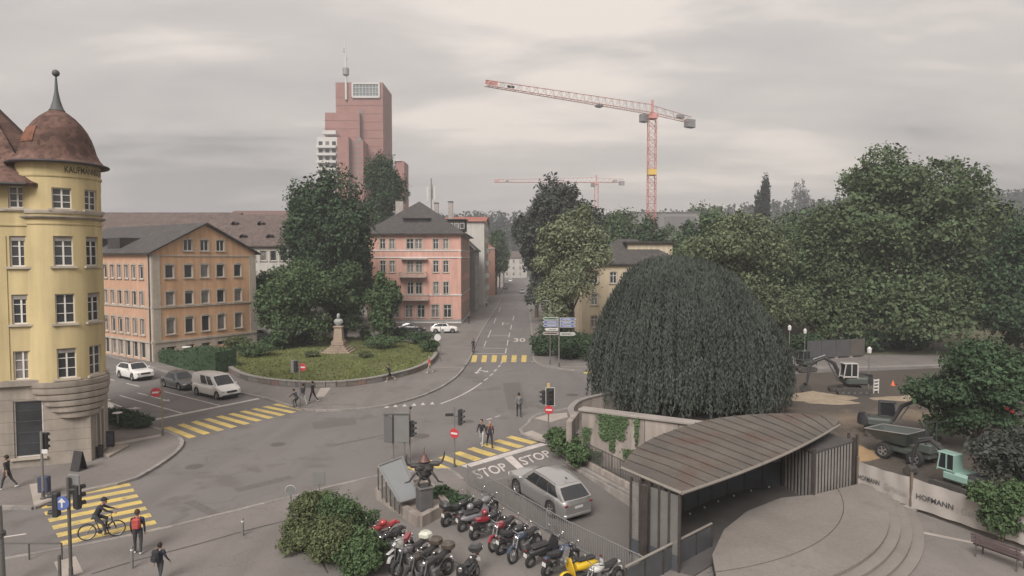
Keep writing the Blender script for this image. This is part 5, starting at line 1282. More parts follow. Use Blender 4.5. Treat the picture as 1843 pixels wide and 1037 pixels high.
railing('ramp_railing', 'long grey bar railing between the motorbikes and the ramp', [HOLE[0], FENCE_B, FENCE_C], .98, .125, M_BAR)
kw = KERB_R[1]; kx = KERB_R[2]
lo_w = thing('ramp_curb_wall', 'low concrete kerb wall along the right side of the ramp', 'wall', (kw[0], kw[1], 0))
part('wall', edge_wall((.35, .35), (kx[0] - kw[0] + .3, kx[1] - kw[1] + .3), .42, .34, -.5), M_WC, lo_w)
railing('ramp_railing', 'dark bar railing on the kerb wall below the ivy', [(kw[0] + .42, kw[1] + .1), (kx[0] + .3, kx[1] + .3)], .95, .14, M_BARD, lambda x, y: .42)
# pavilion
pv = thing('pavilion', 'curved glazed pavilion with rusty stained sheet metal roof', 'pavilion', (10, 29, .1)); PB = Vector((10, 29))
M_STEEL = mat('pavilion_dark_steel', (.055, .047, .043), .6, .25, 3)
M_RUST = mat_blend('weathered_roof_sheet', (.116, .104, .090), (.088, .079, .071), .5, .4, .62, .75, .12, 8, .15, stretch=(1, 1, 1), c3=(.10, .068, .056), s3=.42, lo3=.50, hi3=.66)
M_PGLASS = mat('pavilion_glass', (.22, .215, .205), .15, .15, .8, spec=.5, alpha=.55)
frontE = smooth_curve([(6.25, 23.55), (9.0, 25.75), (11.9, 28.3), (14.6, 30.9), (17.0, 33.4)], 4)
backE = smooth_curve([(4.40, 25.8), (5.55, 28.5), (7.5, 31.1), (11.0, 34.0), (15.2, 34.9), (17.05, 33.5)], 4)
def along(pts, t):
    P_ = [Vector(p) for p in pts]; ls = [(P_[i + 1] - P_[i]).length for i in range(len(P_) - 1)]; s = t * sum(ls)
    for i, l in enumerate(ls):
        if s <= l or i == len(ls) - 1: return P_[i] + (P_[i + 1] - P_[i]) * min(1, s / l)
        s -= l
NP = 18
def roofz(t, v): return 3.12 + .22 * v - .05 * math.sin(t * PI)
for i in range(NP):
    t0, t1 = i / NP + .0012, (i + 1) / NP - .0012; q = []
    for t, v in ((t0, 0), (t1, 0), (t1, .5), (t1, 1), (t0, 1), (t0, .5)):
        p = along(frontE, t).lerp(along(backE, t), v) - PB; q.append((p.x, p.y, roofz(t, v) + .05 * math.sin(v * PI)))
    mb = MB(); mb.add(q + [(x, y, z - .07) for x, y, z in q], [(0, 1, 2, 5), (5, 2, 3, 4), (11, 8, 7, 6), (10, 9, 8, 11)] + [(k, 6 + k, 6 + (k + 1) % 6, (k + 1) % 6) for k in range(6)])
    part('roof_sheet', mb, M_RUST, pv)
    if i:
        a, b = along(frontE, i / NP) - PB, along(backE, i / NP) - PB
        part('roof_seam', MB().tube([(a.x, a.y, roofz(i / NP, 0) + .03), ((a.x + b.x) / 2, (a.y + b.y) / 2, roofz(i / NP, .5) + .08), (b.x, b.y, roofz(i / NP, 1) + .03)], .018, 5), M_RUST, pv)
part('roof_edge', MB().tube([((p := along(frontE, k / 20) - PB).x, p.y, roofz(k / 20, 0) - .06) for k in range(21)], .07, 6), mat('roof_edge_metal', (.20, .18, .16), .6, .15, 2), pv, smooth=True)
part('roof_edge', MB().tube([((p := Vector(frontE[0]).lerp(Vector(backE[0]), k / 4) - PB).x, p.y, roofz(0, k / 4) - .06) for k in range(5)], .07, 6), MATS['roof_edge_metal'], pv, smooth=True)
BW = [(5.05, 24.5), (5.35, 26.2), (6.06, 27.8), (6.9, 28.7), (7.84, 29.35), (8.73, 30.1), (9.6, 30.85), (10.6, 31.6), (11.7, 32.3), (12.8, 32.8), (13.9, 33.1)]
for i, p in enumerate(BW):
    p = Vector(p) - PB; w = .2 if i == 0 else .1
    part('post', MB().box((p.x, p.y, 1.5), (w, w, 3.1), .4, .01), M_STEEL, pv)
    if i < len(BW) - 1:
        q = Vector(BW[i + 1]) - PB; v = q - p; m_ = (p + q) / 2; a = math.atan2(v.y, v.x)
        part('lower_panel', MB().box((m_.x, m_.y, .62), (v.length - .1, .05, 1.1), a), mat('pavilion_blue_grey_panel', (.07, .075, .085), .5, .15, 1), pv)
        g_ = part('glass_panel', MB().box((m_.x, m_.y, 2.05), (v.length - .1, .02, 1.7), a), M_PGLASS, pv)
        part('transom', MB().box((m_.x, m_.y, 1.2), (v.length - .1, .07, .06), a), M_STEEL, pv)
        part('transom', MB().box((m_.x, m_.y, 2.55), (v.length - .1, .05, .04), a), M_STEEL, pv)
        part('floor_light', MB().ball((q.x + .25, q.y - .3, .1), .05, 8, 5), mat('floor_light_white', (.55, .55, .55), .4), pv) if 2 < i else None
LE = [Vector((4.72, 25.35)).lerp(Vector((6.22, 23.72)), k / 5) - PB for k in range(6)]
for k, q in enumerate(LE):
    part('post', MB().box((q.x, q.y, 1.5), (.09, .09, 3.1), -.83), M_STEEL, pv)
    if k < 5:
        n_ = LE[k + 1]; m_ = (q + n_) / 2; a = math.atan2(n_.y - q.y, n_.x - q.x)
        part('glass_panel', MB().box((m_.x, m_.y, 1.75), ((n_ - q).length - .09, .02, 2.3), a), M_PGLASS, pv)
        part('lower_panel', MB().box((m_.x, m_.y, .33), ((n_ - q).length - .09, .04, .55), a), MATS['pavilion_blue_grey_panel'], pv)
part('floor', MB().prism([((Vector(p) - PB).x, (Vector(p) - PB).y) for p in BW] + [(4.4, 1.6), (2.66, 1.15), (.5, -.45), (-1.2, -2.45), (-2.4, -4.75), (-3.3, -5.6)], .0, .05, True), mat('pavilion_floor_shaded', (.085, .08, .078), .8, .15, 1), pv)  # dark floor; the roof's shade is put into its colour and outline
ks = thing('site_kiosk', 'slatted kiosk with flat dark top under the right end of the pavilion roof', 'kiosk', (15.5, 32.2, .1)); KB = Vector((15.5, 32.2))
kq = [(14.35, 30.5), (17.3, 32.5), (16.6, 34.0), (13.9, 32.9)]
part('core', MB().prism([(Vector(p) - KB) * .93 for p in kq], 0, 2.35, True), mat('kiosk_glass_dark', (.05, .052, .055), .3, .2, 1), ks)
part('top', MB().prism([(Vector(p) - KB) * 1.02 for p in kq], 2.402, 2.5, True), mat('kiosk_top', (.075, .07, .068), .8, .2, 1), ks)
slat = MB().box((0, 0, 1.2), (.12, .03, 2.4)).mesh('slat', mat('kiosk_slat', (.23, .215, .20), .7, .15, 2))
for i in range(4):
    a, b = Vector(kq[i]) - KB, Vector(kq[(i + 1) % 4]) - KB; v = b - a; n = max(5, int(v.length / .27)); ang = math.atan2(v.y, v.x)
    for k in range(n + 1): p = a + v * (k / n); put('slat', slat, ks, (p.x, p.y, 0), (0, 0, ang))
    part('post', MB().box((a.x, a.y, 1.3), (.14, .14, 2.7), ang), M_STEEL, ks)
for k, p in enumerate(((17.6, 32.75), (17.35, 33.1))): part('post', MB().box((p[0] - KB.x, p[1] - KB.y, 1.35), (.1, .1, 2.75)), M_STEEL, ks)
# stair railing at the lower edge
sr = thing('stair_railing', 'dark panel railing with pale handrail before the pavilion', 'railing', (3.95, 22.1, .05)); SB = Vector((3.95, 22.1)); ev = Vector((8.06, 25.8)) - SB
part('handrail', MB().tube([(0, 0, 1.05), (ev.x, ev.y, 1.05)], .05, 8), mat('handrail_pale', (.23, .21, .19), .7, .1, 2), sr, smooth=True)
for k in range(6): p = ev * (k / 5); part('post', MB().box((p.x, p.y, .5), (.06, .06, 1.05), .7), M_STEEL, sr)
for k in range(5): p = ev * ((k + .5) / 5); part('panel', MB().box((p.x, p.y, .52), (ev.length / 5 - .1, .02, .85), math.atan2(ev.y, ev.x)), mat('stair_panel_dark', (.075, .078, .085), .4, .15, 1), sr)
# banner fence of the building site
bf = thing('banner_fence', 'white printed banner fence on posts between terrace and building site', 'fence', (17.35, 32.4, .1)); FB = Vector((17.35, 32.4)); M_BAN = mat('banner_cloth', (.37, .34, .315), .85, .1, .8, .1, 6)
bp_ = [Vector((17.45, 32.35)), Vector((18.62, 29.85)), Vector((20.35, 26.5)), Vector((21.2, 24.8))]
T_H = text_mesh('HOFMANN', bold=.015); T_G = text_mesh(': Gartenbau')
for i in range(3):
    a, b = bp_[i] - FB, bp_[i + 1] - FB; v = b - a; n = Vector((-v.y, v.x)).normalized(); rows_ = []
    if n.x > 0: n = -n
    for z in (0.12, .6, 1.05, 1.5):
        rows_.append([(a.x + v.x * t + n.x * .04 * math.sin(t * 19 + z * 3), a.y + v.y * t + n.y * .04 * math.sin(t * 19 + z * 3), z + (-.06 * math.sin(t * PI) if z > 1 else 0)) for t in [k / 14 for k in range(15)]])
    g_ = MB().grid(rows_); pn = part('banner', g_, M_BAN, bf, smooth=True, recalc=False)
    part('post', MB().box((a.x, a.y, .85), (.1, .1, 1.75)), mat('fence_post_wood', (.15, .12, .095), .9, .2, 2), bf)
    def mk(u0, u1, z0, z1, a=a, v=v, n=n):
        def fn(x, y, _):
            t = u0 + (x + .5) * (u1 - u0); return (a.x + v.x * t + n.x * .06, a.y + v.y * t + n.y * .06, z0 + (y + .5) * (z1 - z0))
        return fn
    u = (.03, .44, .48, .93) if i == 0 else (.07, .50, .54, .98)
    text_on(T_H, mk(u[0], u[1], .62, .86), mat('banner_print_dark', (.05, .05, .055), .8), pn)
    text_on(T_G, mk(u[2], u[3], .56, .86), mat('banner_print_grey', (.29, .275, .26), .8), pn)
part('footing', MB().box(((bp_[1] - FB).x, (bp_[1] - FB).y, .06), (.5, .5, .12), .4), M_CONC, bf)

# ---- planter with sloping skylight and bronze sculpture (lower centre)
pl = thing('planter', 'low concrete planter wall holding the skylight and the sculpture', 'planter', (-4.4, 29.8, .1)); LB = Vector((-4.4, 29.8))
pq = [(-4.0, 27.7), (-2.95, 29.5), (-4.5, 33.1), (-6.7, 31.4)]
pqv = [Vector(p) - LB for p in pq]
for i in range(4):
    a, b = pqv[i], pqv[(i + 1) % 4]; part('wall', edge_wall(tuple(a * .94), tuple(b * .94 + (b - a).normalized() * .0), .5 - .004 * (i % 2), .3, -.1), M_WC, pl)
part('soil', MB().prism([tuple(p * .93) for p in pqv], 0, .40), mat('planter_slab', (.22, .19, .165), .9, .15, 1.2), pl)
sk = thing('skylight', 'sloping glass skylight on dark posts rising from the planter', 'skylight', (-5.4, 30.3, .5)); KB2 = Vector((-5.4, 30.3, .5))
gq = [Vector((-6.47, 31.0, 1.75)), Vector((-5.55, 32.4, 1.75)), Vector((-4.25, 29.3, .85)), Vector((-5.05, 28.65, .85))]
gq = [p - KB2 for p in gq]
mb = MB().add(gq + [p - Vector((0, 0, .04)) for p in gq], [(0, 1, 2, 3), (7, 6, 5, 4)] + [(k, 4 + k, 4 + (k + 1) % 4, (k + 1) % 4) for k in range(4)])
part('glass', mb, mat('skylight_glass', (.19, .20, .205), .12, .06, .5, spec=.6), sk)
for i in range(4): part('frame', MB().tube([gq[i] + Vector((0, 0, .03)), gq[(i + 1) % 4] + Vector((0, 0, .03))], .045, 6), M_METAL, sk)
for k in range(6):
    p = gq[0].lerp(gq[3], k / 5); part('post', MB().box((p.x, p.y, (p.z - .04 - .1) / 2 - .05), (.06, .06, p.z + .06)), M_STEEL, sk)
part('pane', MB().add([tuple(gq[0] - Vector((0, 0, .08))), tuple(gq[3] - Vector((0, 0, .08))), (gq[3].x, gq[3].y, -.05), (gq[0].x, gq[0].y, -.05)], [(0, 1, 2, 3)]), M_PGLASS, sk)
pd = thing('sculpture_pedestal', 'square dark stone pedestal under the bronze sculpture', 'pedestal', (-3.95, 28.85, .5))
part('block', MB().box((0, 0, .5), (.62, .62, 1.0), .5, .03), mat('dark_stone', (.09, .088, .09), .8, .15, 3), pd); part('cap', MB().box((0, 0, 1.035), (.72, .72, .07), .5, .015), mat('dark_stone_cap', (.12, .115, .112), .8, .15, 3), pd)
sc = thing('bronze_sculpture', 'dark bronze sculpture with pointed red top and raised horn-like arms', 'sculpture', (-3.95, 28.85, 1.57), .05); sc.scale = (.9, .9, .9)
M_BRZ = mat('dark_bronze', (.065, .062, .062), .5, .3, 5, metal=.5); M_BRZR = mat('reddish_bronze', (.13, .075, .068), .55, .2, 5, metal=.3)
part('body', MB().lathe([(.08, .28), (.2, .36), (.36, .6), (.42, .9), (.34, 1.12), (.18, 1.22)], 14).xform(lambda x, y, z: (x * (1.05 + .22 * math.sin(z * 17 + y * 9)), y * (.75 + .2 * math.sin(z * 13 + x * 11)), z)).box((.1, -.22, .75), (.3, .2, .34), .5, .06).box((-.16, -.2, .95), (.3, .2, .2), -.4, .06).tube([(-.35, -.1, .9), (-.15, -.34, .55), (.2, -.3, .4)], [.05, .07, .04], 6), M_BRZ, sc, smooth=25)
part('shoulder_slab', MB().box((-.42, 0, 1.02), (.55, .3, .18), .05, .05), M_BRZ, sc); part('shoulder_slab', MB().box((.48, .02, 1.1), (.6, .3, .2), -.04, .05), M_BRZ, sc)
hd = part('head', MB().lathe([(.26, 1.2), (.3, 1.26), (.16, 1.45), (.09, 1.58)], 10), M_BRZR, sc, smooth=30); part('spike', MB().tube([(0, 0, 1.55), (0.01, 0, 1.95)], [.035, .012], 6), M_BRZR, hd)
part('horn', MB().tube([(-.62, 0, 1.0), (-.85, -.02, 1.12), (-.9, -.02, 1.35), (-.86, 0, 1.6)], [.07, .06, .045, .02], 7), M_BRZ, sc, smooth=True)
part('horn', MB().tube([(.7, 0, 1.08), (.88, 0, 1.2), (.98, .02, 1.45), (1.02, 0, 1.72)], [.07, .06, .045, .02], 7), M_BRZ, sc, smooth=True)
for s_ in (-1, 1): 
    part('leg', MB().tube([(s_ * .12, 0, .5), (s_ * .3, -.1, .2), (s_ * .22, -.05, -.02)], [.09, .06, .05], 7), M_BRZ, sc, smooth=True)
    part('arm', MB().tube([(s_ * .32, -.1, .8), (s_ * .55, -.22, .55), (s_ * .72, -.2, .28), (s_ * .95, -.15, .2)], [.08, .06, .05, .03], 7), M_BRZ, sc, smooth=True)
part('base_plate', MB().box((0, 0, -.01), (.6, .5, .05), .5), M_BRZ, sc)
# ------------------------------------------------------------------ vehicles
def paint_mat(name, c, metal=.0, rough=.32): return mat(name, c, rough, .03, 2, metal=metal, spec=.5, coat=.8)
M_SILV = paint_mat('car_paint_silver', (.47, .465, .46), .75, .38); M_CWHT = paint_mat('car_paint_white', (.70, .685, .665)); M_CGRY = paint_mat('car_paint_dark_grey', (.085, .088, .092), .2)
M_CBLK = paint_mat('car_paint_black', (.03, .03, .033)); M_CLGT = paint_mat('car_paint_pale_grey', (.32, .32, .32), .3)
M_TYRE = mat('tyre_rubber', (.028, .027, .027), .9, .15, 5); M_RIM = mat('alloy_rim', (.34, .34, .34), .35, .1, 5, metal=.6); M_PLAST = mat('black_plastic', (.04, .04, .042), .6, .15, 4)
M_CGLS = mat('car_glass', (.022, .024, .027), .06, .1, 2, spec=.7); M_RED = mat('tail_light_red', (.15, .018, .02), .25, .1); M_HEADL = mat('headlight_clear', (.5, .5, .5), .15, .1); M_PLATE = mat('number_plate', (.55, .55, .53), .5, .05)
M_CHROME = mat('chrome', (.5, .5, .5), .15, .05, metal=.9)
def wheel_meshes(r, w):
    t = MB().lathe([(r * .64, -w / 2 + .01), (r * .9, -w / 2), (r * .985, -w / 2 + .03), (r, 0), (r * .985, w / 2 - .03), (r * .9, w / 2), (r * .64, w / 2 - .01)], 24, axis='y', caps=False)
    rim = MB().lathe([(r * .66, -w * .38), (r * .66, w * .38)], 20, axis='y', caps=False).lathe([(r * .66, w * .36), (r * .56, w * .42), (r * .52, w * .30)], 20, axis='y', caps=False).lathe([(.01, w * .36), (r * .14, w * .36), (r * .15, w * .25)], 12, axis='y', caps=False)
    for k in range(5):
        a = k * 2 * PI / 5; c, s = math.cos(a), math.sin(a); hw_ = r * .085
        rim.add([(c * q + s * e * hw_ * f, w * y, s * q - c * e * hw_ * f) for q, f, y in ((r * .1, .9, .37), (r * .62, 1.3, .36)) for e in (-1, 1)] + [(c * r * .1, w * .2, s * r * .1), (c * r * .62, w * .2, s * r * .62)], [(0, 1, 3, 2), (0, 2, 5, 4), (1, 4, 5, 3)])
    disc = MB().lathe([(r * .6, w * .1), (.02, w * .1)], 16, axis='y', caps=False)
    return fix(t.mesh('wheel', M_TYRE, 50)), fix(rim.mesh('rim', M_RIM, 40)), disc.mesh('brake_disc', M_PLAST)
WHEELS = {}
def wheel(parent, x, y, r, w):
    k = (round(r, 3), round(w, 3))
    if k not in WHEELS: WHEELS[k] = wheel_meshes(*k)
    t, rm, dc = WHEELS[k]; o = put('wheel', t, parent, (x, y, r), (0, 0, 0 if y > 0 else PI)); put('rim', rm, o); put('brake_disc', dc, o); return o
def car(label, loc, rz, L_=4.55, W=1.86, H=1.62, wb=2.72, wr=.35, m=None, kind='suv', name='parked_car', roof_m=None, group=None, tilt=0.0, cat='car'):
    m = m or M_CWHT; t = thing(name, label, cat, loc, rz, group)
    if tilt: t.rotation_euler = (0, tilt, rz)
    hl, hw = L_ / 2, W / 2; xf, xr = wb / 2 + (.02 if kind != 'van' else .12), -wb / 2 + .02
    if kind == 'van': tz = [(-hl, 1.02), (-hl + .1, 1.06), (.95, 1.08), (hl - .85, 1.12), (hl - .25, .92), (hl, .72)]
    elif kind == 'suv': tz = [(-hl, .84), (-hl + .1, 1.02), (-hl + .5, 1.09), (.3, 1.06), (hl - 1.1, 1.04), (hl - .35, .98), (hl - .08, .90), (hl, .78)]
    else: tz = [(-hl, .72), (-hl + .12, .9), (-hl + .7, .94), (.3, .92), (hl - 1.2, .88), (hl - .3, .74), (hl, .58)]
    sill = .26 if kind != 'sedan' else .2
    xs = sorted(set([-hl, -hl + .04, -hl + .12, -hl + .25, hl - .25, hl - .12, hl - .04, hl] + [xr + k * .075 for k in range(-6, 7)] + [xf + k * .075 for k in range(-6, 7)] + [-hl + .4, 0, .4, -.5, .8]))
    xs = [x for x in xs if -hl <= x <= hl]; ar = wr + .06; body = MB(); rows_ = []
    for x in xs:
        e = min(1, (hl - abs(x)) / .55); h_ = hw * (.80 + .20 * (1 - (1 - e) ** 2.4)); zt = float(np.interp(x, *zip(*tz))); zb = sill + .10 * max(0, 1 - (hl - abs(x)) / .3)
        for c in (xf, xr):
            if abs(x - c) < ar: zb = max(zb, wr + math.sqrt(ar * ar - (x - c) ** 2) * .97)
        q = [(h_ * .95, zb), (h_ * 1.0, zb + (zt - zb) * .30), (h_ * .995, zb + (zt - zb) * .62), (h_ * .965, zb + (zt - zb) * .88), (h_ * .90, zt), (h_ * .5, zt + .03), (0, zt + .04)]
        rows_.append([(x, y, z) for y, z in q] + [(x, -y, z) for y, z in q[-2::-1]])
    body.grid(rows_)
    for r_ in (rows_[0], rows_[-1]): body.add(r_, [tuple(range(len(r_)))])
    bo = part('body', body, m, t, smooth=38)
    part('underbody', MB().box((0, 0, .42), (L_ * .93, W * .80, .36)), M_PLAST, t)
    # greenhouse
    if kind == 'van': g = dict(br=-hl + .06, rr=-hl + .16, rf=hl - 1.75, bf=hl - .82, zb=1.05, wb_=.93, wr_=.83)
    elif kind == 'suv': g = dict(br=-hl + .14, rr=-hl + .78, rf=.42, bf=hl - 1.2, zb=1.04, wb_=.925, wr_=.75)
    else: g = dict(br=-hl + .55, rr=-hl + 1.25, rf=.25, bf=hl - 1.25, zb=.88, wb_=.88, wr_=.67)
    zr = H; B = lambda s: g['br'] + (g['bf'] - g['br']) * s; Rr = lambda s: g['rr'] + (g['rf'] - g['rr']) * s
    def S(s, v, side):      # point on the side of the greenhouse
        bul = .03 * math.sin(PI * v)
        x = B(s) + (Rr(s) - B(s)) * v; return (x, side * (hw * (g['wb_'] + (g['wr_'] - g['wb_']) * v) + bul - .10 * hw * (abs(s - .45) * 1.4) ** 2.5), g['zb'] + (zr - .07 - g['zb']) * v + (.05 * math.sin(PI * s) - (.07 * (1 - s) ** 2 if kind == 'suv' else 0)) * v)
    gh = MB(); ss = [k / 10 for k in range(11)]
    for side in (1, -1): gh.grid([[S(s, v, side) for s in ss] for v in (0, .35, .7, 1.0)])
    roof_rows = [[(S(s, 1, 1)[0], S(s, 1, 1)[1] * q, S(s, 1, 1)[2] + .055 * (1 - q * q)) for s in ss] for q in (1, .7, 0, -.7, -1)]
    for sx in (0, 1): gh.grid([[(S(sx, v, 1)[0] + (.09 if sx else -.07) * (1 - q * q) * (1 - .5 * v), S(sx, v, 1)[1] * q, S(sx, v, 1)[2] + .055 * (1 - q * q) * v) for q in (1, .5, 0, -.5, -1)] for v in (0, .5, 1)])
    ca = part('cabin', gh, m, t, smooth=38, recalc=False)
    part('roof', MB().grid(roof_rows), roof_m or m, t, smooth=38, recalc=False)
    wins = {'suv': [(.10, .325), (.335, .615), (.625, .90)], 'sedan': [(.12, .44), (.48, .86)], 'van': [(.42, .66), (.70, .90)]}[kind]
    off = .012
    for side in (1, -1):
        for a, b in wins:
            pts = [S(a, .12, side), S(b, .12, side), S(b - .02, .9, side), S(a + .02, .9, side)]; n_ = 5; P2 = []
            for v in (.1, .5, .9): P2.append([(lambda p: (p[0], p[1] + side * off, p[2] + .003))(S(a + (b - a) * k / n_, v, side)) for k in range(n_ + 1)])
            part('side_window', MB().grid(P2), M_CGLS, t, smooth=True, recalc=False)
    for sx, nm in ((1, 'windscreen'), (0, 'rear_window')):
        P2 = [[(S(sx, v, 1)[0] + ((.09 if sx else -.07) * (1 - q * q) * (1 - .5 * v) + (.012 if sx else -.012)), S(sx, v, 1)[1] * q, S(sx, v, 1)[2] + .055 * (1 - q * q) * v + .008) for q in (.88, .45, 0, -.45, -.88)] for v in (.07, .5, .93 if sx else .85)]
        part(nm, MB().grid(P2), M_CGLS, t, smooth=True, recalc=False)
    for c in (xf, xr):
        for s_ in (1, -1): wheel(t, c, s_ * (hw - .125), wr, .22)
    nz = float(np.interp(hl, *zip(*tz)))
    for s_ in (1, -1):
        part('headlight', MB().box((hl - .16, s_ * hw * .70, nz + .0), (.3, .36, .13), -s_ * .45, .04), M_HEADL, t)
        part('tail_light', MB().box((-hl + .06, s_ * hw * .70, .86 if kind != 'van' else 1.0), (.12, .34, .09 if kind != 'van' else .42), s_ * .32, .03), M_RED, t)
        part('mirror', MB().box((B(.93), s_ * (hw + .07), g['zb'] + .07), (.14, .22, .15), 0, .05), m, t)
        for dx in ((.15, -.95) if kind != 'van' else (.95,)): part('door_handle', MB().box((dx, s_ * (hw * .985), g['zb'] - .17), (.2, .035, .035), 0, .01), m if kind != 'suv' else M_CHROME, t)
        part('side_skirt', MB().box((0, s_ * hw * .945, sill - .01), (wb - 2 * ar, .08, .12), 0, .02), M_PLAST if kind != 'sedan' else m, t)
        if kind == 'suv': part('roof_rail', MB().tube([(*S(.08, 1, s_)[:2], S(.08, 1, s_)[2] + .03), (*S(.5, 1, s_)[:2], S(.5, 1, s_)[2] + .05), (*S(.95, 1, s_)[:2], S(.95, 1, s_)[2] + .03)], .022, 6), M_METAL, t)
    part('grille', MB().box((hl - .03, 0, nz - .07), (.1, hw * .95, .2), 0, .03), M_PLAST, t)
    part('front_bumper', MB().box((hl - .12, 0, sill + .1), (.32, W * .84, .22), 0, .08), M_PLAST, t)
    part('rear_bumper', MB().box((-hl + .12, 0, sill + .1), (.32, W * .86, .24), 0, .08), M_PLAST if kind != 'sedan' and m is not M_SILV else m, t)
    for x in (hl + .02, -hl - .015): part('number_plate', MB().box((x, 0, .5 if x > 0 else .72), (.02, .46, .11)), M_PLATE, t)
    part('antenna', MB().box((g['rr'] + .25, 0, H + .05), (.16, .035, .07), 0, .015), M_PLAST, t)
    return t
hd_ = math.atan2(-.59, .81)
fl_, rl_ = GR(930, 889), GR(994.5, 932); hv = Vector((fl_.x - rl_.x, fl_.y - rl_.y)).normalized(); cen = Vector(((fl_.x + rl_.x) / 2, (fl_.y + rl_.y) / 2)) + Vector((hv.y, -hv.x)) * .82
car('silver estate SUV driving up the ramp toward the stop line', (cen.x, cen.y, RZ(cen.x, cen.y) + .01), math.atan2(hv.y, hv.x), 4.72, 1.92, 1.67, 2.80, .385, M_SILV, 'suv', 'driving_car', tilt=-math.atan(SLOPE) * abs(hv.dot(RD)))
p = G(243, 681); car('white SUV with dark roof glass driving out of the left road', (p.x, p.y, .005), hd_, 4.5, 1.86, 1.64, 2.7, .36, M_CWHT, 'suv', 'driving_car', roof_m=M_CBLK)
p = G(325, 697); car('dark grey car half hidden behind the white van', (p.x, p.y, .005), hd_, 4.5, 1.82, 1.48, 2.68, .33, M_CGRY, 'sedan', 'driving_car')
p = G(389, 712); car('white panel van waiting at the left stop line', (p.x, p.y, .005), hd_, 4.95, 1.92, 1.92, 3.1, .34, M_CWHT, 'van', 'delivery_van', cat='van')
p = G(172, 744); car('white car mostly hidden behind the yellow turret building', (p.x - .3, p.y, .005), hd_, 4.2, 1.78, 1.5, 2.55, .32, M_CWHT, 'sedan', 'driving_car')
p = G(799, 599, .12); car('white SUV with black roof parked before the pink building', (p.x, p.y, .125), .12, 4.2, 1.8, 1.6, 2.6, .34, M_CWHT, 'suv', 'parked_car', roof_m=M_CBLK)
p = G(740, 597, .12); car('dark car parked before the pink building beside the white SUV', (p.x, p.y, .125), .05, 4.5, 1.82, 1.46, 2.65, .33, M_CBLK, 'sedan', 'parked_car')
p = G(388, 620, .12); car('white car parked behind the hedge at the orange gable', (p.x, p.y, .125), .9, 4.3, 1.8, 1.48, 2.6, .33, M_CWHT, 'sedan', 'parked_car')
p = G(470, 611, .12); car('pale car parked under the trees left of the monument', (p.x, p.y, .125), .4, 4.3, 1.8, 1.48, 2.6, .33, M_CLGT, 'sedan', 'parked_car')
gs = 'cars far down the street'
car('dark car coming along the street, nearest of the far cars', (4.3, 181, .005), -PI / 2 + .02, 4.4, 1.82, 1.5, 2.6, .33, M_CBLK, 'sedan', 'driving_car', group=gs)
car('silver car parked at the right kerb far down the street', (3.4, 220, .005), -PI / 2 + .02, 4.4, 1.82, 1.5, 2.6, .33, M_CLGT, 'sedan', 'parked_car', group=gs)
car('dark car driving away at the left side of the far street', (-2.6, 246, .005), PI / 2, 4.4, 1.82, 1.5, 2.6, .33, M_CGRY, 'sedan', 'driving_car', group=gs)
car('white car at the very end of the street', (-.8, 330, .005), PI / 2, 4.4, 1.82, 1.5, 2.6, .33, M_CWHT, 'sedan', 'driving_car', group=gs)

# ---- motorbikes
def bike_wheel(parent, x, r, w):
    k = ('b', round(r, 3), round(w, 3))
    if k not in WHEELS:
        t = MB().torus((0, 0, 0), r - w / 2, w / 2, 24, 8); rm = MB().torus((0, 0, 0), r - w * .95, w * .22, 20, 6).lathe([(.05, -.07), (.05, .07)], 8, axis='y')
        for q in range(6): a = q * PI / 3; rm.tube([(0, 0, 0), (math.cos(a) * (r - w), 0, math.sin(a) * (r - w))], .013, 4, False)
        rm.lathe([(.13, .05), (.13, .058), (.06, .058)], 12, axis='y', caps=False)
        WHEELS[k] = (t.mesh('wheel', M_TYRE, True), fix(rm.mesh('rim', M_RIM, 40)))
    t, rm = WHEELS[k]; o = put('wheel', t, parent, (x, 0, r)); put('rim', rm, o); return o
M_SEAT = mat('seat_vinyl', (.035, .034, .036), .7, .1, 4); M_MIRR = mat('mirror_glass', (.75, .75, .74), .08, .02, metal=.9); M_ENG = mat('engine_alloy', (.16, .16, .165), .45, .2, 6, metal=.6)
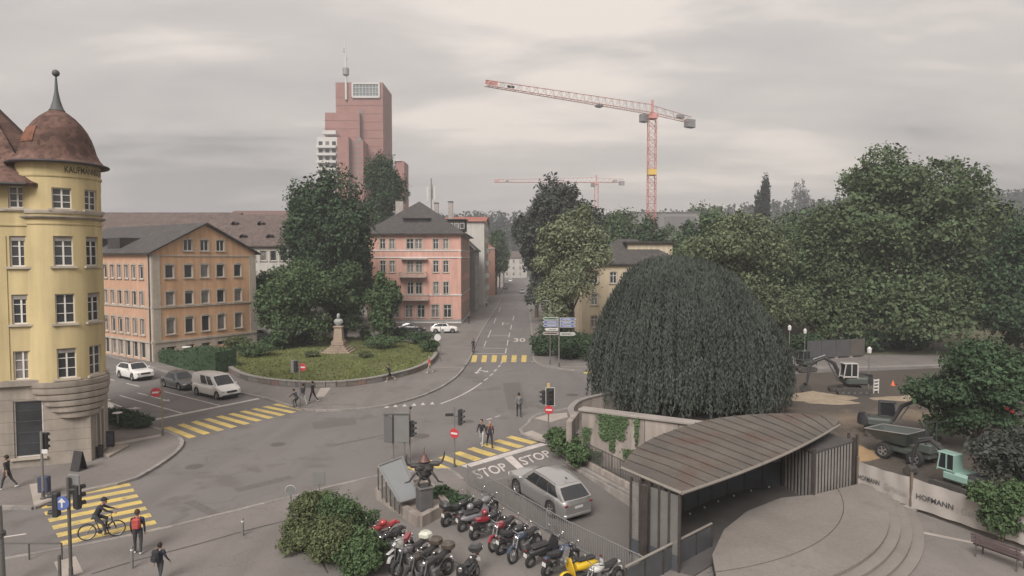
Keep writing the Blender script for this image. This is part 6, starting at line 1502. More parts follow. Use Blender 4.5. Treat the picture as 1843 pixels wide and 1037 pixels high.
def motorbike(label, px, py, rz, tank, kind='naked', case=None, seat=None, lean=.12, screen=False, xy=None):
    p = G(px, py, .1) if xy is None else Vector((*xy, .1)); t = thing('motorbike', label, 'motorbike', (p.x, p.y, .1), rz, 'motorbikes parked in two rows'); t.rotation_euler = (lean, 0, rz)
    if kind == 'scooter':
        wb, r = 1.32, .25; bike_wheel(t, wb / 2, r, .12); bike_wheel(t, -wb / 2, r, .13)
        part('body', MB().lathe([(.06, -.75), (.19, -.55), (.23, -.2), (.2, .12), (.16, .22)], 12, axis='x').xform(lambda x, y, z: (x, y * .9, .60 + z * .8)), tank, t, smooth=50)
        part('leg_shield', MB().add([(x, y, z) for x, z, w in ((.38, .32, .2), (.46, .6, .26), (.52, .9, .2), (.50, 1.0, .12)) for y in (-w, w)] + [(x - .05, y, z) for x, z, w in ((.38, .32, .2), (.46, .6, .26), (.52, .9, .2), (.50, 1.0, .12)) for y in (-w, w)], [(0, 1, 3, 2), (2, 3, 5, 4), (4, 5, 7, 6), (8, 10, 11, 9), (10, 12, 13, 11), (12, 14, 15, 13), (0, 2, 10, 8), (2, 4, 12, 10), (4, 6, 14, 12), (1, 9, 11, 3), (3, 11, 13, 5), (5, 13, 15, 7), (6, 7, 15, 14)]), tank, t, smooth=50)
        part('footboard', MB().box((.12, 0, .32), (.62, .38, .09), 0, .03), M_PLAST, t)
        part('seat', MB().box((-.25, 0, .82), (.78, .30, .12), 0, .05), seat or M_SEAT, t); part('front_fender', MB().lathe([(.27, -.08), (.3, 0), (.27, .08)], 10, c=(wb / 2, 0, r), a0=.2, a1=2.6, axis='y', caps=False), tank, t, smooth=True)
        hz, hx = 1.05, .47
    else:
        wb, r = (1.46, .31) if kind != 'cruiser' else (1.6, .32); wf = .12 if kind != 'cruiser' else .11
        bike_wheel(t, wb / 2, r, wf); bike_wheel(t, -wb / 2, r, .16)
        part('frame', MB().tube([(.42, 0, .86), (.1, 0, .66), (-.35, 0, .6), (-.7, 0, .78)], .035, 6).tube([(.40, 0, .78), (.3, .0, .36), (-.2, 0, .3), (-.38, 0, .5)], .03, 6).tube([(-.2, .09, .38), (-wb / 2, .09, r)], .03, 6).tube([(-.2, -.09, .38), (-wb / 2, -.09, r)], .03, 6), M_PLAST, t, smooth=True)
        part('engine', MB().box((.04, 0, .43), (.42, .36, .34), 0, .07).lathe([(.12, -.12), (.13, .0), (.12, .14)], 10, c=(.14, 0, .62), axis='z'), M_ENG, t, smooth=40)
        part('tank', MB().ball((.16, 0, .86), .25, 14, 9, (1.25, .68, .62)), tank, t, smooth=True)
        part('seat', MB().add([(x, y * w, z) for x, z, w in ((-.08, .78, .11), (-.35, .77, .16), (-.75, .84, .11)) for y in (-1, 1)] + [(x, y * w * .8, z + .1) for x, z, w in ((-.08, .78, .11), (-.35, .77, .16), (-.75, .84, .11)) for y in (-1, 1)], [(0, 2, 3, 1), (2, 4, 5, 3), (6, 7, 9, 8), (8, 9, 11, 10), (0, 6, 8, 2), (2, 8, 10, 4), (1, 3, 9, 7), (3, 5, 11, 9), (0, 1, 7, 6), (4, 10, 11, 5)]), seat or M_SEAT, t, smooth=50)
        for s_ in (-1, 1): part('fork', MB().tube([(wb / 2, s_ * .085, r), (.42, s_ * .085, .98)], .026, 6), M_CHROME if kind == 'cruiser' else M_ENG, t, smooth=True)
        part('front_fender', MB().lathe([(r * .9, -.07), (r + .03, -.04), (r + .03, .04), (r * .9, .07)], 10, c=(wb / 2, 0, r), a0=.5, a1=2.5, axis='y', caps=False), tank if kind != 'naked' else M_PLAST, t, smooth=True)
        part('tail', MB().box((-.78, 0, .80), (.34, .17, .1), 0, .04), tank, t)
        part('exhaust', MB().tube([(.1, -.16, .34), (-.3, -.19, .3), (-.75, -.2, .42)], [.03, .045, .055], 8), M_CHROME, t, smooth=True)
        hz, hx = 1.06, .38
        if kind == 'enduro': part('beak', MB().box((.72, 0, .78), (.5, .14, .05), 0, .02), tank, t)
    hb = part('handlebar', MB().tube([(hx - .12, .40, hz + .02), (hx - .02, .2, hz), (hx, 0, hz - .05), (hx - .02, -.2, hz), (hx - .12, -.40, hz + .02)], .016, 6), M_CHROME if kind == 'cruiser' else M_PLAST, t, smooth=True)
    for s_ in (-1, 1):
        part('grip', MB().tube([(hx - .05, s_ * .3, hz + .01), (hx - .13, s_ * .43, hz + .02)], .024, 6), M_SEAT, hb)
        mm = part('mirror', MB().tube([(hx - .03, s_ * .26, hz), (hx + .02, s_ * .36, hz + .17)], .008, 5), M_PLAST, t)
        part('mirror_glass', MB().ball((hx + .0, s_ * .38, hz + .20), .055, 10, 6, (.35, 1, .8)), M_MIRR, mm, smooth=True)
    part('headlight', MB().lathe([(.03, -.09), (.085, -.02), (.09, .04), (.07, .06)], 12, c=(hx + .14, 0, hz - .17), axis='x'), M_CHROME, t, smooth=40)
    part('tail_light', MB().box((-.93, 0, .76), (.05, .12, .06), 0, .01), M_RED, t); part('number_plate', MB().box((-.95, 0, .58), (.015, .18, .14)), M_PLATE, t)
    part('side_stand', MB().tube([(-.05, .12, .3), (.0, .30, .03)], .013, 5), M_PLAST, t)
    if screen: part('windscreen', MB().grid([[(hx + .16 - v * .16, q * .2 * (1 - .3 * v), hz - .05 + v * .38) for q in (-1, -.4, .4, 1)] for v in (0, .5, 1)]), M_PGLASS, t, recalc=False)
    if case:
        part('top_case', MB().box((-.86, 0, 1.03), (.44, .5, .32), 0, .1), case, t)
    return t
pa = math.atan2(.61, .79)
MT = {k: paint_mat('bike_paint_' + k, c) for k, c in dict(black=(.025, .025, .028), red=(.22, .022, .035), scarlet=(.33, .028, .03), yellow=(.62, .41, .02), white=(.55, .55, .53), grey=(.17, .17, .18), blue=(.035, .05, .09), ivory=(.52, .53, .45), brown=(.07, .055, .045)).items()}
motorbike('black touring motorbike with top case beside the planter', 0, 0, pa + .1, MT['black'], 'naked', MT['black'], xy=(-2.35, 28.35), screen=True)
motorbike('grey black scooter second in the railing row', 0, 0, pa - .05, MT['grey'], 'scooter', xy=(-1.6, 27.7))
motorbike('black motorbike with red seat cover in the railing row', 0, 0, pa + .05, MT['black'], 'naked', None, MT['red'], xy=(-1.0, 27.0))
motorbike('cruiser with dark red tank and chrome fork in the railing row', 0, 0, pa + PI + .35, MT['red'], 'cruiser', xy=(-.3, 26.1))
motorbike('long black cruiser with chrome fork pointing away from the railing', 0, 0, pa + PI + .25, MT['blue'], 'cruiser', xy=(.55, 25.05))
motorbike('black scooter with round mirrors beside the long cruiser', 0, 0, pa, MT['black'], 'scooter', xy=(1.2, 24.5), screen=True)
motorbike('dark blue motorbike near the lower end of the railing row', 0, 0, pa + .1, MT['blue'], 'naked', xy=(1.8, 23.85))
motorbike('yellow motorbike at the lower end of the railing row', 0, 0, pa + PI * .95, MT['yellow'], 'scooter', xy=(2.5, 22.95), screen=True)
motorbike('white handled motorbike last in the railing row', 0, 0, pa + PI, MT['white'], 'cruiser', xy=(3.2, 22.35))
motorbike('red motorbike against the foreground shrubs', 0, 0, pa + PI + .2, MT['scarlet'], 'enduro', xy=(-5.25, 25.75), seat=MT['scarlet'])
motorbike('black motorbike behind the red nosed enduro', 0, 0, -2.1, MT['black'], 'naked', xy=(-4.75, 25.1))
motorbike('white enduro motorbike with red trim facing the camera', 0, 0, -1.9, MT['white'], 'enduro', xy=(-4.2, 24.4), seat=MT['red'])
motorbike('grey motorbike with ivory top case in the left row', 0, 0, -2.2, MT['grey'], 'naked', MT['ivory'], xy=(-3.75, 23.9), screen=True)
motorbike('dark motorbike with brown top case in the left row', 0, 0, -2.15, MT['brown'], 'naked', MT['brown'], xy=(-3.25, 23.35))
motorbike('dark grey scooter cut by the bottom edge', 0, 0, -1.9, MT['black'], 'scooter', MT['black'], xy=(-1.5, 22.7))
motorbike('black motorbike squeezed between the red tanked and the long cruiser', 0, 0, pa + .05, MT['black'], 'naked', xy=(.1, 25.65))
motorbike('grey motorbike behind the touring bike close to the railing', 0, 0, pa + .2, MT['grey'], 'naked', xy=(-1.35, 28.75))
motorbike('dark motorbike with crimson lid case behind the ivory case', 0, 0, -2.15, MT['black'], 'naked', MT['brown'], xy=(-2.75, 22.95))
def helmet(label, loc, m): 
    h = thing('helmet', label, 'helmet', loc, rnd.uniform(0, 6)); part('shell', MB().ball((0, 0, .13), .15, 14, 9, (1.1, .92, .95)), m, h, smooth=True); part('visor', MB().box((.12, 0, .13), (.08, .2, .09), 0, .03), M_CGLS, h)
helmet('red helmet resting on the red motorbike against the shrubs', (-5.2, 25.8, 1.0), MT['scarlet'])
helmet('crimson helmet lying on the black motorbike in the railing row', (-1.15, 26.9, 1.0), MT['red'])
helmet('grey helmet on the scooter in the railing row', (-1.8, 27.55, .98), MT['grey'])

# ---- construction machines
M_MINT = paint_mat('machine_mint', (.24, .37, .325), 0, .5); M_MWHT = paint_mat('machine_white', (.40, .39, .375), 0, .5); M_MGRN = paint_mat('machine_green', (.055, .066, .06), 0, .6); M_TRACK = mat('rubber_track', (.06, .055, .05), .95, .2, 3)
def track(parent, y, L_, h, w):
    P_ = []; n = 8
    for k in range(n + 1): a = -PI / 2 + PI * k / n; P_.append((L_ / 2 - h / 2 + h / 2 * math.cos(a), h / 2 + h / 2 * math.sin(a)))
    for k in range(n + 1): a = PI / 2 + PI * k / n; P_.append((-L_ / 2 + h / 2 + h / 2 * math.cos(a), h / 2 + h / 2 * math.sin(a)))
    mb = MB(); m_ = len(P_); mb.add([(x, y + q * w / 2, z) for q in (-1, 1) for x, z in P_], [tuple(range(m_)), tuple(range(2 * m_ - 1, m_ - 1, -1))] + [(i, (i + 1) % m_, m_ + (i + 1) % m_, m_ + i) for i in range(m_)])
    o = part('track', mb, M_TRACK, parent)
    for k in range(5): part('track_roller', MB().lathe([(h * .2, -w * .52), (h * .2, w * .52)], 10, c=(-L_ / 2 + h * .7 + k * (L_ - h * 1.4) / 4, y, h * .42), axis='y'), M_ENG, o)
def excavator(label, loc, rz, s, body, cabm, boom, name='excavator', tracks=True):
    t = thing(name, label, 'excavator', loc, rz); t.scale = (s, s, s)
    for y in (-.72, .72): track(t, y, 2.5, .52, .38)
    part('undercarriage', MB().box((0, 0, .42), (1.2, 1.1, .3), 0, .05).lathe([(.45, .5), (.45, .72)], 16), M_TRACK, t)
    up = part('upper_body', MB().box((-.35, 0, 1.05), (1.7, 1.55, .62), 0, .14), body, t); part('counterweight', MB().lathe([(.8, .75), (.85, .95), (.8, 1.45)], 14, c=(-.9, 0, 0), a0=PI * .6, a1=PI * 1.4, caps=False).box((-1.05, 0, 1.1), (.5, 1.3, .6), 0, .1), M_PLAST, t, smooth=30)
    c = part('cab', MB().box((.25, .38, 2.42), (1.1, .82, .1), 0, .04).box((-.27, .38, 1.85), (.1, .8, 1.1)).tube([(.78, .0, 1.3), (.62, .0, 2.4)], .045, 6).tube([(.78, .76, 1.3), (.62, .76, 2.4)], .045, 6).box((.25, .38, 1.4), (1.05, .8, .12), 0, .03).box((.2, .77, 1.9), (.07, .06, 1.0)), cabm, t)
    part('cab_glass', MB().box((.22, .38, 1.9), (.9, .74, .9)), M_CGLS, c)
    b = part('boom', MB().tube([(.55, -.2, 1.15), (1.1, -.2, 2.3), (1.9, -.2, 2.75), (2.9, -.2, 2.3)], [.13, .16, .15, .1], 6), boom, t, smooth=30)
    part('arm', MB().tube([(2.7, -.2, 2.55), (3.05, -.2, 1.7), (3.15, -.2, .75)], [.1, .11, .07], 6), boom, t, smooth=30)
    part('hydraulic_cylinder', MB().tube([(.75, -.2, .95), (1.55, -.2, 2.35)], .05, 6), M_ENG, b); part('hydraulic_cylinder', MB().tube([(1.8, -.2, 2.95), (2.75, -.2, 2.6)], .05, 6), M_ENG, b)
    bk = MB(); pr_ = [(3.25, .75), (2.95, .5), (2.95, .2), (3.15, .02), (3.45, .05), (3.6, .3)]
    for q in (-1, 1): bk.add([(x, -.2 + q * .33, z) for x, z in pr_], [tuple(range(6))])
    for i in range(4): bk.quad(*[(x, -.2 + q * .33, z) for (x, z), q in ((pr_[i], -1), (pr_[i + 1], -1), (pr_[i + 1], 1), (pr_[i], 1))])
    part('bucket', bk, M_TRACK, t)
    return t
p = G(1722, 884, .05); excavator('mint green mini excavator behind the banner fence', (p.x, p.y, .05), R(112), .8, M_MINT, M_MINT, M_PLAST, 'mini_excavator')
p = G(1528, 708, .05); excavator('dark excavator with white cab roof beside the sand', (p.x, p.y, .05), R(178), 1.12, M_MGRN, M_MWHT, M_PLAST)
p = G(1445, 668, .05); excavator('small excavator digging right beside the weeping beech', (p.x, p.y, .05), R(200), .9, M_MGRN, M_MGRN, M_PLAST)
def dumper():
    p = G(1632, 828, .05); t = thing('site_dumper', 'dark green tracked dumper with open skip on the building site', 'dumper', (p.x, p.y, .05), R(120))
    for x in (-.9, .9):
        for y in (-.8, .8): wheel(t, x, y, .45, .36)
    part('chassis', MB().box((0, 0, .6), (2.9, .9, .35), 0, .06), M_MGRN, t)
    sk_ = MB(); lo_, hi_ = [(-.2, -.6, .95), (1.5, -.6, .95), (1.5, .6, .95), (-.2, .6, .95)], [(-.5, -.95, 1.75), (2.0, -.95, 1.55), (2.0, .95, 1.55), (-.5, .95, 1.75)]
    sk_.add(lo_ + hi_, [(0, 1, 2, 3), (0, 1, 5, 4), (1, 2, 6, 5), (2, 3, 7, 6), (3, 0, 4, 7)]); part('skip', sk_, M_MGRN, t)
    part('skip_rim', MB().tube([hi_[0], hi_[1], hi_[2], hi_[3], hi_[0]], .04, 5), M_METAL, t)
    part('engine_cover', MB().box((-1.15, 0, 1.05), (.9, 1.2, .6), 0, .1), M_MGRN, t); part('seat', MB().box((-.85, 0, 1.45), (.45, .5, .12), 0, .04).box((-1.05, 0, 1.7), (.1, .5, .5), 0, .04), M_SEAT, t)
    part('roll_bar', MB().tube([(-1.3, -.55, 1.3), (-1.3, -.55, 2.5), (-1.3, .55, 2.5), (-1.3, .55, 1.3)], .04, 6), M_PLAST, t); part('steering_wheel', MB().torus((-.45, 0, 1.7), .18, .02, 14, 5, 'z'), M_PLAST, t)
dumper()
p = G(1600, 800, .05); excavator('dark excavator standing behind the dumper', (p.x + .9, p.y + 2.2, .05), R(-25), .9, M_MGRN, M_PLAST, M_PLAST)
def pile(label, px, py, rx, ry, h, m, seed):
    p = G(px, py, .05); q = np.random.default_rng(seed); n, k = 9, 28; rows_ = []
    for i in range(n + 1):
        rr = i / n; rows_.append([(rx * rr * math.cos(a) * (1 + .12 * math.sin(3 * a + seed)), ry * rr * math.sin(a) * (1 + .1 * math.cos(4 * a)), h * (1 - rr) ** 1.1 * (1 + .15 * math.sin(5 * a)) + q.uniform(-.02, .03) - .02 * (i == n)) for a in [2 * PI * j / k for j in range(k + 1)]])
    return single('sand_pile', MB().grid(rows_), m, label, 'sand pile', 'sand piles on the building site', (p.x, p.y, .05), smooth=True)
M_SANDY = mat('pale_sand', (.235, .19, .14), .95, .15, 1.5, .3, 8); M_SANDO = mat('ochre_sand', (.25, .17, .095), .95, .15, 1.5, .3, 8)
pile('pale sand heap beside the weeping beech', 1462, 716, 3.6, 1.6, .5, M_SANDY, 1); pile('pale sand strip right of the dark excavator', 1650, 718, 4.5, 1.0, .3, M_SANDY, 2)
pile('ochre sand heap behind the slatted kiosk', 1530, 815, 1.7, 1.6, .7, M_SANDO, 3); pile('low pale sand heap before the dark excavator', 1500, 724, 2.2, .9, .3, M_SANDY, 4)
# ------------------------------------------------------------------ people (one continuous skin each, remeshed) and bicycles
SKIN = mat('skin', (.36, .22, .16), .6, .05, 5)
def cloth(name, c): return mat('cloth_' + name, c, .9, .12, 9, .1, 60)
CL = {k: cloth(k, c) for k, c in dict(black=(.028, .028, .032), navy=(.03, .036, .055), charcoal=(.05, .05, .055), grey=(.14, .145, .15), white=(.5, .49, .47), red=(.42, .08, .07), beige=(.30, .25, .2), pale=(.38, .38, .4), blue=(.06, .08, .14), orange=(.42, .16, .06), brown=(.09, .06, .045)).items()}
HAIR = {k: mat('hair_' + k, c, .8, .2, 20) for k, c in dict(dark=(.02, .016, .013), brown=(.06, .04, .025), grey=(.2, .19, .18)).items()}
def rot2(v, a): return Vector((v.x, v.y * math.cos(a) - v.z * math.sin(a), v.y * math.sin(a) + v.z * math.cos(a)))
def person(label, loc, rz, top, legs, hair='dark', shoes='black', h=1.74, leg=(.35, -.3), knee=(.15, .35), arm=(-.35, .3), elbow=(.3, .35), lean=.04, hip_z=None, backpack=None, cap=None, bare_legs=False, bare_arms=False, skirt=None, group=None, splay=.03):
    """faces +Y before rotation; angles are forward swings in radians"""
    k = h / 1.74; t = thing('person', label, 'person', loc, rz, group); J = {}
    hz = hip_z if hip_z is not None else None
    legv = []
    for i, s in enumerate((-1, 1)):
        th = rot2(Vector((s * splay, 0, -.43 * k)), leg[i]); sh = rot2(Vector((0, 0, -.42 * k)), leg[i] - knee[i]); legv.append((th, sh))
    if hz is None: hz = max(-(a + b).z for a, b in legv) + .075 * k
    pel = Vector((0, 0, hz)); J['pel'] = pel
    up = lambda z: pel + rot2(Vector((0, 0, z * k)), -lean)
    chest, neck, head = up(.34), up(.53), up(.70)
    segs = []   # (a, b, ra, rb, tag)
    segs += [(pel + Vector((0, 0, .02)), up(.2), .125, .12, 'top'), (up(.2), chest, .12, .14, 'top'), (chest, up(.44), .14, .09, 'top'), (up(.42), up(.58), .055, .05, 'skin')]
    for i, s in enumerate((-1, 1)):
        hip = pel + Vector((s * .09 * k, 0, 0)); kn = hip + legv[i][0]; an = kn + legv[i][1]; toe = an + rot2(Vector((s * .03, .15, -.02)), (leg[i] - knee[i]) * .6)
        segs += [(pel, hip, .11, .1, 'legs'), (hip, kn, .095, .062, 'legs'), (kn, an, .06, .042, 'skin' if bare_legs else 'legs'), (an - Vector((0, .03, .03)), toe - Vector((0, 0, .02)), .045, .036, 'shoes')]
        sho = up(.455) + Vector((s * .185 * k, 0, 0)); el = sho + rot2(Vector((s * .06, 0, -.29 * k)), arm[i]); fo = rot2(Vector((0, 0, -.25 * k)), arm[i] + elbow[i]); wr = el + fo
        segs += [(up(.44), sho, .075, .07, 'top'), (sho, el, .058, .045, 'top'), (el, wr, .042, .031, 'skin' if bare_arms else 'top')]
        fd = fo.normalized(); pm_ = wr + fd * .07; segs.append((wr, pm_, .032, .036, 'skin'))
        sx = Vector((0, 1, 0)) if abs(fd.y) < .8 else Vector((0, 0, 1))
        sx = (sx - fd * sx.dot(fd)).normalized(); inn = Vector((-s, 0, 0))
        for q, ln in ((-.028, .062), (-.0095, .075), (.0095, .07), (.028, .055)):
            a = pm_ + sx * q; b = a + fd * ln * .55; c_ = b + (fd * .75 + inn * .6).normalized() * ln * .45; segs += [(a, b, .0105, .0095, 'skin'), (b, c_, .0095, .008, 'skin')]
        a = wr + fd * .03 + sx * .03; b = a + (fd * .5 + sx).normalized() * .035; segs += [(a, b, .013, .011, 'skin'), (b, b + fd * .03, .011, .009, 'skin')]
        J['hand%d' % i] = pm_
    mb = MB()
    for a, b, ra, rb, tg in segs:
        ra, rb = ra * k, rb * k; n = 10; mb.tube([a, a.lerp(b, .5), b], [ra, (ra + rb) / 2 * (1.03 if ra > .03 else 1), rb], n); mb.ball(a, ra * .98, 8, 6); mb.ball(b, rb * .98, 8, 6)
    for z, w in ((.03, .9), (.22, .86), (.36, 1.12)):
        c_ = up(z); mb.ball(c_, .15 * k, 12, 8, (w, .62, .7))
    fwd = rot2(Vector((0, 1, 0)), -lean)
    mb.ball(head + Vector((0, 0, .02)), .112 * k, 14, 10, (.8, .98, 1.12)); mb.ball(head + fwd * .03 * k - Vector((0, 0, .06 * k)), .075 * k, 10, 8, (.85, .95, .9))
    mb.ball(head + fwd * .112 * k - Vector((0, 0, .012)), .021 * k, 6, 5, (.8, 1, 1.4)); mb.ball(head + fwd * .09 * k - Vector((0, 0, .062 * k)), .026, 6, 5, (1.3, .7, .5))
    for s in (-1, 1): mb.ball(head + Vector((s * .09 * k, 0, 0)), .026 * k, 6, 5, (.5, .9, 1.3))
    if skirt:
        mb.lathe([(.14, -.02), (.19, -.2), (.25, -.48), (.22, -.49), (.1, -.1)], 12, c=(0, 0, hz))
    o = bpy.data.objects.new('body', fix(mb.mesh('body'))); col.objects.link(o); md = o.modifiers.new('r', 'REMESH'); md.mode = 'VOXEL'; md.voxel_size = .018; sm = o.modifiers.new('s', 'SMOOTH'); sm.iterations = 2; sm.factor = .4
    me = bpy.data.meshes.new_from_object(o.evaluated_get(bpy.context.evaluated_depsgraph_get())); bpy.data.objects.remove(o); me.name = 'body'
    mats = {'skin': SKIN, 'top': CL[top], 'legs': CL[legs], 'shoes': CL[shoes]}; keys = list(mats)
    me.materials.clear(); [me.materials.append(mats[q]) for q in keys]
    n = len(me.polygons); ce = np.empty(n * 3); me.polygons.foreach_get('center', ce); ce = ce.reshape(-1, 3); best = np.full(n, 1e9); idx = np.zeros(n, int)
    for a, b, ra, rb, tg in segs + [(head, head + Vector((0, 0, .03)), .12, .12, 'skin')]:
        A = np.array(a); v = np.array(b) - A; tt_ = np.clip(((ce - A) @ v) / (v @ v + 1e-9), 0, 1); d = np.linalg.norm(ce - A - tt_[:, None] * v, axis=1) - (ra + (rb - ra) * tt_) * k
        q = d < best; best[q] = d[q]; idx[q] = keys.index(tg)
    if skirt: idx[(ce[:, 2] < hz + .02) & (ce[:, 2] > hz - .47) & (idx == keys.index('legs'))] = keys.index('legs')
    me.polygons.foreach_set('material_index', idx.astype(np.int32)); me.polygons.foreach_set('use_smooth', np.ones(n, bool)); me.update(); link('body', me, t)
    hc = head + Vector((0, -.006, .035)) - fwd * .012
    part('hair', MB().ball(hc, .119 * k, 14, 9, (.84, 1.0, 1.06)).xform(lambda x, y, z: (x, y, max(z, head.z - .03 + (.075 if (y - head.y) > .02 else 0) ))) if not cap else MB().ball(hc, .125 * k, 14, 9, (.86, 1.02, 1.05)).xform(lambda x, y, z: (x, y, max(z, head.z + .015))).box((head.x, head.y + .13 * k, head.z + .04), (.13, .1, .015), 0, .005), HAIR[hair] if not cap else CL[cap], t, smooth=True)
    for s in (-1, 1): part('eye', MB().ball(head + fwd * .098 * k + Vector((s * .034 * k, 0, .018)), .011, 6, 5), HAIR['dark'], t)
    if backpack:
        c_ = up(.33) - fwd * .2; bp = part('backpack', MB().box((0, 0, 0), (.3, .17, .44), 0, .06).box((0, -.1, -.07), (.24, .08, .22), 0, .03), CL[backpack], t); bp.location = c_; bp.rotation_euler = (lean, 0, 0)
        for s in (-1, 1): part('strap', MB().tube([up(.5) + Vector((s * .1, -.1, .03)), up(.5) + Vector((s * .11, .06, .03)), up(.36) + Vector((s * .12, .13, 0)), up(.2) + Vector((s * .14, .06, 0))], .018, 5), CL[backpack], t)
    return t
def bicycle(label, loc, rz, m, name='bicycle'):
    t = thing(name, label, 'bicycle', loc, rz); wb, r = 1.06, .345       # rides towards +Y
    for y in (wb / 2, -wb / 2):
        o = part('wheel', MB().torus((0, 0, 0), r - .022, .022, 28, 6), M_TYRE, t, smooth=True); o.location = (0, y, r); o.rotation_euler = (0, 0, PI / 2)
        sp_ = MB().torus((0, 0, 0), r - .045, .01, 24, 4)
        for k in range(14): a = k * 2 * PI / 14; sp_.tube([(0, 0, 0), (math.cos(a) * (r - .04), 0, math.sin(a) * (r - .04))], .0035, 3, False)
        put('rim', sp_.lathe([(.03, -.05), (.03, .05)], 8, axis='y').mesh('rim', M_RIM), o)
    bb, hd2, st, ra_ = (0, -.06, .3), (0, .42, .78), (0, -.24, .82), (0, -wb / 2, r)
    part('frame', MB().tube([bb, (0, .40, .68)], .024, 6).tube([bb, st], .02, 6).tube([(0, .41, .76), (0, -.2, .7)], .02, 6).tube([bb, ra_], .013, 5).tube([(0, -.2, .7), ra_], .012, 5).tube([(0, .38, .66), (0, .36, .90)], .024, 6), m, t, smooth=True)
    part('fork', MB().tube([(0, .40, .66), (.05, .44, .58), (.05, wb / 2, r)], .016, 5).tube([(0, .40, .66), (-.05, .44, .58), (-.05, wb / 2, r)], .016, 5), m, t, smooth=True)
    part('saddle', MB().box((0, -.26, .90), (.15, .26, .06), 0, .03), M_SEAT, t); part('seat_post', MB().tube([st, (0, -.26, .88)], .014, 5), M_METAL, t)
    part('handlebar', MB().tube([(-.3, .28, .99), (-.1, .36, .98), (.1, .36, .98), (.3, .28, .99)], .014, 6), M_PLAST, t, smooth=True)
    part('crank', MB().lathe([(.09, .03), (.09, .04)], 14, c=(0, -.06, .3), axis='x').tube([(.05, -.06, .3), (.1, -.06, .3), (.1, .05, .18)], .012, 5).tube([(-.05, -.06, .3), (-.1, -.06, .3), (-.1, -.17, .42)], .012, 5), M_PLAST, t)
    part('fender', MB().lathe([(r + .025, -.03), (r + .035, 0), (r + .025, .03)], 12, c=(0, -wb / 2, r), a0=.6, a1=2.9, axis='x', caps=False), M_PLAST, t, smooth=True)
    return t
ra_, fa_ = G(160, 976), G(207, 962); bv = Vector((fa_.x - ra_.x, fa_.y - ra_.y)); bc = (ra_ + fa_) / 2; brz = math.atan2(bv.y, bv.x) - PI / 2
brz = math.atan2(.42, .91) - PI / 2
bicycle('dark city bicycle being ridden over the left zebra crossing', (bc.x, bc.y, .005), brz, MATS['bike_paint_black'])
person('cyclist in dark jacket and cap riding over the left crossing', (bc.x - .22 * .91, bc.y - .22 * .42, .0), brz, 'black', 'charcoal', leg=(1.15, .75), knee=(1.25, .55), arm=(.95, .95), elbow=(.25, .25), lean=.5, hip_z=.98, cap='black', splay=.06)
p = G(14, 880, .12); person('man in dark clothes walking along the stone facade at far left', (p.x, p.y, .12), PI / 2 + .2, 'black', 'charcoal', h=1.74, shoes='white', bare_arms=True)
p = G(249, 996, .1); person('young man with backpack waiting at the left crossing', (p.x, p.y, .1), .25, 'navy', 'charcoal', 'brown', 'white', 1.76, (.08, -.1), (.05, .1), (.05, -.05), (.25, .2), 0, backpack='red')
p = G(289, 1047, .1); person('boy in dark jacket at the bottom edge of the plaza', (p.x, p.y, .1), -.3, 'navy', 'charcoal', 'dark', 'black', 1.42, (.2, -.2), (.1, .2), backpack='black')
p = G(867, 802.5); person('woman in dark top and pale trousers on the ramp crossing', (p.x, p.y, .005), R(160), 'black', 'pale', 'dark', 'white', 1.68, (.25, -.25), (.1, .3))
p = G(881.5, 805); person('person in dark jacket with orange bag on the ramp crossing', (p.x, p.y, .005), R(190), 'navy', 'black', 'grey', 'black', 1.66, (.35, -.35), (.1, .4), backpack='orange')
p = G(934, 750); person('man in grey jacket walking across the middle of the junction', (p.x, p.y, .005), R(5), 'grey', 'black', 'dark', 'black', 1.78, (.12, -.15), (.05, .2))
ga = 'pedestrians waiting on the island kerb'
p = G(546, 729, .12); person('pedestrian with white bag in the group on the island kerb', (p.x, p.y, .12), R(60), 'charcoal', 'pale', 'dark', 'white', 1.7, (.2, -.2), (.1, .2), group=ga)
p = G(563, 724, .12); person('pedestrian in black at the right of the island kerb group', (p.x, p.y, .12), R(80), 'black', 'black', 'dark', 'white', 1.74, (.35, -.35), (.1, .4), group=ga)
p = G(535, 733, .12); person('bent person in dark clothes at the left of the island kerb group', (p.x, p.y, .12), R(70), 'navy', 'charcoal', 'dark', 'black', 1.6, (.9, .7), (1.2, 1.0), (.8, .7), (.3, .3), .55, group=ga)
p = G(701, 687, .12); person('jogger in dark top with bare legs beside the lawn wall', (p.x, p.y, .12), R(110), 'black', 'black', 'dark', 'white', 1.74, (.5, -.45), (.3, .7), (-.5, .5), (1.2, 1.2), .15, bare_legs=True)
p = G(773, 671, .12); person('pedestrian in red top and pale trousers at the lawn tip', (p.x, p.y, .12), R(100), 'red', 'beige', 'grey', 'white', 1.72, (.3, -.3), (.1, .3), bare_arms=True)
p = G(852, 635); bicycle('red bicycle coming down the street beside the kerb', (p.x, p.y, .005), PI, MATS['bike_paint_red']); person('cyclist in black coming down the street', (p.x, p.y + .22, 0), PI, 'black', 'charcoal', leg=(1.1, .7), knee=(1.2, .5), arm=(.85, .85), elbow=(.3, .3), lean=.35, hip_z=.97)
p = G(844, 583, .12); person('distant pedestrian in black at the corner of the pink building', (p.x, p.y, .12), PI, 'black', 'charcoal')
p = G(876, 553, .12); person('far pedestrian in pale top on the left pavement of the street', (p.x, p.y, .12), PI, 'pale', 'charcoal')
